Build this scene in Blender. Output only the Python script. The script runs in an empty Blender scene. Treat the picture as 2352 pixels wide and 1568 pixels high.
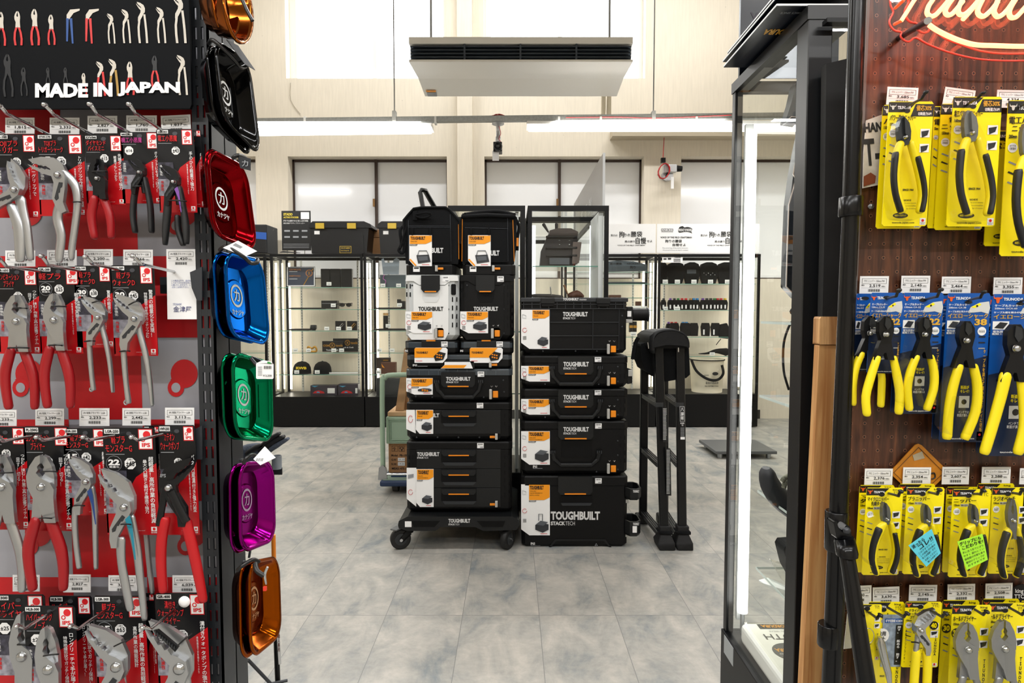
import bpy, bmesh, math, random
from mathutils import Vector, Matrix, Euler
random.seed(7)
SC = bpy.context.scene
COL = SC.collection
# ---------------------------------------------------------------- camera
F = 1380.0
PITCH = math.atan(68.0 / F)
cam_d = bpy.data.cameras.new('camera')
cam_d.sensor_width = 36.0
cam_d.lens = 36.0 * F / 2352.0
cam_d.clip_start = 0.05
cam = bpy.data.objects.new('camera', cam_d)
cam.location = (0, 0, 1.2)
cam.rotation_euler = (math.pi / 2 - PITCH, 0, 0)
COL.objects.link(cam)
SC.camera = cam
# ---------------------------------------------------------------- world, exposure
w = bpy.data.worlds.new('daylight'); SC.world = w; w.use_nodes = True
bgn = w.node_tree.nodes['Background']
bgn.inputs[0].default_value = (0.93, 0.97, 1.0, 1); bgn.inputs[1].default_value = 7.0
SC.view_settings.view_transform = 'Standard'
SC.view_settings.look = 'None'
SC.view_settings.exposure = 0.0
SC.view_settings.gamma = 1.0
SC.view_settings.use_curve_mapping = False
cy = SC.cycles
cy.max_bounces = 9; cy.diffuse_bounces = 3; cy.glossy_bounces = 4; cy.transmission_bounces = 6
cy.transparent_max_bounces = 28
cy.caustics_reflective = False; cy.caustics_refractive = False
cy.sample_clamp_indirect = 4.0
cy.use_denoising = True

def area(name, loc, sx, sy, power, rot=(0, 0, 0), col=(1, 0.99, 0.975)):
    l = bpy.data.lights.new(name, 'AREA'); l.shape = 'RECTANGLE'; l.size = sx; l.size_y = sy
    l.energy = power; l.color = col
    o = bpy.data.objects.new(name, l); o.location = loc; o.rotation_euler = rot; COL.objects.link(o)
    return o
# fluorescent rows and an added high row; only the first two have lamp tubes
for i, (lx, ly, lz, pw) in enumerate([
        (-1.3, 4.5, 2.60, 42), (0.95, 4.5, 2.60, 46), (-2.9, 5.2, 2.9, 30), (2.7, 5.2, 2.9, 40),
        (-1.9, 5.3, 5.3, 50), (0.0, 5.3, 5.3, 50), (1.9, 5.3, 5.3, 50),  # added high row, out of view, to brighten the back wall
        (-1.6, 2.1, 2.9, 22), (0.0, 2.1, 2.9, 16), (1.6, 2.1, 2.9, 22),
        (-1.7, 0.3, 2.9, 20), (0.0, 0.3, 2.9, 14), (1.7, 0.3, 2.9, 20),
        (-1.5, -1.2, 2.9, 46), (0, -1.2, 2.9, 32), (1.5, -1.2, 2.9, 46)]):
    area('tube_and_fill_light', (lx, ly, lz), 1.25, 0.12, pw)

# ---------------------------------------------------------------- helpers
CT, ST = math.cos(PITCH), math.sin(PITCH)
def U(px, py, Y):
    """world point at depth Y seen at pixel (px, py) of the 2352x1568 photograph"""
    a = (px - 1176.0) / F; b = (784.0 - py) / F
    dy = CT + b * ST; dz = -ST + b * CT
    k = Y / dy
    return Vector((a * k, Y, 1.2 + dz * k))
def X_(px, Y): return U(px, 716, Y).x
def Z_(py, Y): return U(1176, py, Y).z

def lin(h):
    h = h.lstrip('#'); r = []
    for i in (0, 2, 4):
        c = int(h[i:i + 2], 16) / 255.0
        r.append(c / 12.92 if c <= 0.04045 else ((c + 0.055) / 1.055) ** 2.4)
    return (*r, 1)
MATS = {}
def mt(name, h, r=0.5, m=0.0, n=0.0, ns=30.0, b=0.0, bs=200.0, em=0.0, coat=0.0, spec=0.5):
    if name in MATS: return MATS[name]
    M = bpy.data.materials.new(name); M.use_nodes = True; MATS[name] = M
    nt = M.node_tree; p = nt.nodes['Principled BSDF']
    c = lin(h)
    p.inputs['Base Color'].default_value = c
    p.inputs['Roughness'].default_value = r; p.inputs['Metallic'].default_value = m
    p.inputs['Specular IOR Level'].default_value = spec
    if coat: p.inputs['Coat Weight'].default_value = coat; p.inputs['Coat Roughness'].default_value = 0.08
    if em:
        p.inputs['Emission Color'].default_value = c; p.inputs['Emission Strength'].default_value = em
    if n or b:
        tc = nt.nodes.new('ShaderNodeTexCoord')
    if n:
        no = nt.nodes.new('ShaderNodeTexNoise'); no.inputs['Scale'].default_value = ns; no.inputs['Detail'].default_value = 4
        nt.links.new(tc.outputs['Object'], no.inputs['Vector'])
        mr = nt.nodes.new('ShaderNodeMapRange'); mr.inputs[1].default_value = 0.3; mr.inputs[2].default_value = 0.7
        mr.inputs[3].default_value = 1 - n; mr.inputs[4].default_value = 1 + n
        nt.links.new(no.outputs['Fac'], mr.inputs[0])
        vm = nt.nodes.new('ShaderNodeVectorMath'); vm.operation = 'SCALE'; vm.inputs[0].default_value = c[:3]
        nt.links.new(mr.outputs[0], vm.inputs['Scale']); nt.links.new(vm.outputs[0], p.inputs['Base Color'])
    if b:
        n2 = nt.nodes.new('ShaderNodeTexNoise'); n2.inputs['Scale'].default_value = bs; n2.inputs['Detail'].default_value = 3
        nt.links.new(tc.outputs['Object'], n2.inputs['Vector'])
        bp = nt.nodes.new('ShaderNodeBump'); bp.inputs['Strength'].default_value = b; bp.inputs['Distance'].default_value = 0.002
        nt.links.new(n2.outputs['Fac'], bp.inputs['Height']); nt.links.new(bp.outputs[0], p.inputs['Normal'])
    return M
def glass(name, tint='FFFFFF', refl=1.0, ior=1.45, rough=0.01, base=0.0):
    if name in MATS: return MATS[name]
    M = bpy.data.materials.new(name); M.use_nodes = True; MATS[name] = M
    nt = M.node_tree; nt.nodes.clear()
    out = nt.nodes.new('ShaderNodeOutputMaterial'); mix = nt.nodes.new('ShaderNodeMixShader')
    tr = nt.nodes.new('ShaderNodeBsdfTransparent'); tr.inputs[0].default_value = lin(tint)
    gl = nt.nodes.new('ShaderNodeBsdfGlossy'); gl.inputs['Roughness'].default_value = rough
    fr = nt.nodes.new('ShaderNodeFresnel'); fr.inputs[0].default_value = ior
    ma = nt.nodes.new('ShaderNodeMath'); ma.operation = 'MULTIPLY_ADD'; ma.inputs[1].default_value = refl; ma.inputs[2].default_value = base
    ma.use_clamp = True
    ge = nt.nodes.new('ShaderNodeNewGeometry'); bf = nt.nodes.new('ShaderNodeMath'); bf.operation = 'SUBTRACT'; bf.inputs[0].default_value = 1.0
    nt.links.new(ge.outputs['Backfacing'], bf.inputs[1]); mu = nt.nodes.new('ShaderNodeMath'); mu.operation = 'MULTIPLY'
    nt.links.new(fr.outputs[0], ma.inputs[0]); nt.links.new(ma.outputs[0], mu.inputs[0]); nt.links.new(bf.outputs[0], mu.inputs[1]); nt.links.new(mu.outputs[0], mix.inputs[0])
    nt.links.new(tr.outputs[0], mix.inputs[1]); nt.links.new(gl.outputs[0], mix.inputs[2]); nt.links.new(mix.outputs[0], out.inputs[0])
    return M

_TC = {}
def text_geo(s, bold=0.0, sp=1.0):
    k = (s, bold, sp)
    if k in _TC: return _TC[k]
    c = bpy.data.curves.new('t', 'FONT'); c.body = s; c.resolution_u = 2; c.offset = bold; c.align_x = 'CENTER'
    c.space_line = sp; c.fill_mode = 'FRONT' if hasattr(c, 'fill_mode') else c.fill_mode
    o = bpy.data.objects.new('t', c); COL.objects.link(o)
    dg = bpy.context.evaluated_depsgraph_get()
    me = bpy.data.meshes.new_from_object(o.evaluated_get(dg))
    vs = [(v.co.x, v.co.y) for v in me.vertices]; fs = [tuple(p.vertices) for p in me.polygons]
    bpy.data.objects.remove(o); bpy.data.curves.remove(c); bpy.data.meshes.remove(me)
    if vs:
        x0 = min(v[0] for v in vs); x1 = max(v[0] for v in vs); y0 = min(v[1] for v in vs); y1 = max(v[1] for v in vs)
        dx = max(x1 - x0, 1e-6); dy = max(y1 - y0, 1e-6)
        vs = [((x - x0) / dx, (y - y0) / dy) for x, y in vs]
        r = (vs, fs, dx, dy)
    else: r = (vs, fs, 1, 1)
    _TC[k] = r
    return r
def rr(x0, y0, x1, y1, r, n=4):
    """rounded rectangle outline (2D)"""
    P = []
    for cx, cy_, a0 in ((x1 - r, y0 + r, -90), (x1 - r, y1 - r, 0), (x0 + r, y1 - r, 90), (x0 + r, y0 + r, 180)):
        for i in range(n + 1):
            a = math.radians(a0 + 90.0 * i / n)
            P.append((cx + r * math.cos(a), cy_ + r * math.sin(a)))
    return P
def ell(cx, cy_, rx, ry=None, n=20, a0=0, a1=360):
    ry = rx if ry is None else ry
    m = n if a1 - a0 >= 360 else n + 1
    return [(cx + rx * math.cos(math.radians(a0 + (a1 - a0) * i / n)), cy_ + ry * math.sin(math.radians(a0 + (a1 - a0) * i / n))) for i in range(m)]

class MB:
    def __init__(s): s.v = []; s.f = []; s.m = []; s.sm = []; s.mats = []
    def mi(s, mat):
        if mat not in s.mats: s.mats.append(mat)
        return s.mats.index(mat)
    def add(s, vs, fs, mat, sm=False):
        o = len(s.v); s.v.extend(Vector(p) for p in vs); i = s.mi(mat)
        for f in fs: s.f.append(tuple(o + a for a in f)); s.m.append(i); s.sm.append(sm)
        return s
    def box(s, x0, x1, y0, y1, z0, z1, mat):
        x0, x1 = sorted((x0, x1)); y0, y1 = sorted((y0, y1)); z0, z1 = sorted((z0, z1))
        return s.add([(x0, y0, z0), (x1, y0, z0), (x1, y1, z0), (x0, y1, z0), (x0, y0, z1), (x1, y0, z1), (x1, y1, z1), (x0, y1, z1)],
              [(0, 3, 2, 1), (4, 5, 6, 7), (0, 1, 5, 4), (1, 2, 6, 5), (2, 3, 7, 6), (3, 0, 4, 7)], mat)
    def ext(s, front, off, mat, sm=False):
        """polygon (3D points) extruded by vector off"""
        n = len(front); off = Vector(off)
        vs = [Vector(p) for p in front] + [Vector(p) + off for p in front]
        fs = [tuple(range(n)), tuple(range(2 * n - 1, n - 1, -1))]
        s.add(vs, fs, mat)
        s.add(vs, [(i, i + n, (i + 1) % n + n, (i + 1) % n) for i in range(n)], mat, sm)
        return s
    def pp(s, pts, Y, d, mat, sm=False):
        """pixel polygon at depth Y extruded straight back by d metres"""
        return s.ext([U(x, y, Y) for x, y in pts], (0, d, 0), mat, sm)
    def pb(s, x0, y0, x1, y1, Y, d, mat):
        a = U(x0, y1, Y); b = U(x1, y0, Y)
        return s.box(a.x, b.x, Y, Y + d, a.z, b.z, mat)
    def fl(s, pts, Y, mat):
        """flat print: pixel polygon at depth Y, facing the shop front"""
        return s.add([U(x, y, Y) for x, y in pts], [tuple(range(len(pts)))], mat)
    def tube(s, pts, r, mat, n=8, cap=True, sq=None, sm=True):
        P = [Vector(p) for p in pts]; k = len(P)
        R = r if isinstance(r, (list, tuple)) else [r] * k
        ring = []; up = None
        for i in range(k):
            t = (P[min(i + 1, k - 1)] - P[max(i - 1, 0)])
            t = t.normalized() if t.length > 1e-9 else Vector((0, 0, 1))
            if up is None:
                up = Vector((0, 1, 0)) if abs(t.y) < 0.9 else Vector((0, 0, 1))
            a = up - t * up.dot(t)
            a = a.normalized() if a.length > 1e-6 else t.orthogonal().normalized()
            up = a; b = t.cross(a)
            for j in range(n):
                an = 2 * math.pi * j / n
                ring.append(P[i] + b * (math.cos(an) * R[i]) + a * (math.sin(an) * (R[i] if sq is None else sq[i] if isinstance(sq, (list, tuple)) else sq)))
        fs = [(i * n + j, i * n + (j + 1) % n, (i + 1) * n + (j + 1) % n, (i + 1) * n + j) for i in range(k - 1) for j in range(n)]
        s.add(ring, fs, mat, sm)
        if cap:
            s.add(ring[:n], [tuple(range(n - 1, -1, -1))], mat); s.add(ring[-n:], [tuple(range(n))], mat)
        return s
    def limb(s, pts, Y, dep, mat, n=10, rnd=True):
        """handle: pixel points (x, y, width) swept in the plane Y, dep metres deep; rounded tips"""
        k = F / Y
        P = [U(p[0], p[1], Y) for p in pts]; R = [p[2] / 2.0 / k for p in pts]; D = [dep / 2.0] * len(P)
        Q = []; RR = []; DD = []
        if rnd:
            d = (P[0] - P[1]).normalized(); Q.append(P[0] + d * R[0] * 0.7); RR.append(R[0] * 0.45); DD.append(dep * 0.3)
        for i in range(len(P)): Q.append(P[i]); RR.append(R[i]); DD.append(D[i])
        if rnd:
            d = (P[-1] - P[-2]).normalized(); Q.append(P[-1] + d * R[-1] * 0.8); RR.append(R[-1] * 0.45); DD.append(dep * 0.3)
        # smooth with Catmull-Rom
        N = len(Q); q2 = []; r2 = []; d2 = []
        for i in range(N - 1):
            p0, p1, p2, p3 = Q[max(i - 1, 0)], Q[i], Q[i + 1], Q[min(i + 2, N - 1)]
            for t in (0.0, 0.33, 0.66):
                q2.append(0.5 * ((2 * p1) + (p2 - p0) * t + (2 * p0 - 5 * p1 + 4 * p2 - p3) * t * t + (3 * p1 - 3 * p2 + p3 - p0) * t ** 3))
                r2.append(RR[i] * (1 - t) + RR[i + 1] * t); d2.append(DD[i] * (1 - t) + DD[i + 1] * t)
        q2.append(Q[-1]); r2.append(RR[-1]); d2.append(DD[-1])
        return s.tube(q2, r2, mat, n=n, sq=d2)
    def cyl(s, c, d, r, mat, n=20, r2=None, cap=True):
        c = Vector(c); d = Vector(d)
        return s.tube([c, c + d], [r, r if r2 is None else r2], mat, n=n, cap=cap)
    def lathe(s, c, prof, mat, n=20, axis='z', sm=True):
        c = Vector(c); vs = []; k = len(prof)
        for r, h in prof:
            for j in range(n):
                a = 2 * math.pi * j / n
                if axis == 'z': vs.append(c + Vector((r * math.cos(a), r * math.sin(a), h)))
                else: vs.append(c + Vector((r * math.cos(a), h, r * math.sin(a))))
        fs = [(i * n + j, i * n + (j + 1) % n, (i + 1) * n + (j + 1) % n, (i + 1) * n + j) for i in range(k - 1) for j in range(n)]
        fs.append(tuple(range(n))); fs.append(tuple((k - 1) * n + j for j in range(n)))
        return s.add(vs, fs, mat, sm)
    def tx(s, t, fn, mat, bold=0.02, sp=1.0):
        cjk = any(ord(ch) > 0x2000 for ch in t); dbl = bold >= (.02 if cjk else .06)
        vs, fs, dx, dy = text_geo(t, 0.004 if cjk else min(bold, .045), sp)
        if vs:
            for k in ((-.5, .5) if dbl else (0,)):
                e = .035 / dx * (k if cjk else k * .8); off = Vector((0, 0, 0))
                if k > 0:
                    a = fn(0, 0); off = (fn(1, 0) - a).cross(fn(0, 1) - a).normalized()
                    if off.dot(cam.location - a) < 0: off = -off
                    off = off * 0.0003 * max(1, a.y * .6)
                s.add([fn(u + e, v) + off for u, v in vs], fs, mat)
        return s
    def tp(s, t, x0, y0, x1, y1, Y, mat, bold=0.02, lean=0.0, sp=1.0, rot=0.0):
        """writing stretched into the pixel box (x0, y0)-(x1, y1) at depth Y"""
        cx, cy_ = (x0 + x1) / 2, (y0 + y1) / 2; c, sn = math.cos(rot), math.sin(rot)
        def fn(u, v):
            x = x0 + u * (x1 - x0) - cx; y = y1 - v * (y1 - y0) - cy_
            x += lean * y
            return U(cx + x * c - y * sn, cy_ + x * sn + y * c, Y)
        return s.tx(t, fn, mat, bold, sp)
    def obj(s, name, parent=None, bevel=0.0, seg=2, solid=0.0, at=None, ang=35):
        me = bpy.data.meshes.new(name)
        o0 = WLD.get(parent.name, Vector((0, 0, 0))) if parent else Vector(at) if at is not None else Vector((0, 0, 0))
        me.from_pydata([v - o0 for v in s.v], [], s.f); me.update()
        if bevel or any('lass' in m_.name or 'blister' in m_.name or 'acrylic' in m_.name for m_ in s.mats):
            bm = bmesh.new(); bm.from_mesh(me); bmesh.ops.recalc_face_normals(bm, faces=bm.faces); bm.to_mesh(me); bm.free()
        for m_ in s.mats: me.materials.append(m_)
        me.polygons.foreach_set('material_index', s.m); me.polygons.foreach_set('use_smooth', s.sm)
        o = bpy.data.objects.new(name, me); COL.objects.link(o)
        if parent: o.parent = parent; WLD[o.name] = o0
        else: o.location = o0; WLD[o.name] = o0
        if solid:
            md = o.modifiers.new('s', 'SOLIDIFY'); md.thickness = solid; md.offset = 0
        if bevel:
            md = o.modifiers.new('b', 'BEVEL'); md.width = bevel; md.segments = seg; md.limit_method = 'ANGLE'; md.angle_limit = math.radians(ang)
            md.use_clamp_overlap = True
        return o
WLD = {}
def thing(name, label, cat, p, group=None):
    o = bpy.data.objects.new(name, None); o.empty_display_size = 0.05; o.location = p; COL.objects.link(o)
    o['label'] = label; o['category'] = cat
    if group: o['group'] = group
    WLD[o.name] = Vector(p)
    return o
def tag(o, label, cat, group=None):
    o['label'] = label; o['category'] = cat
    if group: o['group'] = group
    return o
def structure(o): o['kind'] = 'structure'; return o
def cr(P, n=6, closed=False):
    """Catmull-Rom through points (tuples of any size)"""
    P = [Vector(p) for p in P]; N = len(P); out = []
    rng = range(N) if closed else range(N - 1)
    for i in rng:
        g = (lambda j: P[j % N]) if closed else (lambda j: P[min(max(j, 0), N - 1)])
        p0, p1, p2, p3 = g(i - 1), g(i), g(i + 1), g(i + 2)
        for k in range(n):
            t = k / n
            out.append(0.5 * ((2 * p1) + (p2 - p0) * t + (2 * p0 - 5 * p1 + 4 * p2 - p3) * t * t + (3 * p1 - 3 * p2 + p3 - p0) * t ** 3))
    if not closed: out.append(P[-1])
    return out
# ---------------------------------------------------------------- common materials
WHITE = mt('white_card', 'F2F2F2', 0.5)
INK = mt('black_ink', '0B0B0C', 0.6)
BLK = mt('black_frame_metal', '08090B', 0.4, 0.0, spec=.25)
ORG = mt('orange_print', 'F59A0A', 0.45)
GLS = glass('clear_glass', 'FDFEFD', 0.9)
GLS_EDGE = mt('glass_edge_green', '6FA393', 0.15)
CHROME = mt('chrome_steel', 'C9CACC', 0.18, 1.0)
STEEL = mt('satin_steel', 'A9ACAF', 0.38, 1.0)
RED = mt('red_print', 'D0121B', 0.45)
GREY = mt('grey_print', '8F9296', 0.5)
LED = mt('led_strip_white', 'FFF6E6', 0.5, em=9.0)
TUBE = mt('fluorescent_tube', 'FFFDF6', 0.5, em=7.0)

# ---------------------------------------------------------------- floor
def floor_mat():
    M = bpy.data.materials.new('concrete_look_vinyl_tiles'); M.use_nodes = True
    nt = M.node_tree; p = nt.nodes['Principled BSDF']; L = nt.links; N = nt.nodes.new
    tc = N('ShaderNodeTexCoord')
    mp = N('ShaderNodeMapping'); mp.inputs['Location'].default_value = (-2.325 + 0.609 * 8 + 0.0, 0.196 + 0.3035 * 20, 0)
    mp.inputs['Rotation'].default_value = (0, 0, 0)
    sw = N('ShaderNodeSeparateXYZ'); cb = N('ShaderNodeCombineXYZ')
    L.new(tc.outputs['Object'], sw.inputs[0]); L.new(sw.outputs['Y'], cb.inputs['X']); L.new(sw.outputs['X'], cb.inputs['Y'])
    L.new(cb.outputs[0], mp.inputs[0])
    br = N('ShaderNodeTexBrick'); br.offset = 0.0; br.squash = 1.0
    br.inputs['Scale'].default_value = 1.0; br.inputs['Brick Width'].default_value = 0.609; br.inputs['Row Height'].default_value = 0.3035
    br.inputs['Mortar Size'].default_value = 0.0012; br.inputs['Mortar Smooth'].default_value = 0.3; br.inputs['Bias'].default_value = 0
    br.inputs['Color1'].default_value = (0, 0, 0, 1); br.inputs['Color2'].default_value = (1, 1, 1, 1)
    L.new(mp.outputs[0], br.inputs[0])
    # per-tile offset so each tile has its own cloud pattern
    sc = N('ShaderNodeVectorMath'); sc.operation = 'SCALE'; sc.inputs['Scale'].default_value = 37.0
    L.new(br.outputs['Color'], sc.inputs[0])
    ad = N('ShaderNodeVectorMath'); ad.operation = 'ADD'; L.new(tc.outputs['Object'], ad.inputs[0]); L.new(sc.outputs[0], ad.inputs[1])
    st = N('ShaderNodeMapping'); st.inputs['Scale'].default_value = (1.0, 0.62, 1.0); L.new(ad.outputs[0], st.inputs[0])
    n1 = N('ShaderNodeTexNoise'); n1.inputs['Scale'].default_value = 7; n1.inputs['Detail'].default_value = 8; n1.inputs['Roughness'].default_value = 0.66
    n1.inputs['Distortion'].default_value = 0.5
    n2 = N('ShaderNodeTexNoise'); n2.inputs['Scale'].default_value = 34; n2.inputs['Detail'].default_value = 8; n2.inputs['Roughness'].default_value = 0.7
    st2 = N('ShaderNodeMapping'); st2.inputs['Scale'].default_value = (0.9, 1.5, 1.0); L.new(ad.outputs[0], st2.inputs[0])
    L.new(st.outputs[0], n1.inputs['Vector']); L.new(st2.outputs[0], n2.inputs['Vector'])
    r1 = N('ShaderNodeValToRGB'); e = r1.color_ramp.elements
    e[0].position = 0.28; e[0].color = lin('6F787D'); e[1].position = 0.66; e[1].color = lin('B3AEA6')
    m = e.new(0.45); m.color = lin('989792')
    L.new(n1.outputs['Fac'], r1.inputs[0])
    r2 = N('ShaderNodeMapRange'); r2.inputs[1].default_value = 0.3; r2.inputs[2].default_value = 0.7; r2.inputs[3].default_value = 0.9; r2.inputs[4].default_value = 1.09
    L.new(n2.outputs['Fac'], r2.inputs[0])
    v = N('ShaderNodeVectorMath'); v.operation = 'SCALE'; L.new(r1.outputs[0], v.inputs[0]); L.new(r2.outputs[0], v.inputs['Scale'])
    mx = N('ShaderNodeMix'); mx.data_type = 'RGBA'; L.new(br.outputs['Fac'], mx.inputs['Factor']); L.new(v.outputs[0], mx.inputs['A'])
    mx.inputs['B'].default_value = lin('6F716F')
    L.new(mx.outputs['Result'], p.inputs['Base Color'])
    p.inputs['Roughness'].default_value = 0.42
    bp = N('ShaderNodeBump'); bp.inputs['Strength'].default_value = 0.12; bp.inputs['Distance'].default_value = 0.001
    L.new(n2.outputs['Fac'], bp.inputs['Height']); L.new(bp.outputs[0], p.inputs['Normal'])
    return M
structure(MB().box(-4.2, 4.2, -3.2, 7.1, -0.1, 0, floor_mat()).obj('floor'))
def wall_mat(name, h, vs=1.0):
    M = bpy.data.materials.new(name); M.use_nodes = True
    nt = M.node_tree; p = nt.nodes['Principled BSDF']; L = nt.links; N = nt.nodes.new
    tc = N('ShaderNodeTexCoord'); mp = N('ShaderNodeMapping'); mp.inputs['Scale'].default_value = (9, 9, 0.7); L.new(tc.outputs['Object'], mp.inputs[0])
    n1 = N('ShaderNodeTexNoise'); n1.inputs['Scale'].default_value = 6; n1.inputs['Detail'].default_value = 5; L.new(mp.outputs[0], n1.inputs['Vector'])
    n2 = N('ShaderNodeTexNoise'); n2.inputs['Scale'].default_value = 1.3; n2.inputs['Detail'].default_value = 5; L.new(tc.outputs['Object'], n2.inputs['Vector'])
    vo = N('ShaderNodeTexVoronoi'); vo.inputs['Scale'].default_value = 7.0; L.new(tc.outputs['Object'], vo.inputs['Vector'])
    lt = N('ShaderNodeMath'); lt.operation = 'LESS_THAN'; lt.inputs[1].default_value = 0.035; L.new(vo.outputs['Distance'], lt.inputs[0])
    a = N('ShaderNodeMath'); a.operation = 'ADD'; L.new(n1.outputs['Fac'], a.inputs[0]); L.new(n2.outputs['Fac'], a.inputs[1])
    mr = N('ShaderNodeMapRange'); mr.inputs[1].default_value = 0.7; mr.inputs[2].default_value = 1.3; mr.inputs[3].default_value = 1 - 0.07 * vs; mr.inputs[4].default_value = 1 + 0.05 * vs
    L.new(a.outputs[0], mr.inputs[0])
    sb = N('ShaderNodeMath'); sb.operation = 'MULTIPLY_ADD'; sb.inputs[1].default_value = -0.22; L.new(lt.outputs[0], sb.inputs[0]); L.new(mr.outputs[0], sb.inputs[2])
    v = N('ShaderNodeVectorMath'); v.operation = 'SCALE'; v.inputs[0].default_value = lin(h)[:3]; L.new(sb.outputs[0], v.inputs['Scale'])
    L.new(v.outputs[0], p.inputs['Base Color']); p.inputs['Roughness'].default_value = 0.85
    bp = N('ShaderNodeBump'); bp.inputs['Strength'].default_value = 0.25; bp.inputs['Distance'].default_value = 0.003
    L.new(n1.outputs['Fac'], bp.inputs['Height']); L.new(bp.outputs[0], p.inputs['Normal'])
    return M
WALL = wall_mat('cream_concrete_wall', 'E6DDCC')
WY = 6.72
# rear wall cut around the windows: columns of pixels at the wall plane
def wall_back():
    mb = MB()
    TOP = 5.4
    cols = [(-4.2, X_(470, WY), None, None)]
    ops = [  # (x0,x1,low window top, low bottom, high window bottom, high top) in pixels
        (470, 594, 'low'), (667, 1028, 'both'), (1113, 1476, 'both'), (1560, 1900, 'low')]
    lowT, lowB = Z_(359, WY), Z_(640, WY)
    hiB, hiT = Z_(180, WY), Z_(-40, WY)
    x = -4.2
    for a, b, k in ops:
        xa, xb = X_(a, WY), X_(b, WY)
        mb.box(x, xa, WY, WY + 0.3, 0, TOP, WALL)
        mb.box(xa, xb, WY, WY + 0.3, 0, lowB, WALL)
        if k == 'both':
            mb.box(xa, xb, WY, WY + 0.3, lowT, hiB, WALL); mb.box(xa, xb, WY, WY + 0.3, hiT, TOP, WALL)
        else: mb.box(xa, xb, WY, WY + 0.3, lowT, TOP, WALL)
        x = xb
    mb.box(x, 4.2, WY, WY + 0.3, 0, TOP, WALL)
    o = structure(mb.obj('wall_back'))
    # pilasters
    structure(MB().box(X_(1052, 6.62), X_(1086, 6.62), 6.62, WY, 0, TOP, WALL).obj('trim_2'))
    structure(MB().box(X_(1398, WY), 4.2, WY - 0.16, WY, Z_(322, WY), Z_(303, WY), mt('beige_trim_paint', 'BDB29C', 0.6)).obj('trim_1'))
    fr = mt('brown_window_frame', '3A2A22', 0.4); wf = mt('white_window_frame', 'E8E4DC', 0.4)
    film = mt('white_frosted_film', 'F6F7F9', 0.14, spec=0.6)
    sky = glass('window_glass', 'FFFFFF', 0.6)
    n = 1
    for a, b, k in ops:
        xa, xb = X_(a, WY), X_(b, WY); yy = WY + 0.16
        r = structure(bpy.data.objects.new('window_%d' % n, None)); COL.objects.link(r); n += 1
        z0, z1 = lowB, lowT - .001
        m = MB(); t = 0.02; xm = {667: X_(861, WY), 1113: X_(1286, WY)}.get(a, (xa + xb) / 2)
        m.box(xa, xb, yy - 0.02, yy + 0.03, z1 - t * 1.3, z1, fr).box(xa, xb, yy - 0.02, yy + 0.03, z0, z0 + t, fr)
        m.box(xa, xa + t, yy - 0.02, yy + 0.03, z0, z1, fr).box(xb - t, xb, yy - 0.02, yy + 0.03, z0, z1, fr).box(xm - 0.016, xm + 0.016, yy - 0.03, yy + 0.03, z0, z1, fr)
        m.obj('window_frame', r)
        MB().box(xa + t, xb - t, yy, yy + 0.01, z0 + t, z1 - t, film).obj('window_pane', r)
        if k == 'low': MB().box(xm - 0.03, xm - 0.012, yy - 0.05, yy - 0.02, Z_(470, WY), Z_(455, WY), fr).obj('window_latch', r)
        else: MB().box(xm - 0.035, xm - 0.012, yy - 0.05, yy - 0.025, Z_(470, WY), Z_(452, WY), mt('brass_latch', '8A6A45', 0.35, 0.8)).obj('window_latch', r)
        if k == 'both':
            r = structure(bpy.data.objects.new('window_%d' % n, None)); COL.objects.link(r); n += 1
            xa = X_(a, WY)
            m = MB(); t = 0.045
            m.box(xa, xb, yy - 0.02, yy + 0.03, hiB, hiB + t, wf).box(xa, xb, yy - 0.02, yy + 0.03, hiT - t, hiT, wf)
            m.box(xa, xa + 0.07, yy - 0.02, yy + 0.03, hiB, hiT, wf).box(xb - t, xb, yy - 0.02, yy + 0.03, hiB, hiT, wf).box(xm - 0.02, xm + 0.02, yy - 0.03, yy + 0.03, hiB, hiT, wf)
            m.obj('window_frame', r)
            MB().box(xa + t, xb - t, yy, yy + 0.01, hiB + t, hiT - t, sky).obj('window_pane', r)
wall_back()
W2 = wall_mat('cream_side_wall', 'D9CFBE')
structure(MB().box(-4.35, -4.2, -3.2, 7.02, 0, 5.4, W2).obj('wall_left'))
structure(MB().box(4.2, 4.35, -3.2, 7.02, 0, 5.4, W2).obj('wall_right'))
structure(MB().box(-4.35, 4.35, -3.35, -3.2, 0, 5.4, W2).obj('wall_front'))
structure(MB().box(-4.35, 4.35, -3.35, 7.02, 5.4, 5.5, mt('white_ceiling', 'E6E4DF', 0.8)).obj('ceiling'))

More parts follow.
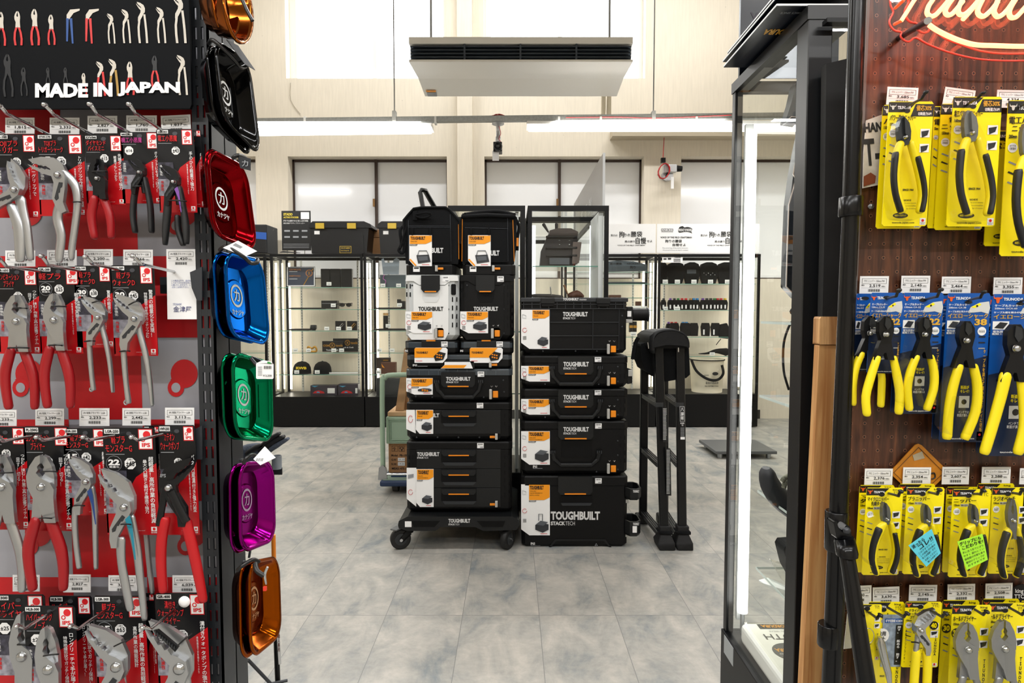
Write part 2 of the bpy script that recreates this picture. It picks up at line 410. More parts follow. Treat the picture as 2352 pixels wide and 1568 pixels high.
# ---------------------------------------------------------------- air conditioner
def aircon():
    Yf, Yr = 4.35, 5.07
    r = thing('air_conditioner', 'large white ceiling air conditioner with dark louvred grille in front of the high windows', 'air conditioner', U(1195, 222, Yr))
    W = mt('aircon_white', 'F7F5F0', 0.4); D = mt('aircon_dark_grille', '1B2430', 0.5)
    xl, xr = X_(944, Yf), X_(1448, Yf)
    xl2, xr2 = X_(990, Yr), X_(1420, Yr)
    zt, zg0, zg1 = Z_(84, Yf), Z_(100, Yf), Z_(136, Yf)
    zf = Z_(142, Yf); zm = Z_(181, 4.75); zr = Z_(222, Yr)
    m = MB()
    # side profile extruded between end caps, narrower behind
    prof = [(Yf, zt), (Yf, zg0), (Yf + 0.05, zg0), (Yf + 0.07, zg1), (Yf, zg1), (Yf, zf), (4.75, zm), (Yr, zr), (Yr, zt + 0.02)]
    def xx(y, s): t = (y - Yf) / (Yr - Yf); return (xl + (xl2 - xl) * t * 0.25) if s < 0 else (xr + (xr2 - xr) * t * 0.25)
    n = len(prof)
    vs = [(xx(y, -1), y, z) for y, z in prof] + [(xx(y, 1), y, z) for y, z in prof]
    m.add(vs, [(i, (i + 1) % n, (i + 1) % n + n, i + n) for i in range(n)], W)
    m.add(vs, [tuple(range(n - 1, -1, -1)), tuple(range(n, 2 * n))], W)
    m.obj('body', r, bevel=0.006)
    g = MB(); g.box(xl + 0.01, xr - 0.01, Yf + 0.04, Yf + 0.07, zg1, zg0, D)
    g.obj('air_outlet', r)
    for k in range(4):
        z = zg1 + (zg0 - zg1) * (k + 0.6) / 4.4
        g = MB(); g.box(xl + 0.01, xr - 0.01, Yf + 0.004, Yf + 0.035, z, z + 0.006, mt('louvre_blade', '39424E', 0.45)); g.obj('louvre', r)
    for px in (1069, 1195, 1321):
        g = MB(); g.box(X_(px - 2, Yf), X_(px + 2, Yf), Yf + 0.002, Yf + 0.038, zg1, zg0, mt('louvre_blade', '39424E', 0.45)); g.obj('louvre_divider', r)
    g = MB()
    def bt(x, y):  # point on the sloping underside
        yy = Yf + (y - 142) / 80 * (Yr - Yf)
        p = U(x, y, yy); p.z -= 0.002; return p
    g.add([bt(978, 207), (bt(1001, 207)), bt(1001, 211), bt(979, 211)], [(0, 1, 2, 3)], ORG)
    g.add([bt(980, 212), bt(1003, 212), bt(1004, 221), bt(983, 221)], [(0, 1, 2, 3)], GREY)
    g.obj('warning_label', r)
    for px in (1386, 1399):
        p = MB(); a = U(px, 222, 5.12); p.tube([(a.x, 5.0, a.z + 0.03), (a.x, 5.12, a.z + 0.0), (a.x, 5.13, a.z - 0.25)], 0.02, mt('cream_pipe_cover', 'D8CDB5', 0.6), n=12); p.obj('drain_pipe', r)
    for px in (990, 1400):
        b = MB(); a = U(px, 84, 4.6); b.box(a.x - 0.008, a.x + 0.008, 4.6, 4.616, zt - 0.01, 5.4, STEEL); b.obj('hanger_rod', r)
aircon()

# ---------------------------------------------------------------- ceiling rail, lamps
RY = 4.5
GALV = mt('galvanised_steel', '9A9C99', 0.45, 0.85, n=0.12, ns=60)
def rail():
    r = thing('ceiling_rail', 'long galvanised steel channel rail hanging across the shop', 'rail', U(1176, 275, RY))
    m = MB(); a = U(560, 284, RY); b = U(1860, 270, RY)
    m.ext([a, b, b + Vector((0, 0, 0.04)), a + Vector((0, 0, 0.04))], (0, 0.04, 0), GALV); m.obj('channel', r, bevel=0.002)
    for px in (905, 1502):
        c = U(px, 268, RY); s = MB(); s.tube([(c.x, RY + 0.02, c.z), (c.x, RY + 0.02, 5.39)], 0.005, STEEL, n=6); s.obj('hanger_rod', r)
        s = MB(); s.box(c.x - 0.014, c.x + 0.014, RY - 0.004, RY + 0.044, c.z - 0.03, c.z + 0.045, mt('clamp_grey', 'B9BAB7', 0.5, 0.3)); s.obj('clamp', r, bevel=0.003)
    for px in (700, 1000, 1284, 1380, 1600):
        c = U(px, 277, RY); s = MB(); s.box(c.x - 0.008, c.x + 0.008, RY - 0.004, RY + 0.044, c.z - 0.02, c.z + 0.03, mt('white_plastic', 'E9E8E4', 0.4)); s.obj('cable_clip', r)
    rc = mt('red_cable', 'B3161C', 0.45)
    s = MB(); s.tube(cr([U(1300, 270, RY), U(1420, 269, RY), U(1520, 271, RY), U(1680, 264, RY)], 4), 0.003, rc, n=5)
    s.obj('red_cable', r)
rail()
def coil(name, label, px, py, Y, rx, rz, n, rad, parent=None, mat=None):
    mat = mat or mt('red_cable', 'B3161C', 0.45)
    s = MB(); c = U(px, py, Y); P = []
    for i in range(n * 14):
        a = 2 * math.pi * i / 14; k = 1 + 0.12 * math.sin(i * 0.9)
        P.append(c + Vector((rx * k * math.cos(a), 0.014 * math.sin(a * 0.37 + i), rz * k * math.sin(a))))
    s.tube(P, rad, mat, n=5)
    return s
def lamp(x0, x1, ya, yb, label):
    r = thing('fluorescent_lamp', label, 'lamp', U((x0 + x1) / 2, ya, RY), 'batten lamps under the ceiling rail')
    W = mt('white_enamel', 'EFEDE8', 0.35)
    a, b = U(x0, ya, RY), U(x1, yb, RY)
    h = 0.036
    m = MB()
    prof = [(-0.02, 0), (0.06, 0), (0.105, -h), (-0.065, -h)]
    vs = [a + Vector((0, y, z)) for y, z in prof] + [b + Vector((0, y, z)) for y, z in prof]
    m.add(vs, [(0, 1, 5, 4), (1, 2, 6, 5), (3, 0, 4, 7), (0, 3, 2, 1), (4, 5, 6, 7)], W)
    m.obj('housing', r, bevel=0.002)
    t = MB(); o = Vector((0, 0.02, -h - 0.008)); t.tube([a + o + Vector((0.015, 0, 0)), b + o - Vector((0.015, 0, 0))], [0.02, 0.02], TUBE, n=12, sq=0.05)
    t.obj('tube', r)
lamp(560, 993, 289, 284, 'long lit batten lamp left of the hanging camera')
lamp(1210, 1860, 279, 279, 'long lit batten lamp right of the hanging camera')
def security_cams():
    r = thing('security_camera', 'small black camera hanging from the rail in the middle, white tag below', 'camera', U(1144, 283, RY))
    c = U(1144, 283, RY + 0.02)
    m = MB(); m.lathe(c, [(0.045, 0.0), (0.045, -0.008), (0.015, -0.02), (0.014, -0.1), (0.02, -0.1), (0.02, -0.14), (0.01, -0.15)], mt('light_grey_metal', 'BFC0C2', 0.35, 0.5), n=16); m.obj('mount', r)
    Y = RY - 0.04; m = MB(); m.pb(1133, 325, 1153, 347, Y, 0.1, BLK); m.obj('housing', r, bevel=0.004)
    l = U(1144, 338, Y); m = MB(); m.lathe(l, [(0.03, 0.0), (0.032, -0.02), (0.032, -0.035), (0.024, -0.04), (0.022, -0.03), (0.004, -0.025)], mt('lens_black', '111216', 0.12), n=20, axis='y'); m.obj('lens', r)
    m = MB(); m.pb(1131, 346, 1146, 369, Y + 0.02, 0.001, WHITE); m.obj('paper_tag', r)
    coil('x', '', 1143, 269, RY + 0.02, 0.05, 0.018, 3, 0.003).obj('cable_coil', r)
    s = MB(); s.tube(cr([U(1146, 290, RY - .02), U(1150, 306, RY - .03), U(1146, 318, RY), U(1152, 328, RY - .03)], 4), 0.0025, mt('red_cable', 'B3161C', 0.45), n=5); s.obj('cable', r)
    Y = WY - 0.1
    r = thing('security_camera', 'grey and black camera on the wall above the white signs with red cable coil', 'camera', U(1530, 400, Y))
    m = MB(); a = U(1524, 385, Y); m.box(a.x, a.x + 0.14, Y - 0.03, Y + 0.04, a.z - 0.05, a.z + 0.03, mt('camera_grey', 'C8C9CB', 0.4)); m.obj('housing', r, bevel=0.006)
    m = MB(); m.tube([(a.x + 0.14, Y, a.z - 0.01), (a.x + 0.2, Y, a.z - 0.012)], [0.035, 0.03], BLK, n=16); m.obj('lens', r)
    m = MB(); m.cyl(U(1531, 405, Y + .1), (0, -0.05, 0), 0.06, mt('light_grey_metal', 'BFC0C2', 0.35, 0.5)); m.tube([U(1531, 405, Y + .05), U(1534, 394, Y)], 0.012, BLK); m.obj('mount', r)
    coil('x', '', 1525, 393, Y - 0.05, 0.06, 0.08, 4, 0.006).obj('cable_coil', r)
    m = MB(); m.tube([U(1526, 305, Y), U(1524, 340, Y), U(1523, 362, Y)], 0.004, mt('red_cable', 'B3161C', 0.45), n=6); m.box(*[v for p in zip(U(1518, 374, Y), U(1528, 363, Y)) for v in p][:2], Y - 0.02, Y + 0.02, U(1518, 374, Y).z, U(1518, 363, Y).z, BLK); m.obj('power_cable', r)
    m = MB(); m.pb(1541, 406, 1548, 433, Y - 0.03, 0.001, WHITE); m.obj('paper_tag', r)
security_cams()
s = MB(); s.tube(cr([U(667, 190, WY - 0.01), U(668, 230, WY - 0.01), U(690, 262, WY - 0.01)], 4), 0.003, mt('wall_cable', 'A89F8C', 0.6), n=5)
tag(s.obj('wall_cable', at=U(667, 190, WY)), 'thin beige cable running down the wall under the left high window', 'cable')
# ---------------------------------------------------------------- glass display cases
def case(name, label, x0, x1, Yf, dep, H, baseh, shelves, fw=0.025, group=None, leds=True, back=False, led=None, rails=True, caps=0.03, sh_in=0.03):
    """world-sized glass cabinet, front plane at Yf"""
    r = thing(name, label, 'display case', ((x0 + x1) / 2, Yf + dep / 2, 0), group)
    Yb = Yf + dep
    m = MB(); m.box(x0, x1, Yf, Yb, 0.01, baseh, BLK); m.obj('base', r, bevel=0.003)
    for a, b in ((x0, Yf), (x1 - fw, Yf), (x0, Yb - fw), (x1 - fw, Yb - fw)):
        m = MB(); m.box(a, a + fw, b, b + fw, baseh, H - caps, BLK); m.obj('post', r, bevel=0.002)
    m = MB(); t = fw
    for (a, b, c, d) in ((x0, x1, Yf, Yf + t), (x0, x1, Yb - t, Yb), (x0, x0 + t, Yf + t, Yb - t), (x1 - t, x1, Yf + t, Yb - t)):
        m.box(a, b, c, d, H - caps, H, BLK)
    m.obj('top_frame', r)
    m = MB(); m.box(x0 + t, x1 - t, Yf + t, Yb - t, H - 0.012, H - 0.006, GLS); m.obj('top_glass', r)
    m = MB(); m.box(x0 + fw, x1 - fw, Yf + 0.008, Yf + 0.012, baseh, H - caps, GLS); m.obj('front_glass', r)
    for a in (x0 + 0.008, x1 - 0.012):
        m = MB(); m.box(a, a + 0.004, Yf + fw, Yb - fw, baseh, H - caps, GLS); m.obj('side_glass', r)
    if back:
        m = MB(); m.box(x0 + fw, x1 - fw, Yb - 0.012, Yb - 0.006, baseh, H - caps, back); m.obj('back_panel', r)
    for z in shelves:
        m = MB(); m.box(x0 + sh_in, x1 - sh_in, Yf + 0.045, Yb - 0.03, z - 0.006, z, GLS)
        m.box(x0 + sh_in, x1 - sh_in, Yf + 0.044, Yf + 0.0452, z - 0.006, z, GLS_EDGE)
        m.obj('shelf', r)
    if rails:
        for a in (x0 + 0.16, x1 - 0.17):
            m = MB(); m.box(a, a + 0.02, Yb - 0.025, Yb - 0.018, baseh, H - caps, mt('white_rail', 'DAD9D4', 0.4))
            z = baseh + 0.05
            while z < H - 0.1:
                m.box(a + 0.008, a + 0.013, Yb - 0.0262, Yb - 0.025, z, z + 0.012, INK); z += 0.03
            m.obj('shelf_rail', r)
    if leds:
        for a in (x0 + 0.05, x1 - 0.05):
            m = MB(); m.tube([(a, Yb - 0.05, baseh + 0.03), (a, Yb - 0.05, H - 0.06)], 0.011, led or LED, n=8); m.obj('led_or_glow_strip', r)
    return r
RC = 6.2; RH = Z_(583, RC); RB = Z_(911, RC)
sh = [Z_(y, 6.3) for y in (660, 710, 759, 809, 858.6)]
case('display_case', 'tall glass display case holding caps and a certificate, under the long black storage box', X_(622, RC), X_(834, RC), RC, 0.45, RH, RB, sh)
case('display_case', 'glass display case behind the green hand truck, under the second storage box', X_(836, RC), X_(1048, RC), RC, 0.45, RH, RB, sh)
case('display_case', 'far glass display case glimpsed behind the hanging metal trays', X_(400, RC), X_(612, RC), RC, 0.45, RH, RB, sh)
shr = [Z_(y, 6.3) for y in (625, 652, 712, 773, 817)]
case('display_case', 'glass display case of cards and a belt behind the ladder, under the left white sign', X_(1296, RC), X_(1508, RC), RC, 0.45, RH, Z_(905, RC), shr)
case('display_case', 'glass display case of small black pouches and a canvas bucket, under the right white sign', X_(1511, RC), X_(1745, RC), RC, 0.45, RH, Z_(905, RC), shr[1:])
structure(MB().box(X_(580, 6.6), X_(1760, 6.6), WY - 0.012, WY - 0.0, 0, 0.1, mt('dark_skirting', '2A2826', 0.6)).obj('baseboard_back'))

SY = 6.33
DKP = mt('dark_plastic', '0E0F12', 0.45, spec=.4); LEA = mt('brown_leather', '5B3522', 0.55, n=0.2, ns=60)
GOLD = mt('gold_metal', 'B98A3A', 0.35, 0.8); CARD = mt('price_card', 'F4F5F3', 0.4); KRAFT = mt('kraft_cardboard', 'A87C53', 0.8, n=0.06, ns=8)
def pcard(x, y, Y=6.27, w=11, h=8, label='small white price card', grp='price cards in the glass cases'):
    m = MB(); m.pb(x, y - h, x + w, y, Y, 0.002, CARD); m.fl([(x + 2, y - 4), (x + w - 2, y - 4), (x + w - 2, y - 2.6), (x + 2, y - 2.6)], Y - 0.001, GREY)
    return tag(m.obj('price_card', at=U(x, y, Y)), label, 'price tag', grp)
for k, (x, y, t) in enumerate([(750, 655.5, 'beside the dark boxes on the top shelf'), (760, 705, 'in front of the black box'), (745, 758, 'beside the black clip cards'), (772, 758, 'under the silver clip card'), (797, 758, 'under the gold clip card'), (673, 808, 'at the left of the gold knuckles shelf'), (703, 808, 'in front of the gold knuckles'), (761, 808, 'under the front round-logo plate'), (779, 808, 'under the rear round-logo plate'), (676, 858, 'below the cap with yellow letters'), (723, 858, 'below the plain black cap'), (874, 659, 'at the foot of the pink handled tool'), (910, 659, 'at the right of the grey plate stand'), (912, 704, 'in front of the small dark boxes'), (886, 752, 'beside the slim black bottle'), (866, 808, 'left on the fourth shelf of the hand-truck case'), (895, 808, 'right on the fourth shelf of the hand-truck case'), (864, 858, 'beside the brown boxes')]):
    pcard(x, y, label='small white price card ' + t)
def slab(name, label, cat, x0, y0, x1, y1, Y, d, mat, bev=0.003, group=None, deco=None):
    r = thing(name, label, cat, U((x0 + x1) / 2, y1, Y), group)
    m = MB(); m.pb(x0, y0, x1, y1, Y, d, mat); m.obj('body', r, bevel=bev)
    if deco:
        m = MB(); nm = deco(m) or 'print'; m.obj(nm, r)
    return r
NAVY = mt('certificate_navy', '3A4152', 0.4); CU = mt('copper_print', 'C07A3C', 0.5)
def cert(m):
    Y = SY - 0.002
    m.tp('CERTIFICATE', 664, 617, 691, 621, Y, CU); m.tp('OSMTOOLS', 664, 632, 690, 635, Y, CU)
    m.fl([(664, 623), (683, 623), (683, 624), (664, 624)], Y, WHITE); m.fl([(664, 640), (683, 640), (683, 641), (664, 641)], Y, WHITE)
    m.fl(ell(710, 627, 8, 8), Y, CU); m.fl(ell(710, 627, 6.4, 6.4), Y - 0.001, NAVY)
    m.tp('X', 707, 623, 713, 631, Y - 0.002, GOLD); m.fl([(696, 655), (698, 655), (720, 617), (718, 617)], Y, GOLD)
    m.fl([(660, 613), (722, 613), (722, 614), (660, 614)], Y, WHITE); m.fl([(660, 655), (722, 655), (722, 657), (660, 657)], Y, WHITE); m.fl([(659, 613), (661, 613), (661, 657), (659, 657)], Y, WHITE); m.fl([(721, 613), (723, 613), (723, 657), (721, 657)], Y, WHITE)
slab('framed_certificate', 'white edged certificate with copper writing on the top glass shelf', 'certificate', 659, 612, 723, 658, SY, 0.01, NAVY, 0, deco=cert)
for k, (a, b) in enumerate([(737, 757), (759, 781), (784, 808)]):
    slab('dark_box', ['dark grey boxed set standing next to the certificate', 'middle dark boxed set of three on the top shelf', 'right dark boxed set of three on the top shelf'][k], 'box', a, 617, b, 659, SY, 0.05, DKP)
slab('black_box', 'small black lidded box left of the sunglasses', 'box', 738, 690, 774, 709, SY, 0.08, DKP, deco=lambda m: m.fl([(739, 696), (773, 696), (773, 697), (739, 697)], SY - 0.001, GREY) and None)
def sunglasses():
    r = thing('sunglasses', 'black framed sunglasses on the second shelf', 'sunglasses', U(794, 709, SY))
    for cx in (786, 801):
        m = MB(); m.pp(ell(cx, 700, 6.3, 4.6, 14), SY, 0.004, mt('dark_lens', '1C1E22', 0.1)); m.obj('lens', r)
    m = MB(); m.tube([U(779, 696, SY), U(794, 697.5, SY), U(809, 696, SY)], 0.004, DKP, n=6); m.tube([U(779, 696, SY), U(780, 703, SY + 0.12)], 0.003, DKP, n=6); m.tube([U(809, 696, SY), U(808, 703, SY + 0.12)], 0.003, DKP, n=6); m.obj('frame', r)
sunglasses()
slab('display_tray', 'thin black display tray, left on the second shelf', 'tray', 663, 706.3, 735, 709.6, SY, 0.2, DKP, 0.001)
slab('display_tray', 'thin black display tray, left on the third shelf', 'tray', 662, 755.3, 710, 758.6, SY, 0.2, DKP, 0.001)
m = MB(); m.lathe(U(720, 758.6, SY + 0.05), [(0.022, 0), (0.035, 0.02), (0.036, 0.05), (0.03, 0.058), (0.02, 0.05)], mt('dark_glass_bowl', '24262A', 0.1, b=1, bs=60), n=14)
tag(m.obj('glass_cup', at=U(720, 758.6, SY + 0.05)), 'small dark faceted glass cup at the end of the tray', 'cup')
for k, (a, c, lb) in enumerate([(770, CHROME, 'black card with a silver clip on the third shelf'), (797, GOLD, 'black card with a gold clip on the third shelf')]):
    def cl(m, a=a, c=c):
        m.tube([U(a + 8, 752, SY - .01), U(a + 17, 742, SY - .01), U(a + 20, 744, SY - .01), U(a + 11, 754, SY - .01), U(a + 8, 752, SY - .01)], 0.003, c, n=5); return 'money_clip'
    slab('clip_card', lb, 'card', a, 737, a + 23, 758.5, SY, 0.03, DKP, deco=cl)
m = MB(); m.tube(cr([U(705, 806, SY), U(708, 796, SY), U(716, 800, SY), U(724, 796, SY), U(727, 806, SY), U(716, 807, SY), U(705, 806, SY)], 4), 0.01, GOLD, n=8)
tag(m.obj('gold_ornament', at=U(716, 808, SY)), 'gold coloured metal ornament on the fourth shelf', 'ornament')
def osm(x0, y0, x1, y1, Y, cx, lb, a, b):
    def d(m):
        m.tp(a, x0 + 2, y0 + 8, cx - 7, y0 + 13, Y - .002, GOLD); m.tp(b, cx + 8, y0 + 7, min(cx + 27, x1 - 1), y0 + 13, Y - .002, GOLD)
        m.fl(ell(cx, y0 + 10, 6.4, 6.4), Y - .002, GOLD); m.fl(ell(cx, y0 + 10, 5, 5), Y - .003, DKP); m.tp('X', cx - 3, y0 + 7, cx + 3, y0 + 13, Y - .004, GOLD)
        m.tp('Tools & Craft', cx - 14, y0 + 19, cx + 14, y0 + 22, Y - .002, WHITE)
    slab('logo_plate', lb, 'sign', x0, y0, x1, y1, Y, 0.01, DKP, deco=d)
osm(765, 777, 822, 807.5, SY + 0.06, 798, 'rear black plate with a round gold logo', '', 'tools')
osm(740, 783, 788, 807.5, SY, 763, 'front black plate with gold letters and round logo', 'OSM', 'tools')
def cap(px, w, lb, word):
    Y = SY + 0.05; c = U(px, 858.4, Y); r = thing('baseball_cap', lb, 'cap', c, None)
    F_ = mt('black_fabric', '0A0B0D', 0.9, b=0.3, bs=300, spec=.2)
    m = MB(); R = w / 2 / (F / Y)
    prof = [(R * 1.0, 0.004), (R * 1.0, 0.03), (R * 0.95, 0.07), (R * 0.78, 0.105), (R * 0.45, 0.128), (R * 0.06, 0.135)]
    m.lathe(c, prof, F_, n=20); m.obj('crown', r)
    m = MB(); P = [c + Vector((R * 0.95 * math.cos(a), -R * 0.3 - R * 1.1 * math.sin(a) * 0.9, 0.004)) for a in [math.pi * i / 12 for i in range(13)]]
    m.ext(P, (0, 0, 0.006), F_); m.obj('visor', r, bevel=0.002)
    m = MB(); m.lathe(c + Vector((0, 0, 0.133)), [(0.008, 0), (0.006, 0.006), (0.001, 0.007)], F_, n=8); m.obj('button', r)
    if word:
        m = MB(); m.tp(word, px - 14, 842, px + 10, 848, Y - R - 0.012, mt('yellow_print', 'E8C81E', 0.5), 0.06); m.obj('lettering', r)
cap(694, 40, 'black baseball cap with yellow letters on the fifth shelf', 'RWB')
cap(741, 40, 'plain black baseball cap beside the lettered one', '')
m = MB(); m.ext([U(756, 857.5, SY), U(822, 857.5, SY), U(822, 857.0, SY + .1), U(800, 857, SY + .2), U(770, 857.2, SY + .15)], (0, 0, 0.012), WHITE)
tag(m.obj('paper_sheet', at=U(790, 858, SY)), 'folded white paper lying on the fifth shelf', 'paper')
for k, (a, b) in enumerate([(713, 774), (777, 822)]):
    def cb(m, a=a):
        Y = SY - 0.002
        m.fl([(a + 5, 903), (a + 33, 903), (a + 30, 899), (a + 20, 896), (a + 10, 898)], Y, RED); m.fl([(a + 14, 902), (a + 22, 902), (a + 20, 899), (a + 15, 899)], Y - 0.001, mt('cyan_print', '3F9FC8', 0.5))
        m.fl([(a + 2, 886), (a + 18, 886), (a + 10, 889)], Y, mt('cyan_print', '3F9FC8', 0.5)); m.fl([(a + 39, 891), (a + 56 if a < 750 else a + 44, 891), (a + 56 if a < 750 else a + 44, 903), (a + 39, 903)], Y, WHITE)
    slab('toy_car_box', ['dark box printed with a red car, left on the case floor', 'second dark box printed with a red car, right on the case floor'][k], 'box', a, 885 - 3 * k, b, 909, SY, 0.1, mt('plum_box', '2B2433', 0.4), deco=cb)
# second case
def acr():
    r = thing('plate_stand', 'grey acrylic plate on a dark box, top shelf behind the lunch-bag shaped tool bag', 'stand', U(900, 659.5, SY))
    m = MB(); m.pp([(876, 595), (881, 593), (884, 603), (902, 603), (905, 595), (911, 592), (917, 596), (916, 630), (880, 630)], SY, 0.006, mt('frosted_acrylic', '9BA7B4', 0.2)); m.obj('plate', r, bevel=0.002)
    m = MB(); m.pb(873, 631, 935, 659.5, SY - 0.01, 0.1, mt('dark_box_grey', '4A555C', 0.5)); m.obj('box', r, bevel=0.003)
    m = MB(); m.tube(cr([U(883, 631, SY - .02), U(880, 640, SY - .02), U(886, 645, SY - .02), U(883, 657, SY - .02)], 4), 0.004, mt('pink_plastic', 'B565A8', 0.4), n=6); m.obj('pink_tool', r)
acr()
slab('small_dark_box', 'tall small dark box on the second shelf of the hand-truck case', 'box', 912, 687, 920, 704, SY, 0.05, DKP); slab('small_dark_box', 'low small dark box beside the tall one', 'box', 921, 691, 930, 709, SY, 0.05, DKP)
slab('display_tray', 'thin black tray on the second shelf of the hand-truck case', 'tray', 862, 706, 930, 709.6, SY, 0.2, DKP, 0.001)
slab('display_tray', 'thin black tray on the third shelf of the hand-truck case', 'tray', 858, 755, 930, 758.6, SY, 0.2, DKP, 0.001)
r = thing('slim_bottle', 'slim black bottle with a wooden lid on the third shelf', 'bottle', U(886, 755, SY))
MB().cyl(U(886, 755, SY + .03), (0, 0, 0.14), 0.026, DKP).obj('body', r); MB().cyl(U(886, 724, SY + .03), (0, 0, 0.025), 0.027, mt('light_wood', 'C79A62', 0.6)).obj('lid', r)
slab('brown_gift_box', 'open brown leather box with orange flap on the fifth shelf', 'box', 875, 832, 908, 858, SY, 0.08, LEA, deco=lambda m: m.fl([(876, 835), (884, 845), (878, 843)], SY - .002, ORG) and None)
slab('brown_box_lid', 'upright dark brown box lid behind the open brown box', 'box', 864, 821, 897, 846, SY + 0.09, 0.02, mt('dark_brown', '3A2A22', 0.5), deco=lambda m: m.fl([(880, 826), (892, 826), (892, 828), (880, 828)], SY + 0.088, GOLD) and None)
slab('hard_case', 'black ribbed hard case on the floor of the hand-truck case', 'case', 864, 868, 922, 909, SY, 0.1, mt('ribbed_black', '26292C', 0.4, b=1.0, bs=90), 0.012)
# things on top of the left cases
def poster():
    Y = 6.3; K = mt('poster_black', '0D0F12', 0.4); YL = mt('poster_yellow', 'D8C23A', 0.5)
    r = thing('poster_board', 'small black poster with yellow heading standing on the left display case', 'poster', U(680, 583, Y))
    m = MB(); m.pb(648, 484, 713, 575, Y, 0.006, K); m.obj('board', r)
    m = MB(); y = Y - 0.002
    m.tp('STADD', 651, 489, 672, 495, y, YL, 0.05); m.tp('ACTIVE STOCKER', 651, 497, 686, 501, y, YL, 0.04); m.tp('屋外でも使用できる 防じん防滴構造', 651, 505, 708, 509, y, WHITE, 0.03); m.tp('頑丈収納アクティブストッカー', 651, 511, 700, 514, y, WHITE)
    for i in range(3):
        for j in range(2): m.fl([(653 + i * 20, 528 + j * 14), (666 + i * 20, 528 + j * 14), (666 + i * 20, 532 + j * 14), (653 + i * 20, 532 + j * 14)], y, GREY)
        m.fl([(651, 560 + i * 4), (710, 560 + i * 4), (710, 561 + i * 4), (651, 561 + i * 4)], y, GREY)
    m.obj('print', r)
    m = MB(); m.pb(691, 487, 710, 503, Y - 0.004, 0.001, WHITE); m.obj('note', r)
    m = MB(); m.tube([U(660, 575, Y + 0.01), U(660, 582.4, Y + 0.05)], 0.004, CHROME); m.tube([U(700, 575, Y + 0.01), U(700, 582.4, Y + 0.05)], 0.004, CHROME); m.obj('clip_stand', r)
poster()
def stocker(x0, x1, lb, full=True):
    Y = 6.25; K = mt('stocker_black', '0C0D0F', 0.42, spec=.4); YL = mt('latch_yellow', 'C8A93C', 0.35, 0.3)
    r = thing('storage_box', lb, 'storage box', U((x0 + x1) / 2, 583, Y), 'black storage boxes with yellow latches')
    m = MB(); d = 0.36; dz = 0
    a = [U(x0 + 6, 582.5, Y), U(x1 - 8, 582.5, Y), U(x1 - 3, 523, Y), U(x0 + 2, 523, Y)]
    m.ext(a, (0, d, 0), K); m.obj('bin', r, bevel=0.008)
    m = MB(); m.pp([(x0 - 3, 523), (x1 + 4, 523), (x1, 514), (x1 - 14, 508), (x0 + 8, 508), (x0, 514)], Y - 0.015, d + 0.03, K); m.obj('lid', r, bevel=0.005)
    m = MB(); m.pp([(x0 + 45, 582), (x0 + 48, 540), (x0 + 54, 534), (x1 - 20, 534), (x1 - 16, 540), (x1 - 14, 582)], Y - 0.006, 0.006, K); m.obj('front_rib', r, bevel=0.002)
    for lx in ((x0 + 14, x0 + 87) if full else (x0 + 22,)):
        m = MB(); m.pb(lx, 512, lx + 20, 525, Y - 0.028, 0.02, YL); m.obj('latch', r, bevel=0.003)
    m = MB(); m.pb(x0 + 12, 530, x0 + 24, 538, Y - 0.003, 0.002, WHITE); m.obj('price_sticker', r)
    if full:
        m = MB(); m.fl([(x1 - 70, 565), (x1 - 43, 565), (x1 - 43, 581), (x1 - 70, 581)], Y - 0.008, YL); m.fl([(x1 - 69, 566), (x1 - 44, 566), (x1 - 44, 580), (x1 - 69, 580)], Y - 0.009, INK)
        m.tp('STADD ACTIVE', x1 - 67, 568, x1 - 56, 571, Y - 0.01, YL); m.tp('600W', x1 - 55, 568, x1 - 46, 571, Y - 0.01, YL, 0.06); m.tp('Smart Design 55L', x1 - 67, 574, x1 - 48, 577, Y - 0.01, YL)
        m.obj('product_label', r)
stocker(710, 850, 'long black storage box with two yellow latches on the left display case')
stocker(868, 1005, 'black storage box half hidden behind the black tool bag', False)
slab('cardboard_box', 'flat cardboard box between the two black storage boxes', 'box', 845, 527, 880, 545, 6.5, 0.1, KRAFT); slab('cardboard_box', 'lower brown box under the flat one between the storage boxes', 'box', 850, 546, 876, 582, 6.5, 0.1, KRAFT)
m = MB(); m.ext([U(642, 580, 6.21), U(690, 581, 6.21), U(690, 581, 6.3), U(650, 577, 6.3)], (0, 0, 0.004), INK)
tag(m.obj('black_sheet', at=U(666, 583, 6.21)), 'thin black sheet lying under the small poster', 'sheet')
slab('black_machine', 'tall dark box with a blue stripe on the far left case behind the trays', 'machine', 560, 515, 612, 582, 6.25, 0.3, DKP, 0.01, deco=lambda m: m.fl([(560, 530), (612, 534), (612, 550), (560, 546)], 6.247, mt('blue_stripe', '1E4E9A', 0.4)) and None)

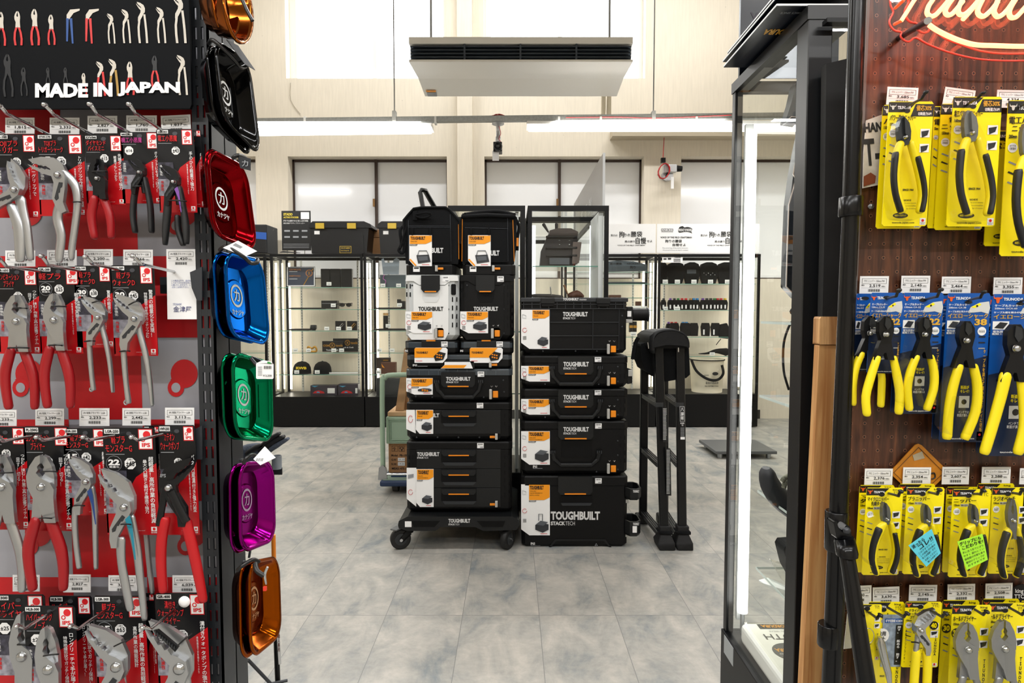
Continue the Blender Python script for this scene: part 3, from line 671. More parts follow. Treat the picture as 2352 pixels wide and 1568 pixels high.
# ---------------------------------------------------------------- white signs and content on the right cases
def sign(x0, x1, lb, first):
    Y = 6.25; r = thing('sign_board', lb, 'sign', U((x0 + x1) / 2, 583, Y))
    m = MB(); m.pb(x0, 514, x1, 581, Y, 0.012, mt('sign_white', 'EDEDED', 0.4)); m.obj('board', r, bevel=0.001)
    m = MB(); y = Y - 0.002
    def block(ox):
        m.tp('男たちの', ox + 7, 538, ox + 22, 543, y, INK); m.tp('拘', ox + 26, 531, ox + 38, 545, y, INK, 0.04); m.tp('りの', ox + 39, 536, ox + 51, 543, y, INK); m.tp('腰袋', ox + 53, 531, ox + 79, 544, y, INK, 0.04)
        m.tp('男の誇り', ox + 39, 552, ox + 62, 557, y, INK); m.tp('自慢', ox + 64, 545, ox + 88, 560, y, INK, 0.04); m.tp('せよ', ox + 90, 551, ox + 102, 556, y, INK)
        m.tp('VOICE OF THE FIELD CRAFTSMAN', ox + 22, 562, ox + 85, 564.5, y, INK)
    if first: block(x0)
    else:
        block(x0 + 94)
        m.fl([(1519, 525), (1546, 525), (1546, 531), (1519, 531)], y, INK); m.tp('KNICKS', 1520, 526, 1545, 530, y - 0.001, WHITE, 0.06)
        m.fl([(1519, 533), (1546, 533), (1546, 533.6), (1519, 533.6)], y, GREY)
        m.fl(cr([(1558, 530), (1560, 522), (1568, 519), (1572, 522), (1580, 521), (1590, 525), (1588, 532), (1590, 536), (1586, 534), (1576, 532), (1562, 534), (1559, 533)], 3, True), y, INK)
        m.tp('PRODUCT OF NICKERS', 1559, 525, 1589, 531, y - 0.001, WHITE)
        m.tp('VOICE OF THE FIELD CRAFTSMAN', 1517, 543, 1589, 547, y, INK, 0.03)
        m.tp('拘りの腰袋', 1528, 550, 1566, 557, y, INK, 0.03); m.tp('自慢せよ', 1545, 559, 1575, 565, y, INK)
        m.tp('The worst bag of the Lord\'s harvester,', 1521, 568, 1581, 571, y, GREY); m.tp('I\'m proud of it to my heart\'s content', 1523, 573, 1581, 576, y, GREY)
    m.obj('print', r)
sign(1396, 1506.5, 'left white sign with brush lettering on the rear display case', True)
sign(1508.5, 1745, 'right white sign with brush lettering and black emblems beside the first', False)
GRC = mt('grey_kneepad', '56626C', 0.55)
m = MB(); m.pp([(1396, 600), (1420, 598), (1455, 600), (1485, 607), (1487, 622), (1396, 623)], SY, 0.08, GRC); m.tp('匠の腰袋', 1402, 603, 1428, 608, SY - 0.002, INK); m.tp('NICKERS', 1440, 604, 1470, 607, SY - .002, INK); m.tp('拘り', 1447, 610, 1460, 617, SY - .002, INK)
tag(m.obj('support_belt', at=U(1440, 625, SY)), 'wide grey padded belt on the top shelf under the left white sign', 'belt')
m = MB(); m.tube([U(1396, 650, SY), U(1440, 649.5, SY), U(1487, 650, SY)], 0.012, mt('teal_black_belt', '16262B', 0.5), n=8)
tag(m.obj('rolled_belt', at=U(1440, 652, SY)), 'thin dark rolled belt on the second shelf behind the ladder', 'belt')
slab('brown_pouch', 'small brown leather pouch above the crate corner', 'pouch', 1399, 677, 1427, 683, SY, 0.08, LEA, 0.006)
slab('glass_shelf', 'short glass shelf carrying the brown pouch', 'shelf', 1350, 683.2, 1500, 684.6, SY, 0.2, GLS_EDGE, 0)
slab('small_wallet', 'small dark wallet behind white cards on the third shelf', 'wallet', 1460, 692, 1473, 703, SY, 0.03, LEA, 0.004)
for x, y, w_, t in [(1451, 711, 22, 'wide card below the small wallet'), (1474, 712, 12, 'card right of the wide one'), (1448, 771, 14, 'card below the gold cans')]: pcard(x, y, w=w_, h=9, label='white price ' + t + ' in the ladder-side case')
for x in (1446, 1455): slab('gold_can', 'black can with gold band behind the crate side handle, ' + ('left of two' if x < 1450 else 'right of two'), 'can', x, 738, x + 8, 763, SY, 0.05, DKP, 0.006, deco=lambda m, x=x: m.fl([(x, 747), (x + 8, 747), (x + 8, 753), (x, 753)], SY - .002, GOLD) and None)
def info():
    m = MB(); m.pb(1521, 587, 1568, 603, RC + 0.004, 0.001, WHITE); y = RC + 0.002
    m.tp('PRODUCT', 1524, 589, 1541, 591, y, INK); m.fl([(1524, 593), (1531, 593), (1531, 596), (1524, 596)], y, INK); m.fl([(1534, 592), (1542, 592), (1541, 596), (1534, 596)], y, INK)
    m.tp('CORDURA', 1549, 589, 1564, 592, y, INK, .04)
    for k in range(4): m.fl([(1547, 594 + 2 * k), (1563, 594 + 2 * k), (1563, 595 + 2 * k), (1547, 595 + 2 * k)], y, INK)
    tag(m.obj('info_sticker', at=U(1544, 603, RC)), 'white printed notice at the top left of the pouch case glass', 'sign')
info()
FAB = mt('black_fabric', '0A0B0D', 0.9)
for k, (a, b, lb) in enumerate([(1514, 1533, 'left edge partly hidden waist bag'), (1532, 1573, 'tall rounded waist bag, first from the sticker'), (1572, 1608, 'rounded waist bag with a logo patch'), (1609, 1650, 'studded black waist bag, third from the sticker'), (1649, 1690, 'black waist bag at the glass post')]):
    r = thing('waist_bag', 'black ' + lb.replace('black ', '') + ' on the pouch case top shelf', 'bag', U((a + b) / 2, 651.5, SY))
    m = MB(); w_ = b - a; m.pp([(a + w_ * .15, 651), (a + w_ * .04, 635), (a, 615), (a + w_ * .1, 606), (a + w_ * .35, 602), (a + w_ * .65, 602), (a + w_ * .9, 606), (b, 615), (b - w_ * .04, 635), (b - w_ * .15, 651)], SY, 0.06, FAB); m.obj('body', r, bevel=0.008)
    if k == 2: m = MB(); m.fl([(a + 6, 619), (a + 27, 619), (a + 27, 628), (a + 6, 628)], SY - .003, mt('patch_grey', '3A4046', 0.5)); m.obj('logo_patch', r)
    if k == 3:
        m = MB()
        for i in range(6): m.lathe(U(a + 8 + i * 5, 627 + (i % 2) * 4, SY), [(0.004, 0), (0.003, -0.004)], CHROME, n=8, axis='y')
        m.obj('rivet', r)
for k, (x, t) in enumerate([(1522, 'in front of the hidden waist bag'), (1550, 'in front of the first tall waist bag'), (1588, 'in front of the logo patch bag'), (1626, 'in front of the studded bag'), (1665, 'in front of the last waist bag')]): pcard(x, 651, w=12, h=9, label='white price card ' + t)
CAPS = {'p': '6B3F94', 'k': '2A2C2E', 'g': '2E7A3C', 'r': 'C22028', 't': 'B98A4A', 'b': '1E7FC0', 'y': 'D8B72A'}
NM = {'p': 'purple', 'k': 'dark', 'g': 'green', 'r': 'red', 't': 'tan', 'b': 'blue', 'y': 'yellow'}
def pouch(x, y, c, w=11, h=25, cardw=True, lb='', name='tool_pouch'):
    r = thing(name, lb, 'pouch', U(x + w / 2, y, SY), 'tool pouches in the rear case')
    m = MB(); m.pp([(x, y), (x - 1.5, y - h * .7), (x + 1, y - h), (x + w - 1, y - h), (x + w + 1.5, y - h * .7), (x + w, y)], SY, 0.04, FAB); m.obj('body', r, bevel=0.003)
    if c: m = MB(); m.pb(x + w * .2, y - h - 4, x + w * .8, y - h, SY + .005, 0.03, mt('cap_' + NM[c], CAPS[c], 0.4)); m.obj('cap', r)
    if cardw: m = MB(); m.pb(x + 2, y - h * .5, x + 5.5, y - 3, SY - 0.003, 0.002, WHITE); m.obj('label_card', r)
ROW = [(1520, 'k'), (1536, 'p'), (1545, 'k'), (1554, 'g'), (1563, 'r'), (1572, 'r'), (1583, 't'), (1590, 'b'), (1598, 'b'), (1611, 'p'), (1620, 'k'), (1629, 'k'), (1638, 'g'), (1645, 'r'), (1653, 'r'), (1662, 'y')]
cnt = {}
for x, c in ROW:
    cnt[c] = cnt.get(c, 0) + 1
    t = {1520: 'first at the left post', 1536: 'first purple one', 1545: 'after the first purple one', 1554: 'before the red pair', 1563: 'first of the left red pair', 1572: 'second of the left red pair', 1583: 'before the blue pair', 1590: 'first of the blue pair', 1598: 'second of the blue pair', 1611: 'after the blue pair', 1620: 'left of the dark pair', 1629: 'right of the dark pair', 1638: 'before the right red pair', 1645: 'first of the right red pair', 1653: 'second of the right red pair', 1662: 'beside the glass post'}[x]
    pouch(x, 711.5, c, w=8.5 if c != 'k' else 9, h=23, lb='small black pouch with %s cap on the middle shelf, %s' % (NM[c], t))
for x, c, w_, t in [(1532, 'p', 8, 'left end'), (1539, 'r', 9, 'first red'), (1548, 'r', 9, 'second red'), (1565, 'b', 9, 'first blue'), (1573, 'b', 9, 'second blue')]:
    pouch(x, 770, c, w=w_, h=27, cardw=False, lb='black pouch with %s cap on the lower shelf, %s' % (NM[c], t))
SY_ = SY; SY = 6.26
for x, w_, t in [(1541, 18, 'first bulky black pouch'), (1565, 20, 'second bulky black pouch'), (1587, 16, 'third bulky black pouch, tall and smooth'), (1613, 17, 'slim left holder with white card'), (1636, 17, 'slim right holder with white card')]:
    pouch(x, 771.5, None, w=w_, h=30 if w_ > 15 else 28, cardw=(x > 1600), lb=t + ' on the lower shelf of the pouch case')
SY = SY_
pcard(1620, 772, w=12, h=8, label='white price card in front of the left slim holder'); pcard(1548, 712, w=14, h=8, label='white price card under the first purple-capped pouches'); pcard(1524, 712, w=10, h=8, label='white price card under the first dark pouch')
m = MB(); m.limb([(1607, 812, 2), (1625, 811, 5), (1645, 806, 10), (1668, 808, 18)], SY, 0.05, FAB)
tag(m.obj('tool_holster', at=U(1636, 816, SY)), 'long black holster lying on the shelf above the canvas bucket', 'holster'); pcard(1630, 816, w=12, h=7, label='white price card under the black holster')
m = MB(); m.pp([(1657, 745), (1670, 742), (1678, 760), (1672, 778), (1655, 776), (1652, 765)], 6.25, 0.05, FAB); m.tube(cr([U(1656, 778, 6.24), U(1650, 785, 6.24), U(1645, 792, 6.24)], 3), 0.004, FAB, n=5)
tag(m.obj('hanging_pouch', at=U(1662, 780, 6.25)), 'black pouch hanging by a cord beside the slim holders', 'pouch')
def bucket():
    Y = 6.42; c = U(1623, 905, Y); k = F / Y; r = thing('canvas_bucket', 'off-white canvas bucket with black strap and print in the pouch case', 'bucket', c)
    C = mt('canvas_white', 'DDD3BE', 0.9, b=0.6, bs=25); R = 36 / k
    m = MB(); m.lathe(c, [(R * .92, 0), (R * .97, 0.1), (R * 1.0, 0.22), (R * 1.03, 0.36), (R * 1.05, 0.385), (R * 0.98, 0.385), (R * 0.95, 0.3), (R * .9, 0.02)], C, n=28); m.obj('body', r)
    P = []
    for i in range(33):
        a = 2 * math.pi * i / 32; P.append(c + Vector((R * 1.06 * math.cos(a), R * 1.06 * math.sin(a), 0.375)))
    m = MB(); m.tube(P, 0.006, FAB, n=6); m.obj('rim', r)
    m = MB(); yy = Y - R - 0.02
    m.tube(cr([U(1588, 826, yy), U(1600, 852, yy), U(1625, 870, yy), U(1648, 872, yy), U(1661, 858, yy), U(1658, 838, yy)], 5), 0.014, FAB, n=6, sq=0.004); m.obj('strap', r)
    m = MB(); m.tp('CANVAS BAG', 1617, 860, 1628, 863, yy + .005, INK); m.fl(ell(1643, 858, 7, 4), yy + .005, INK); m.tp('最高の道具袋', 1621, 876, 1650, 882, yy + .005, INK); m.tp('FIELD CRAFTSMAN TOOLS', 1619, 885, 1650, 888, yy + .005, INK); m.obj('print', r)
bucket()
# scale on the floor behind the glass
m = MB(); a = U(1645, 1012, 4.85); m.box(a.x, a.x + 0.5, 4.85, 5.3, 0.04, 0.065, mt('scale_grey', '5A5C5E', 0.4)); 
r = thing('floor_scale', 'low grey platform on the floor behind the tall foreground glass case', 'platform', (a.x + .25, 5.0, 0)); m.obj('platform', r, bevel=0.004)
for dx in (0.05, 0.45):
    for dy in (0.05, 0.4): MB().cyl((a.x + dx, 4.85 + dy, 0), (0, 0, 0.04), 0.02, STEEL).obj('foot', r)
# ---------------------------------------------------------------- two narrow towers behind the tool box stacks
TY = 3.56
TB = Z_(1085, TY)
TGLOW = mt('reflection_glow_cool', 'F4F8FF', 0.5, em=3.0)  # added glow standing in for white reflections in the tower, no tubes there
TG = mt('white_panel', 'E9EBEC', 0.4)
case('display_tower', 'narrow glass display tower behind the two black tool bags', X_(1030, TY), X_(1206, TY), TY, 0.45, Z_(472, TY), TB, [Z_(610, TY + .1), Z_(760, TY + .1), Z_(900, TY + .1)], rails=False, leds=False)
case('display_tower', 'narrow glass display tower with a dark leather bag behind the crate', X_(1212, TY), X_(1397, TY), TY, 0.45, Z_(472, TY), TB, [Z_(612, TY + .1), Z_(690, TY + .1), Z_(800, TY + .1), Z_(930, TY + .1)], rails=False, led=TGLOW)
for nm, xp, w_ in (('display_tower', 1183, 8), ('display_tower.001', 1371, 15)):
    r = bpy.data.objects[nm]; m = MB(); m.pb(xp, 486, xp + w_, 1076, TY + .03, .37, TG); m.obj('side_panel', r)
def side_sign():
    Y0, Y1 = 3.6, 5.28; X = X_(1389, 3.56); zt, zb = Z_(347, 3.56), Z_(470, 3.56)
    r = thing('grey_sign_panel', 'tall grey sign panel seen edge-on above the glass tower', 'sign', (X, (Y0 + Y1) / 2, zb))
    m = MB(); m.box(X - 0.01, X, Y0, Y1, zb, zt, mt('sign_grey_face', '8E8B88', 0.35)); m.obj('panel', r)
    m = MB(); m.box(X - 0.012, X + 0.002, Y0 - 0.004, Y0, zb, zt, mt('sign_edge', 'C9CBCC', 0.4)); m.obj('edge_trim', r)
    m = MB()
    for i, s_ in enumerate(['道具の魅力', '職人の選択', '本物を知る']):
        y0 = Y0 + 0.5 + i * 0.25
        m.tx(s_, lambda u, v, y0=y0: Vector((X - 0.0115, y0 - u * 0.12 + 0.12, zb + 0.05 + v * 0.1)), WHITE)
    m.obj('lettering', r)
side_sign()
def low_case():
    # run of display cases behind the towers, carrying the grey sign
    case('display_case', 'long glass case row running back behind the narrow towers', X_(1389, 3.56) - 0.46, X_(1389, 3.56) + 0.005, TY + 0.47, 1.25, Z_(472, TY), TB, [Z_(700, TY)], rails=False, leds=False, fw=0.02)
low_case()
def hanging_bag():
    Y = 3.78; LB = mt('dark_leather', '2B2626', 0.5, b=0.3, bs=120)
    z = Z_(611, TY + .1)
    c = U(1285, 610, Y); c.z = z; r = thing('leather_tool_bag', 'dark leather tool bag standing inside the right glass tower', 'bag', c)
    m = MB(); m.pp([(1253, 609), (1250, 560), (1258, 540), (1275, 530), (1312, 528), (1326, 534), (1327, 560), (1322, 609)], Y, 0.14, LB); m.obj('body', r, bevel=0.012)
    m = MB(); m.pp([(1243, 575), (1252, 556), (1256, 609), (1240, 609)], Y - 0.01, 0.1, LB); m.obj('side_pocket', r, bevel=0.006)
    m = MB(); m.pp([(1316, 555), (1336, 556), (1330, 604), (1314, 606)], Y - 0.015, 0.1, mt('taupe_leather', '6F625C', 0.6)); m.obj('front_pocket', r, bevel=0.008)
    m = MB(); m.limb([(1259, 532, 4), (1249, 516, 8)], Y, 0.015, LB); m.limb([(1278, 530, 6), (1278, 515, 7)], Y, 0.015, LB); m.obj('tool_handle', r)
    for y0, dd in ((541, .004), (566, .007), (584, .005)):
        m = MB(); m.pb(1254, y0, 1326, y0 + 5, Y - dd - .012, .02, mt('dark_leather_strap', '1B1817', .45)); m.obj('strap', r, bevel=.003)
    m = MB(); m.pp([(1262, 529), (1280, 524), (1312, 524), (1328, 532), (1327, 541), (1262, 541)], Y - .01, .12, mt('taupe_edge', '4A3E3A', .5)); m.obj('flap', r, bevel=.006); m = MB(); m.pb(1262, 592, 1308, 607, Y - .02, .004, mt('plate_grey', '5A5E64', .4)); m.obj('name_plate', r)
    for px, py in ((1285, 552), (1285, 562), (1308, 552), (1308, 562)):
        m = MB(); m.lathe(U(px, py, Y - 0.001), [(0.005, 0), (0.004, -0.004)], CHROME, n=8, axis='y'); m.obj('stud', r)
hanging_bag()
for k, (pts, lb) in enumerate([([(1214, 672, 3), (1228, 671, 9), (1262, 672, 10), (1290, 674, 8)], 'flat black tool roll lying at the left in the right tower'), ([(1308, 672, 14), (1325, 668, 20), (1337, 672, 10)], 'brown handled tool roll at the right in the right tower')]):
    m = MB(); m.limb([(x, y + 8, w_) for x, y, w_ in pts], 3.7, 0.06, mt('dark_leather', '2B2626', 0.5) if k == 0 else LEA)
    tag(m.obj('tool_roll', at=U(pts[0][0] + 20, 690, 3.7)), lb, 'tool roll')
m = MB(); m.limb([(1296, 656, 5), (1304, 676, 3)], 3.68, 0.02, mt('wood_brown', '8B5A33', 0.5)); m.limb([(1264, 660, 3), (1266, 678, 3)], 3.68, 0.01, CHROME)
r = thing('hand_tool', 'upright tools with wooden grip among the tool rolls in the right tower', 'tool', U(1300, 688, 3.68)); m.obj('grip', r)
# ---------------------------------------------------------------- hand truck with boxes
def truck():
    Y = 3.93; MINT = mt('mint_paint', '9DB59D', 0.4); NV = mt('navy_bumper', '1D3355', 0.5)
    r = thing('hand_truck', 'pale green folding handle hand truck with dark blue platform, left of the tool stack', 'hand truck', U(925, 1145, Y + .1) * 1.0)
    xl = X_(876, Y); xr = xl + 0.44; zt = Z_(861, Y); zb = Z_(1093, Y)
    m = MB(); P = [Vector((xl, Y, zb)), Vector((xl, Y, zt - 0.07)), Vector((xl + 0.02, Y, zt - 0.02)), Vector((xl + 0.07, Y, zt)), Vector((xr - 0.07, Y, zt)), Vector((xr - 0.02, Y, zt - 0.02)), Vector((xr, Y, zt - 0.07)), Vector((xr, Y, zb))]
    m.tube(cr(P, 4), 0.0165, MINT, n=12); m.obj('handle', r)
    x0 = X_(868, Y - 0.04); z1 = Z_(1100, Y); z0 = Z_(1113, Y)
    m = MB(); m.box(x0, x0 + 0.48, Y - 0.05, Y + 0.7, z0, z1, NV); m.obj('platform', r, bevel=0.012, seg=3)
    m = MB(); m.box(x0 + 0.02, x0 + 0.48, Y - 0.03, Y + 0.68, z1 - 0.002, z1 + 0.006, mt('mint_deck', '8FA394', 0.5)); m.obj('deck_rim', r)
    m = MB(); m.box(x0 + 0.06, x0 + 0.44, Y + 0.03, Y + 0.64, z1 + 0.005, z1 + 0.016, mt('navy_mat', '2A4577', 0.7, b=0.4, bs=150)); m.obj('mat', r)
    for xx in (xl, xr):
        m = MB(); m.pp([(0, 0)] * 0 or [(868, 1096)], Y, 0.01, STEEL) if False else None
        m = MB(); m.ext([(xx - 0.03, Y - 0.02, z1 + 0.0), (xx + 0.03, Y - 0.02, z1), (xx + 0.024, Y - 0.02, z1 + 0.08), (xx, Y - 0.02, z1 + 0.1), (xx - 0.024, Y - 0.02, z1 + 0.08)], (0, 0.012, 0), STEEL); m.obj('hinge_plate', r, bevel=0.002)
    m = MB(); m.tube([(xl, Y - 0.01, z1 + 0.035), (xr, Y - 0.01, z1 + 0.035)], 0.009, CHROME); m.obj('lock_bar', r)
    for xx, yy in ((x0 + 0.09, Y + 0.05), (x0 + 0.41, Y + 0.05), (x0 + 0.09, Y + 0.6), (x0 + 0.41, Y + 0.6)):
        m = MB(); m.cyl((xx - 0.018, yy, 0.052), (0.036, 0, 0), 0.052, mt('grey_rubber', '3C3B3A', 0.7), n=24); w_ = m.obj('wheel', r, bevel=0.006)
        m = MB(); m.box(xx - 0.026, xx - 0.02, yy - 0.02, yy + 0.03, 0.04, z0, STEEL); m.box(xx + 0.02, xx + 0.026, yy - 0.02, yy + 0.03, 0.04, z0, STEEL); m.box(xx - 0.026, xx + 0.026, yy - 0.025, yy + 0.035, z0 - 0.01, z0, STEEL); m.obj('caster_fork', r)
    zm = z1 + 0.016
    Y2 = Y + 0.1
    # cardboard carton with print
    b = thing('cardboard_carton', 'brown carton with umbrella marks and weight lines on the hand truck', 'box', (X_(940, Y2), Y2, zm))
    xa = X_(889, Y2); m = MB(); m.box(xa, xa + 0.38, Y2, Y2 + 0.45, zm, zm + 0.2, KRAFT); m.obj('body', b, bevel=0.003)
    m = MB(); y = Y2 - 0.002
    for ox in (900, 916): m.tube([U(ox, 1024, y), U(ox + 13, 1024, y), U(ox + 13, 1036, y), U(ox, 1036, y), U(ox, 1024, y)], 0.0012, INK, n=4); m.tp('☂' if ox < 910 else '⚲', ox + 2, 1026, ox + 11, 1035, y, INK)
    m.tp('Model:', 899, 1043, 914, 1048, y, INK); m.tp('PB-150', 918, 1043, 936, 1048, y, INK); m.tp('G.W:', 899, 1053, 911, 1058, y, INK); m.tp('N.W:', 899, 1063, 911, 1068, y, INK); m.tp('MEAS: 475 X', 900, 1073, 936, 1078, y, INK)
    for k, yy in enumerate((1051, 1061)):
        m.fl([(914, yy), (930, yy), (930, yy + 8), (914, yy + 8)], y - 0.001, WHITE); m.tp(('21.15', '19.50')[k], 916, yy + 2, 929, yy + 6, y - 0.002, GREY)
    m.obj('print', b)
    z2 = zm + 0.203
    g = thing('mint_drawer', 'pale green panelled drawer box lying on the brown carton', 'drawer', (xa, Y2, z2))
    x1 = X_(884, Y2 - 0.02); m = MB(); m.box(x1, x1 + 0.4, Y2 - 0.02, Y2 + 0.43, z2, z2 + 0.18, MINT); m.obj('body', g, bevel=0.003)
    m = MB()
    for k in (0.014, 0.026):
        xx0, xx1, zz0, zz1 = x1 + k + 0.005, x1 + 0.4 - k, z2 + k, z2 + 0.18 - k; yf = Y2 - 0.022
        m.tube([(xx0, yf, zz0), (xx1, yf, zz0), (xx1, yf, zz1), (xx0, yf, zz1), (xx0, yf, zz0)], 0.004, MINT, n=4)
    m.obj('panel_moulding', g)
    z3 = z2 + 0.183
    k3 = thing('flat_carton', 'light brown flat carton on top of the green drawer', 'box', (xa, Y2, z3)); x1 = X_(888, Y2)
    m = MB(); m.box(x1, x1 + 0.38, Y2 - 0.0, Y2 + 0.44, z3, z3 + 0.028, mt('light_kraft', 'C7A27A', 0.8)); m.obj('body', k3, bevel=0.002)
    zz = z3 + 0.03
    WD = mt('veneer_board', 'B08A62', 0.6, n=0.12, ns=20)
    for i, (xb, lb, t_) in enumerate([(906, 'front narrow wooden board leaning upright on the flat carton', 0.0), (916, 'taller wooden board behind the front board on the hand truck', 0.05)]):
        yb = Y2 + 0.05 + t_; a = Vector((X_(xb, yb), yb, zz)); tilt = (0.045 if i == 0 else 0.06)
        h = (Z_(800, yb) if i == 0 else Z_(720, yb)) - zz
        m = MB(); m.ext([a, a + Vector((0.055, 0, 0)), a + Vector((0.055 + tilt, 0, h)), a + Vector((0.02 + tilt, 0, h))], (0, 0.03, 0), WD)
        tag(m.obj('wooden_board', at=a, bevel=0.001), lb, 'board')
truck()

# ---------------------------------------------------------------- tool boxes
BY = 3.016
KB = mt('toolbox_black', '040405', 0.5, b=0.12, bs=900, spec=.25); KB2 = mt('toolbox_black_panel', '0C0E10', 0.42, b=0.1, bs=900, spec=.4); KB3 = mt('toolbox_recess', '050506', 0.6, spec=.2)
KG = mt('toolbox_grey_edge', '24272B', 0.42); SIL = mt('silver_lever', 'B9B8B4', 0.35, 0.3); OR = mt('orange_plastic', 'F08C0E', 0.4)
KW = mt('toolbox_white', 'E6E7E6', 0.45); KWG = mt('toolbox_light_grey', 'C3C6C6', 0.45); LOGO = mt('logo_white', 'D4D4D4', 0.45)
SMK = glass('smoky_clear_lid', '9FA8AE', 1.0, base=0.05)
SMOKE = mt('smoky_lid', '3A4147', 0.2)
def logo(m, x0, y0, x1, y1, Y, mat=None, two=True, frac=0.5):
    mat = mat or LOGO; h = y1 - y0
    m.tp('TOUGHBUILT', x0, y0, x1, y0 + h * (0.62 if two else 1), Y, mat, 0.055)
    if two:
        xm = x0 + (x1 - x0) * frac; xs = x0 + (xm - x0) * 0.6
        m.tp('STACK', x0, y0 + h * .72, xs, y1, Y, mat, 0.05); m.tp('TECH', xs + .4, y0 + h * .72, xm, y1, Y, mat, 0.0)
def plan_box(m, x0, y0, x1, y1, Y, d, mat, ch=8, bot=0, top=0):
    """tool box hull: vertical corner chamfers, optional chamfered bottom or top edge (all px)"""
    a, b = U(x0, y1, Y), U(x1, y0, Y); k = Y / F; c = ch * k
    X0, X1, z0, z1 = a.x, b.x, a.z, b.z
    def ring(z, ins): 
        i = ins * k
        return [(X0 + c + i, Y + i, z), (X1 - c - i, Y + i, z), (X1 - i, Y + c + i, z), (X1 - i, Y + d - c, z), (X1 - c - i, Y + d, z), (X0 + c + i, Y + d, z), (X0 + i, Y + d - c, z), (X0 + i, Y + c + i, z)]
    rings = []
    if bot: rings += [ring(z0, bot * 1.0), ring(z0 + bot * k * 1.3, 0)]
    else: rings += [ring(z0, 0)]
    if top: rings += [ring(z1 - top * k, 0), ring(z1, top * 0.8)]
    else: rings += [ring(z1, 0)]
    vs = [p for r_ in rings for p in r_]; n = 8
    fs = [(i * n + j, i * n + (j + 1) % n, (i + 1) * n + (j + 1) % n, (i + 1) * n + j) for i in range(len(rings) - 1) for j in range(n)]
    fs += [tuple(range(n - 1, -1, -1)), tuple((len(rings) - 1) * n + j for j in range(n))]
    m.add(vs, fs, mat)
def plabel(x0, y0, x1, y1, r, ox0, oy1, Y, pic='box', big=False, side=True):
    """white hang card with orange heading"""
    m = MB(); h = y1 - y0; w_ = x1 - x0; sx = min(17, w_ * .3)
    if side:
        m.pp([(x0, y0), (x1, y0), (x1, y1), (x0 + sx + 2, y1), (x0, y1 - min(14, h * .2))], Y, 0.0012, WHITE)
    else: m.pp([(x0, y0), (x1, y0), (x1, y1), (x0 + w_ * .22, y1), (x0, y1 - w_ * .25)], Y, 0.0012, WHITE)
    m.obj('label_card', r)
    m = MB(); y = Y - 0.0015; hw = x1 - ox0
    m.fl([(ox0, y0 + 1), (x1 - .5, y0 + 1), (x1 - .5, oy1 - 6), (x1 - hw * .28, oy1), (ox0, oy1)], y, ORG)
    m.tp('TOUGHBUILT', ox0 + 2, y0 + 3, ox0 + 2 + hw * .66, y0 + 3 + min(9, (oy1 - y0) * .38), y - 0.0008, INK, 0.05)
    t0 = y0 + 4 + min(9, (oy1 - y0) * .38)
    for i, s_ in enumerate(['TOOL BOX', 'CAJA DE HERRAMIENTAS', "BOITE A OUTILS"]):
        if t0 + 5 < oy1: m.tp(s_, ox0 + 2, t0 + 1.5, ox0 + 2 + hw * (.3, .6, .45)[i], t0 + 4, y - 0.0008, mt('brown_ink', '6A4A12', 0.5)); t0 += 4.6
    m.fl([(ox0, oy1 + 1), (ox0 + hw * .35, oy1 + 1), (ox0 + hw * .32, oy1 + 4), (ox0, oy1 + 4)], y, INK); m.tp('STACKTECH', ox0 + 1, oy1 + 1.4, ox0 + hw * .3, oy1 + 3.6, y - .0008, WHITE)
    # product picture
    a, b, c, d = ox0 + hw * .3, x1 - 3, oy1 + 4, y1 - 6
    if d - c > 8:
        hh = min(d - c, (b - a) * .9); c = d - hh; D1 = mt('print_dark', '2C2E33', 0.5); D2 = mt('print_mid', '54585E', 0.5)
        if pic == 'bag':
            m.fl([(a, c + hh * .35), (b - 4, c + hh * .3), (b, d - 4), (a + 4, d)], y - .0008, D1); m.tube([U(a + 3, c + hh * .35, y - .001), U(a + 6, c, y - .001), U(b - 9, c, y - .001), U(b - 5, c + hh * .33, y - .001)], 0.0016, D2, n=4)
            m.fl([(a + 3, c + hh * .45), (b - 7, c + hh * .42), (b - 6, d - 8), (a + 6, d - 6)], y - .0016, D2)
        else:
            m.fl([(a, c + hh * .35), (a + (b - a) * .4, c + hh * .18), (b, c + hh * .3), (b, c + hh * .75), (a + (b - a) * .55, d), (a, d - hh * .25)], y - .0008, D1)
            m.fl([(a + 1, c + hh * .32), (a + (b - a) * .4, c), (b - 1, c + hh * .12), (a + (b - a) * .6, c + hh * .42)], y - .0016, D2)
            if pic == 'org':
                for i in range(3):
                    for j in range(2): m.fl(ell(a + (b - a) * (.35 + .17 * i), c + hh * (.38 + .2 * j) + i, 2.2, 1.6, 8), y - .0024, OR)
            if pic == 'roll': m.tube([U(a + 8, c, y - .001), U(a + 8, c - hh * .55, y - .001), U(b - 14, c - hh * .55, y - .001), U(b - 14, c, y - .001)], 0.0018, D2, n=4)
    m.fl([(x1 - hw * .45, y1 - 4), (x1 - 6, y1 - 4), (x1 - 6, y1 - 3), (x1 - hw * .45, y1 - 3)], y, RED)
    if side and h > 30:
        sy = y0 + h * .12
        m.tube([U(x0 + 3, sy, y), U(x0 + 11, sy + 2, y), U(x0 + 11, sy + 9, y), U(x0 + 3, sy + 8, y), U(x0 + 3, sy, y)], 0.0007, GREY, n=4)
        m.tube([U(p[0], p[1], y) for p in ell(x0 + 8, y0 + h * .52, 5, 5, 10)], 0.0009, RED, n=4)
        for i in range(3): m.fl([(x0 + 4, y0 + h * .68 + i * 3), (x0 + 12, y0 + h * .68 + i * 3), (x0 + 12, y0 + h * .68 + i * 3 + 1.2), (x0 + 4, y0 + h * .68 + i * 3 + 1.2)], y, INK)
    m.obj('label_print', r)
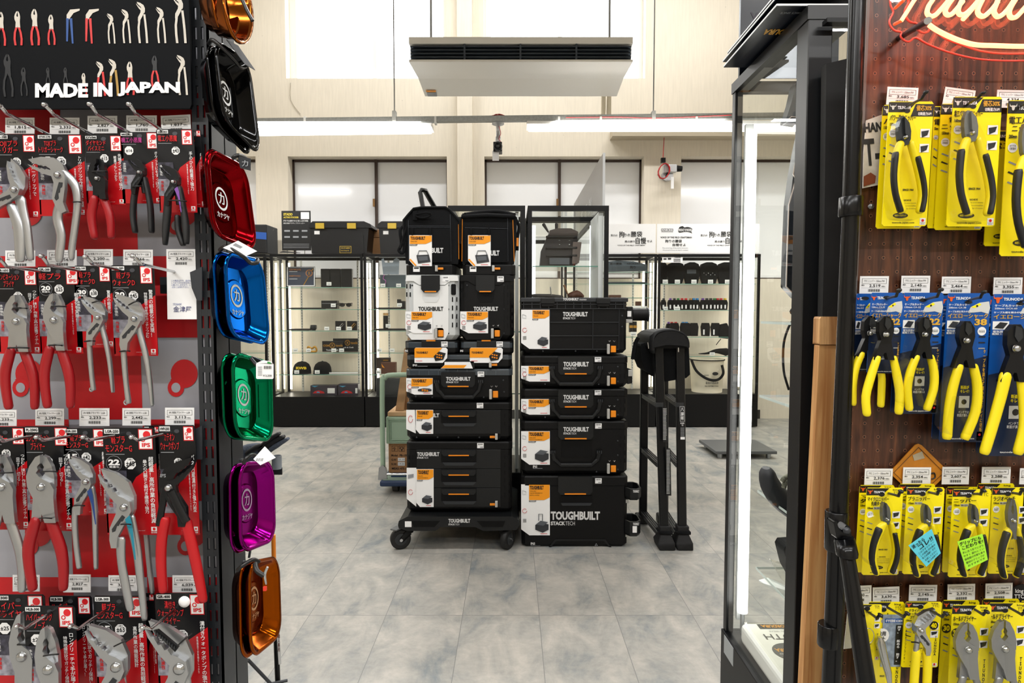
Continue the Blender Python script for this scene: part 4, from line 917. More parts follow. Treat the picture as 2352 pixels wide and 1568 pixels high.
def sticker(r, x, y, Y=BY - 0.0055, w_=15, h=12):
    m = MB(); m.pb(x, y, x + w_, y + h, Y, 0.001, WHITE)
    for i in range(6): m.fl([(x + 2 + i * 1.9, y + 1.5), (x + 3 + i * 1.9, y + 1.5), (x + 3 + i * 1.9, y + 4.5), (x + 2 + i * 1.9, y + 4.5)], Y - .001, INK)
    m.fl([(x + 7, y + h - 3.4), (x + w_ - 1, y + h - 3.4), (x + w_ - 1, y + h - 1.6), (x + 7, y + h - 1.6)], Y - .001, GREY)
    m.obj('price_sticker', r)
def lock(r, x, y, Y=BY, full=True, flip=False, white=False):
    """orange side latch with silver lever; (x, y) is the upper left of the well"""
    if full:
        m = MB(); m.pp([(x, y + 3), (x + 3, y), (x + 19, y), (x + 22, y + 3), (x + 22, y + 22), (x, y + 22)], Y - 0.004, 0.004, KW if white else KB3); m.obj('latch_well', r, bevel=0.001)
        m = MB(); m.pb(x + 9, y + 5, x + 21, y + 20, Y - 0.012, 0.008, OR); m.obj('latch', r, bevel=0.002)['label'] = 'orange latch'
        m = MB(); m.pb(x + 0.5, y + 1, x + 7, y + 24, Y - 0.022, 0.016, SIL); m.obj('latch_lever', r, bevel=0.003)['label'] = 'silver grey lever'
        m = MB()
        for dx in (6, 17): m.tube([U(x + dx - 2, y - 7, Y - .003), U(x + dx, y - 4, Y - .006), U(x + dx + 2, y - 7, Y - .003)], 0.0012, CHROME, n=5)
        m.obj('spring_clip', r)
    else:
        m = MB(); m.pp([(x, y + 4), (x + 4, y), (x + 24, y), (x + 28, y + 4), (x + 24, y + 9), (x + 4, y + 9)], Y - 0.003, 0.003, KB3); m.obj('latch_well', r)
        m = MB(); m.pb(x + (3 if flip else 9), y + 2, x + (20 if flip else 23), y + 7, Y - 0.01, 0.007, OR); m.obj('latch', r, bevel=0.0015)
        lx = x + 15 if flip else x + 4
        m = MB(); m.pb(lx, y - 3, lx + 6, y + 11, Y - 0.02, 0.014, SIL); m.obj('latch_lever', r, bevel=0.002)
def slots(r, x0, x1, ya, yb, mat=KB3, Y=BY):
    m = MB(); n = max(2, int((yb - ya) / 17))
    for x in (x0, x1):
        for i in range(n):
            y = ya + (yb - ya) * i / n; m.pb(x, y, x + 2.6, y + (yb - ya) / n * .55, Y - 0.0015, 0.002, mat)
    m.obj('rail_slots', r)
def screws(r, pts, Y=BY):
    m = MB()
    for x, y in pts: m.lathe(U(x, y, Y), [(0.0045, 0), (0.0045, -0.002), (0.003, -0.0025)], KG, n=8, axis='y')
    m.obj('screw', r)
def centre_latch(r, x0, y0, x1, y1, Y=BY, mat=None, txt=True, strip=True):
    m = MB(); m.pp([(x0, y0), (x1, y0), (x1, y1 - 7), (x1 - 6, y1), (x0 + 6, y1), (x0, y1 - 7)], Y - 0.016, 0.016, mat or KB2); p = m.obj('front_latch', r, bevel=0.003)
    if strip:
        cx = (x0 + x1) / 2; hw = (x1 - x0) * .31
        m = MB(); m.pb(cx - hw, y1 - 3, cx + hw, y1 - .5, Y - 0.019, 0.004, OR); m.obj('orange_strip', r)['label'] = 'orange strip'
    if txt:
        m = MB(); logo(m, x0 + (x1 - x0) * .15, y0 + (y1 - y0) * .3, x0 + (x1 - x0) * .87, y0 + (y1 - y0) * .72, Y - 0.0172); m.obj('lettering', r)
def carry(r, x0, y0, x1, y1, Y=BY):
    """U shaped carry handle folded on the front"""
    w_ = 5.0; k = F / Y
    P = [(x0, y0), (x0 + 4, y0 + (y1 - y0) * .55), (x0 + 18, y1), (x1 - 18, y1), (x1 - 4, y0 + (y1 - y0) * .55), (x1, y0)]
    m = MB(); m.tube([U(x, y, Y - 0.014) for x, y in P], w_ / k, KB2, n=6, sq=0.008, sm=False); m.obj('carry_handle', r, bevel=0.001)
    for xx in (x0, x1):
        m = MB(); m.pb(xx - 7, y0 - 6, xx + 7, y0 + 5, Y - 0.012, 0.012, KB3)
        for i in range(3): m.pb(xx - 6 + i * 4.5, y0 - 5, xx - 3.4 + i * 4.5, y0 + 2, Y - 0.016, 0.006, KG)
        m.obj('handle_bracket', r)
def tbox(name, lb, x0, y0, x1, y1, D=0.40, lid=18, mat=KB, ch=8, bot=7, grp='stacked black tool boxes'):
    r = thing(name, lb, 'tool box', U((x0 + x1) / 2, y1, BY + D / 2), grp)
    r.location = (U((x0 + x1) / 2, 716, BY).x, BY + D / 2, U(x0, y1, BY).z); WLD[r.name] = Vector(r.location)
    m = MB(); plan_box(m, x0 + 1, y0 + lid, x1 - 1, y1 - 1, BY, D, mat, ch, bot=bot); m.obj('body', r, bevel=0.002)
    if lid:
        m = MB(); plan_box(m, x0, y0 + 1, x1, y0 + lid - .5, BY - 0.004, D + 0.008, mat, ch, top=3); m.obj('lid', r, bevel=0.002)
    return r
# right stack
def right_stack():
    xa, xb = 1197, 1443
    # rolling box
    r = tbox('rolling_tool_box', 'large black rolling tool box with big white letters on the floor', xa, 1092, xb, 1265, lid=24, bot=12)
    centre_latch(r, 1282, 1094, 1361, 1136, txt=False)
    m = MB(); m.pp([(1288, 1138), (1360, 1138), (1362, 1153), (1356, 1160), (1292, 1160), (1286, 1153)], BY - 0.004, 0.004, KB3); m.pp([(1288, 1155), (1360, 1155), (1356, 1161), (1292, 1161)], BY - 0.008, 0.005, KG); m.obj('grip_recess', r)
    m = MB(); logo(m, 1265, 1174, 1378, 1206, BY - 0.0015, frac=.49); m.tp('IP65', 1219, 1245, 1229, 1251, BY - .0015, LOGO, .04); m.tp('CERTIFIED DUST AND WATER', 1219, 1252, 1241, 1253.5, BY - .0015, GREY); m.tp('△', 1366, 1247, 1373, 1253, BY - .0015, GREY); m.obj('lettering', r)
    m = MB(); m.pp([(1255, 1263), (1275, 1238), (1390, 1238), (1410, 1263), (1405, 1263), (1387, 1242), (1278, 1242), (1260, 1263)], BY - 0.003, 0.004, KB2); m.obj('front_rib', r, bevel=0.001)
    plabel(1197, 1112, 1263, 1229, r, 1215, 1148, BY - 0.004, 'roll'); sticker(r, 1367, 1098)
    r = tbox('deep_tool_box', 'deep black tool box with IP65 print on top of the rolling box', xa, 966, xb, 1090, lid=20)
    centre_latch(r, 1282, 968, 1363, 1009); m = MB(); m.pb(1290, 1011, 1360, 1050, BY - .003, 0.003, KB3); m.obj('front_panel', r)
    carry(r, 1270, 1040, 1377, 1068); lock(r, 1394, 1064); plabel(1197, 990, 1263, 1067, r, 1214, 1012, BY - 0.004); sticker(r, 1367, 972); slots(r, 1424, 1434, 1000, 1070)
    m = MB(); m.tp('IP65', 1224, 1068, 1234, 1074, BY - .0015, LOGO, .04); m.fl([(1224, 1075), (1246, 1075), (1246, 1076), (1224, 1076)], BY - .0015, GREY); m.obj('lettering', r); screws(r, [(1419, 1012), (1419, 1045), (1419, 1078), (1370, 1083)])
    for (y0, y1, lb) in ((892, 965, 'slim black tool box directly on the deep box'), (816, 890, 'slim black tool box directly under the crate')):
        r = tbox('tool_box', lb, xa, y0, xb, y1, lid=18)
        centre_latch(r, 1282, y0 + 2, 1363, y0 + 44); carry(r, 1268, y0 + 30, 1379, y0 + 66); lock(r, 1394, y0 + 46)
        plabel(1197, y0 + 24, 1263, y0 + 60, r, 1214, y0 + 42, BY - 0.004); sticker(r, 1366, y0 + 4, h=11); slots(r, 1424, 1434, y0 + 24, y0 + 62); screws(r, [(1419, y0 + 26), (1419, y0 + 60), (1252, y0 + 66), (1375, y0 + 66)])
    # crate
    r = tbox('open_crate', 'black ribbed open crate with a grid front, topmost of the right stack', xa, 683, xb - 2, 812, lid=0, bot=7, ch=6)
    m = MB(); D = 0.408
    a, b = U(xa - 1, 693, BY - .006), U(xb, 684, BY - .006)
    m.box(a.x, b.x, BY - .006, BY + .02, a.z, b.z, KG); m.box(a.x, b.x, BY + .38, BY + .406, a.z, b.z, KG); m.box(a.x, a.x + .03, BY + .02, BY + .38, a.z, b.z, KG); m.box(b.x - .03, b.x, BY + .02, BY + .38, a.z, b.z, KG); m.obj('rim', r, bevel=0.002)
    m = MB()
    for i in range(13): m.pb(1202 + i * 19.2, 694, 1203.6 + i * 19.2, 708, BY - .008, 0.008, KG)
    m.pb(1198, 698, 1440, 699.5, BY - .008, .008, KG); m.pb(1198, 708, 1440, 709.5, BY - .009, .009, KG); m.obj('rim_rib', r)
    m = MB()
    for y in (739, 770, 801): m.pb(1222, y, 1422, y + 1.8, BY - .005, .005, KG)
    for x in (1262, 1361, 1421): m.pb(x, 710, x + 1.8, 802, BY - .005, .005, KG)
    m.obj('grid_rib', r)
    for x in (1242, 1370):
        m = MB(); m.pb(x, 684, x + 32, 697, BY - .016, .01, KB2); m.pb(x + 2, 697, x + 30, 704, BY - .013, .008, KB); m.obj('rim_clip', r, bevel=0.002)
    m = MB(); logo(m, 1293, 716, 1350, 733, BY - .0015); m.tp('TOUGHBUILT', 1293, 684, 1329, 690, BY - .0075, LOGO, .05); m.tp('STACKTECH', 1331, 686.5, 1347, 689.5, BY - .0075, LOGO, .03); m.obj('lettering', r)
    lock(r, 1394, 789); slots(r, 1426, 1435, 748, 795); screws(r, [(1247, 806), (1322, 806), (1371, 806), (1429, 725), (1429, 750)])
    plabel(1197, 711, 1262, 801, r, 1223, 731, BY - 0.007)
    # side attachments
    sx = X_(1443, BY); 
    r = thing('bottle_holder', 'round black tool holder clipped to the crate side', 'holder', U(1462, 738, BY + .05))
    m = MB(); c = U(1452, 722, BY + 0.06); m.cyl(c, (0.075, 0, 0.0), 0.032, KB, n=20); m.obj('cup', r, bevel=.002)
    m = MB(); m.box(sx, sx + 0.03, BY + 0.03, BY + 0.09, c.z - 0.034, c.z + 0.04, KB2); m.obj('mount', r, bevel=.003)
    m = MB(); m.cyl(c + Vector((0.075, 0, 0)), (0.006, 0, 0), 0.036, KG, n=20); m.obj('flange', r)
    m = MB(); m.pb(1441, 714, 1450, 727, BY + .026, .002, WHITE); m.obj('price_sticker', r)
    m = MB(); m.pb(1435, 733, 1453, 741, BY + .028, .02, SIL); m.obj('lever', r, bevel=.003)
    r = thing('side_clip', 'black clip with a silver lever on the side of the upper slim tool box', 'clip', U(1448, 880, BY + .05))
    m = MB(); m.pp([(1441, 845), (1452, 849), (1452, 880), (1441, 882)], BY + .04, .05, KB2); m.obj('body', r, bevel=.003); m = MB(); m.pb(1443, 850, 1453, 864, BY + .025, .014, SIL); m.obj('lever', r, bevel=.002)
    for k, (y0, y1, lb) in enumerate([(1108, 1147, 'upper black cup holder on the side of the rolling box'), (1183, 1230, 'lower black cup holder with a price sticker on the rolling box')]):
        r = thing('cup_holder', lb, 'cup holder', U(1450, y1, BY + .0), 'cup holders on the rolling box')
        Y = BY - 0.01; h = Z_(y0 + 12, Y) - Z_(y1, Y); xl, xr = X_(1427, Y) + .03, X_(1477, Y) ; zb = Z_(y1, Y)
        Yo = Y - 0.02
        O = [(xl, Yo + .03), (xl + .02, Yo), (xr - .02, Yo), (xr, Yo + .025), (xr, Yo + .11), (xr - .02, Yo + .135), (xl + .02, Yo + .135), (xl, Yo + .11)]
        cx = (xl + xr) / 2; cy2 = Yo + .067
        m = MB(); n = 8
        sc = lambda f, z: [(cx + (x - cx) * f, cy2 + (y - cy2) * f, z) for x, y in O]
        R = [sc(.86, zb), sc(1, zb + .015), sc(1, zb + h), sc(.84, zb + h), sc(.78, zb + .01)]
        vs = [p for q in R for p in q]; fs = [(i * n + j, i * n + (j + 1) % n, (i + 1) * n + (j + 1) % n, (i + 1) * n + j) for i in range(4) for j in range(n)] + [tuple(range(7, -1, -1)), tuple(range(32, 40))]
        m.add(vs, fs, KB2); m.obj('cup', r, bevel=.002)
        m = MB(); m.tp('TOUGHBUILT', 1454, y0 + 17, 1468, y0 + 23, Yo - .001, LOGO, .05); m.obj('lettering', r)
        if k: m = MB(); m.pb(1453, y0 + 25, 1463, y0 + 40, Yo - .001, .001, WHITE); m.obj('price_sticker', r)
        m = MB(); m.pb(1433, y1 - (0 if k == 0 else 3), 1444, y1 + (8 if k == 0 else 3), BY + .01, .02, SIL); m.obj('lever', r, bevel=.002)
right_stack()
# left stack
def drawer_front(r, y0, y1, Y=BY):
    p = MB(); p.pb(957, y0, 1150, y1, Y - 0.005, 0.006, KB2); d = p.obj('drawer', r, bevel=.0015)
    m = MB(); m.pp([(1013, y0 + 1), (1094, y0 + 1), (1094, y0 + 28), (1086, y0 + 37), (1022, y0 + 37), (1013, y0 + 28)], Y - .009, .004, KB3); m.obj('pull_recess', d)
    m = MB(); m.pp([(1014, y0 + 2), (1093, y0 + 2), (1093, y0 + 10), (1088, y0 + 15), (1019, y0 + 15), (1014, y0 + 10)], Y - .018, .012, KB2); m.obj('pull_handle', d, bevel=.002)
    m = MB(); m.pb(1030, y0 + 12.5, 1077, y0 + 15, Y - .02, .003, OR); m.obj('orange_strip', d)
    m = MB(); m.pp([(1016, y0 + 30), (1094, y0 + 30), (1087, y0 + 37), (1022, y0 + 37)], Y - .013, .006, KG); m.obj('pull_lip', d)
def left_stack():
    xa, xb = 933, 1177
    r = thing('wheeled_dolly', 'black wheeled base with white letters and four casters carrying the left tool stack', 'dolly', (X_(1054, BY), BY + .2, 0))
    zt, zb = Z_(1180, BY), Z_(1212, BY)
    m = MB(); k = BY / F
    P = [(914, 1206), (916, 1196), (936, 1186), (1176, 1186), (1191, 1193), (1193, 1206), (1186, 1217), (1110, 1219), (1092, 1210), (1012, 1210), (1000, 1219), (936, 1219), (916, 1213)]
    m.pp(P, BY - 0.06, 0.52, KB2); m.obj('deck', r, bevel=.006, seg=3)
    for s_ in (0, 1):
        q = [(945, 1197), (1010, 1197), (998, 1210), (950, 1210)] if s_ == 0 else [(1096, 1197), (1160, 1197), (1155, 1210), (1108, 1210)]
        m = MB(); m.pp(q, BY - .0625, .01, KB3); m.obj('grip_opening', r)
    m = MB(); logo(m, 1030, 1191, 1080, 1206, BY - .0622); m.obj('lettering', r)
    m = MB(); m.pb(930, 1197, 945, 1210, BY - .0635, .001, WHITE); m.obj('price_sticker', r)
    for i, (px, yy, rot) in enumerate([(915, BY - .02, 0), (1166, BY - .02, 1), (940, BY + .4, 0), (1150, BY + .4, 1)]):
        x = X_(px, BY - .02) if i < 2 else X_(px, BY - .0); R = 0.0515; w2 = .016
        W = MB(); RU = mt('black_rubber', '0C0C0D', 0.6)
        ax = Vector((0.35, -1, 0)).normalized() if rot == 0 else Vector((0.85, -.55, 0)).normalized()
        c = Vector((x, yy, R + .001)); W.tube([c - ax * w2 * 1.0, c - ax * w2 * .8, c + ax * w2 * .8, c + ax * w2 * 1.0], [R - .006, R, R, R - .006], RU, n=32); w3 = W.obj('wheel', r)
        W = MB(); W.tube([c - ax * w2 * 1.15, c + ax * w2 * 1.15], [.03, .03], KG, n=20); W.tube([c - ax * .03, c + ax * .03], .008, CHROME, n=10); W.obj('hub', w3)
        f = MB()
        hx = Vector((x + (.035 if rot == 0 else -.01), yy + .02, 0))
        for s2 in (-1, 1):
            o = ax * (w2 + .008) * s2; t = Vector((-ax.y, ax.x, 0)).normalized()
            f.tube([c + o + Vector((0, 0, -.005)), Vector((hx.x, hx.y, zb - .01)) + o], [.011, .02], KB, n=6, sq=[.004, .004])
        f.cyl((hx.x, hx.y, zb - .02), (0, 0, .03), .028, KB); f.obj('caster_fork', r)
        if i == 0:
            b = MB(); b.ext([Vector((x - .045, yy - .03, .106)), Vector((x - .01, yy - .05, .108)), Vector((x + .015, yy - .02, .112)), Vector((x - .02, yy, .112))], (0, 0, .006), mt('brake_metal', '6A6C6D', .35, .6)); b.obj('brake_lever', r, bevel=.001)
    r = tbox('three_drawer_tool_box', 'black three drawer tool box sitting on the wheeled base', xa, 1013, xb, 1177, lid=19)
    for y0, y1 in ((1032, 1076), (1077, 1120), (1121, 1164)): drawer_front(r, y0, y1)
    m = MB(); logo(m, 958, 1038, 1009, 1053, BY - .0062, two=True); m.obj('lettering', r); slots(r, 938, 947, 1045, 1080); slots(r, 1158, 1168, 1045, 1150)
    sticker(r, 1096, 1017); plabel(956, 1077, 996, 1164, r, 958, 1101, BY - .0075, side=False)
    m = MB(); m.pp([(934, 1074), (956, 1074), (956, 1163), (934, 1145)], BY - .004, .001, WHITE); m.fl([(937, 1090), (950, 1088), (950, 1096), (937, 1099)], BY - .006, GREY); m.tube([U(a, b, BY - .006) for a, b in ell(943, 1130, 5, 6, 10)], .001, RED, n=4); m.obj('side_label', r)
    lock(r, 1122, 1154, full=False, flip=True)
    r = tbox('single_drawer_tool_box', 'black single drawer tool box above the three drawer one', xa, 923, xb, 1011, lid=18)
    drawer_front(r, 942, 996); sticker(r, 1095, 925); slots(r, 1158, 1168, 950, 985)
    m = MB(); m.tp('ILT', 995, 949, 1009, 958, BY - .0062, LOGO, .055); m.obj('lettering', r)
    plabel(955, 941, 995, 996, r, 957, 962, BY - .0075, side=False); lock(r, 1122, 999, full=False, flip=True)
    m = MB(); m.pp([(933, 941), (953, 941), (955, 995), (933, 985)], BY - .004, .001, WHITE); m.tube([U(a, b, BY - .006) for a, b in ell(943, 962, 5, 8, 10)], .001, RED, n=4); m.obj('side_label', r); screws(r, [(957, 1004), (1005, 1004), (1053, 1004), (1101, 1004)])
    r = tbox('tool_box_organizer', 'black tool box with a smoky lid and carry handle above the single drawer box', xa - 1, 847, xb, 921, lid=0)
    m = MB(); plan_box(m, xa - 1, 847, xb + .5, 862, BY - .004, .408, SMOKE, 8, top=3); m.obj('smoky_lid', r, bevel=.002)
    m = MB()
    for i in range(10): m.pb(940 + i * 22, 848, 941.5 + i * 22, 861, BY - .006, .003, mt('smoky_rib', '4C545B', .25))
    m.obj('lid_rib', r)
    centre_latch(r, 1013, 855, 1091, 889); carry(r, 1003, 878, 1104, 912); lock(r, 1123, 893); plabel(933, 868, 994, 906, r, 945, 887, BY - .004, 'org'); sticker(r, 1097, 853)
    screws(r, [(955, 910), (993, 912), (1111, 912), (1156, 873), (1158, 900)])
    # wide slim organiser
    r = tbox('wide_organizer', 'slim wide black organizer with smoky lid under the two compact ones', xa, 813, xb, 846, lid=0, bot=4)
    m = MB(); plan_box(m, xa + 1, 814, xb - 1, 826, BY - .003, .406, SMOKE, 8, top=3); m.obj('smoky_lid', r, bevel=.002)
    m = MB(); m.pb(1021, 828, 1090, 846, BY - .014, .014, KB2); m.obj('front_latch', r, bevel=.003)
    m = MB(); m.pp([(1021, 831), (1080, 831), (1086, 846), (1012, 846), (1021, 838)], BY - .018, .001, WHITE); m.fl([(1022, 838), (1072, 838), (1065, 845), (1013, 845)], BY - .019, ORG); m.obj('label_card', r)
    m = MB(); m.tp('IP65', 948, 836, 958, 841, BY - .0015, LOGO, .04); m.fl([(959, 840), (982, 840), (982, 841.5), (959, 841.5)], BY - .0015, GREY); m.obj('lettering', r); lock(r, 1119, 833, full=False)
    for x0, x1, side in ((929, 1054, 'left'), (1056, 1181, 'right')):
        r = tbox('compact_organizer', 'compact smoky-lidded organizer with orange hang card, on the %s under the %s box' % (side, 'white' if side == 'left' else 'black compact'), x0, 783, x1, 813, D=.40, lid=0, bot=3)
        m = MB(); plan_box(m, x0 + 3, 784, x1 - 4, 799, BY - .003, .40, SMOKE, 6, top=3); m.obj('smoky_lid', r, bevel=.002)
        m = MB(); m.pb(x0 + 39, 782, x0 + 84, 797, BY - .01, .01, KB2); m.obj('front_latch', r, bevel=.002); m = MB(); m.pb(x0 + 50, 781, x0 + 71, 783.5, BY - .014, .006, OR); m.obj('orange_strip', r)
        sticker(r, x0 + 84, 784)
        m = MB(); a = x0 + 23; m.pp([(a, 801), (a + 3, 798), (a + 72, 798), (a + 76, 802), (a + 75, 822), (a + 65, 833), (a, 833)], BY - .014, .0012, WHITE)
        m.fl([(a, 801), (a + 3, 798.5), (a + 64, 798.5), (a + 44, 821), (a, 821)], BY - .0155, ORG); m.tp('TOUGHBUILT', a + 4, 807, a + 31, 812, BY - .0163, INK, .05)
        m.fl([(a + 44, 818), (a + 56, 807), (a + 72, 811), (a + 66, 826), (a + 48, 829)], BY - .0163, INK)
        for i in range(6): m.fl(ell(a + 52 + (i % 3) * 5, 814 + (i // 3) * 6 + (i % 3), 2.1, 1.7, 8), BY - .017, OR)
        m.fl([(a + 3, 828), (a + 18, 828), (a + 18, 829), (a + 3, 829)], BY - .0155, RED); m.obj('hang_card', r)
        m = MB(); m.tp('IP65', x0 + 1, 803, x0 + 8, 808, BY - .0015, LOGO, .04); m.obj('lettering', r)
    # half-width upright boxes
    for x0, x1, body, edge, wht, lb in ((930, 1055, KW, KWG, True, 'white compact upright tool box with black latch in the left stack'), (1056, 1182, KB, KB2, False, 'black compact upright tool box beside the white one')):
        r = tbox('compact_tool_box', lb, x0, 631, x1, 782, D=.40, lid=0, mat=edge if wht else KB, bot=9, ch=10, grp='compact upright tool boxes')
        m = MB(); m.pp([(x0 + 4, 633), (x1 - 4, 633), (x1 - 2, 645), (x1 - 21, 645), (x1 - 33, 654), (x0 + 33, 654), (x0 + 19, 645), (x0 + 1, 645)], BY - .006, .01, body); m.obj('lid_front', r, bevel=.002)
        m = MB(); m.pp([(x0 + 19, 650), (x0 + 33, 656), (x1 - 33, 656), (x1 - 25, 650), (x1 - 25, 764), (x1 - 33, 780), (x0 + 15, 780), (x0 + 6, 768), (x0 + 20, 760)], BY - .004, .005, body); m.obj('front_panel', r, bevel=.0015)
        centre_latch(r, x0 + 37, 632, x0 + 80, 671, txt=False); m = MB(); m.pp([(x0 + 40, 672), (x0 + 79, 672), (x0 + 79, 684), (x0 + 73, 694), (x0 + 46, 694), (x0 + 40, 684)], BY - .0055, .002, mt('white_recess', 'D9DBDB', .5) if wht else KB3); m.obj('latch_recess', r)
        m = MB(); m.tp('TOUGHBUILT', x0 + (31 if wht else 32), 704, x0 + 88, 714, BY - .0055, INK if wht else LOGO, .055); m.obj('lettering', r)
        if wht: m = MB(); m.pp(rr(x1 - 19, 652, x1 - 8, 677, 3), BY - .005, .008, KB3); m.obj('grip_slot', r)
        slots(r, x0 + 3, x0 + 11, 652, 690, KB3 if wht else KB3); slots(r, x1 - 17, x1 - 7, 682 if wht else 654, 760)
        screws(r, [(x0 + 17, 655), (x1 - 25, 655), (x0 + 17, 768), (x1 - 25, 710), (x1 - 25, 765), (x0 + 24, 774), (x0 + 60, 774)])
        lock(r, x0 + (67 if wht else 71), 753, white=wht)
        plabel(x0 + 1, 715, x0 + (63 if wht else 65), 765, r, x0 + (15 if wht else 16), 734, BY - .007, 'box')
        sticker(r, x0 + 86, 634, Y=BY - .0075, h=13)
left_stack()
def tool_bag(x0, x1, ytop, lb, kind):
    Y = BY; D = .34
    r = thing('soft_tool_bag', lb, 'tool bag', (X_((x0 + x1) / 2, Y), Y + D / 2, Z_(631, Y)), 'soft tool bags topping the left stack')
    CL = mt('ballistic_cloth', '0A0B0D', 0.85, b=0.4, bs=700, spec=.2)
    m = MB(); plan_box(m, x0 + 4, 606, x1 - 6, 631, Y, .38, KB, 8, top=3); m.obj('hard_base', r, bevel=.003)
    lock(r, x0 + (67 if kind == 0 else 68), 612, full=False)
    m = MB(); m.pb(x0 + 21, 612, x0 + 36, 624, Y - .003, .001, WHITE); m.fl([(x0 + 23, 614), (x0 + 34, 614), (x0 + 34, 617), (x0 + 23, 617)], Y - .004, INK); m.obj('price_sticker', r)
    if kind == 0:
        P = [(x0 + 4, 606), (x0 + 1, 560), (x0 - 1, 505), (x0 + 12, 490), (x0 + 22, 479), (x0 + 40, 476), (x0 + 95, 476), (x0 + 105, 482), (x0 + 128, 508), (x0 + 129, 560), (x0 + 124, 606)]
    else: P = [(x0 + 4, 606), (x0 + 2, 560), (x0, 500), (x0 + 4, 490), (x0 + 60, 488), (x0 + 122, 491), (x0 + 130, 500), (x0 + 128, 560), (x0 + 122, 606)]
    m = MB(); m.pp(P, Y + .005, D, CL); m.obj('body', r, bevel=.012, seg=3)
    # seams / piping
    m = MB(); st = mt('grey_stitching', '4B4F54', .8)
    if kind == 0:
        m.tube([U(x, y, Y + .002) for x, y in P[1:-1]], .006, CL, n=6)
        for yy in (519, 522): m.tube([U(x0 + 10, yy, Y + .003), U(x0 + 105, yy, Y + .003)], .0009, st, n=4)
        m.tube([U(x0 + 10, 505, Y + .003), U(x0 + 10, 600, Y + .003)], .0009, st, n=4); m.tube([U(x0 + 106, 492, Y + .003), U(x0 + 108, 600, Y + .003)], .0009, st, n=4); m.tube([U(x0 + 125, 515, Y + .003), U(x0 + 126, 595, Y + .003)], .0015, OR, n=4)
    else:
        m.tube([U(x0 + 2, 497, Y - .004), U(x0 + 60, 494, Y - .008), U(x0 + 126, 497, Y - .004)], .009, CL, n=8)
        m.tube([U(x0 + 4, 503, Y - .0), U(x0 + 3, 600, Y - .0)], .0015, OR, n=4); m.tube([U(x0 + 120, 505, Y - .0), U(x0 + 123, 600, Y - .0)], .0015, OR, n=4)
        m.tube([U(x0 + 10, 523, Y + .003), U(x0 + 108, 525, Y + .003)], .0009, st, n=4); m.tube([U(x0 + 108, 500, Y + .003), U(x0 + 109, 600, Y + .003)], .0009, st, n=4)
    m.obj('piping', r)
    m = MB()
    if kind == 0: m.pp([(x0 + 12, 524), (x0 + 106, 524), (x0 + 106, 602), (x0 + 12, 602)], Y - .004, .012, CL)
    else: m.pp([(x0 + 10, 527), (x0 + 108, 527), (x0 + 108, 602), (x0 + 10, 602)], Y - .004, .012, CL)
    m.obj('front_pocket', r, bevel=.004)
    m = MB()
    if kind == 0: m.tp('BUILT', x0 + 63, 569, x0 + 90, 581, Y - .0055, LOGO, .055)
    else: m.tp('UILT', x0 + 69, 575, x0 + 89, 587, Y - .0055, LOGO, .055)
    m.obj('lettering', r)
    lx = x0 + 12 if kind == 0 else x0 + 17
    for xx in (lx + 7, lx + 48): m = MB(); m.limb([(xx, 525, 5), (xx, 538, 5)], Y - .01, .006, CL); m.obj('loop', r)
    plabel(lx, 540, lx + 52, 611, r, lx + 1, 560, Y - .008, 'bag', side=False)
    m = MB(); m.fl([(lx, 596), (lx + 3, 594), (lx + 17, 609), (lx + 14, 611)], Y - .0095, ORG); m.obj('card_corner', r)
    if kind == 0:
        m = MB(); a = [U(972, 478, Y + .1), U(965, 441, Y + .1), U(968, 436, Y + .1), U(976, 437, Y + .12), U(998, 476, Y + .28)]
        m.tube(a, [.012, .012, .012, .012, .012], KB2, n=6, sq=.014); m.obj('top_handle', r, bevel=.002)
        m = MB(); m.tube(cr([U(955, 492, Y - .012), U(968, 490, Y - .016), U(980, 488, Y - .02), U(990, 492, Y - .014), U(980, 499, Y - .012), U(966, 500, Y - .012), U(955, 496, Y - .012)], 3), .005, FAB, n=6); m.pb(948, 484, 958, 505, Y - .006, .01, CL); m.obj('carabiner_strap', r)
        m = MB(); m.tube(cr([U(926, 518, Y + .02), U(919, 530, Y), U(922, 560, Y), U(916, 575, Y), U(926, 580, Y), U(930, 555, Y)], 4), .008, FAB, n=6, sq=.004)
        m.tube(cr([U(934, 520, Y - .01), U(926, 545, Y - .01), U(920, 570, Y - .01)], 4), .005, FAB, n=6); m.obj('shoulder_strap', r)
    else:
        m = MB(); m.tube(cr([U(x0 + 10, 492, Y + .0), U(x0 + 50, 487, Y + .06), U(x0 + 90, 486, Y + .06), U(x0 + 124, 493, Y + .0)], 4), .009, CL, n=8); m.obj('zip_lid_edge', r)
        m = MB(); m.tube(cr([U(x0 + 128, 505, Y + .05), U(x0 + 134, 520, Y + .05), U(x0 + 131, 545, Y + .05), U(x0 + 130, 575, Y + .05)], 4), .008, CL, n=6); m.pb(x0 + 128, 546, x0 + 133, 565, Y + .03, .01, OR); m.obj('side_strap', r)
tool_bag(928, 1052, 476, 'black trapezoid tool bag with a raised carrying handle, top left of the stack', 0)
tool_bag(1058, 1190, 488, 'squarish black zipped tool bag, top right of the left stack', 1)

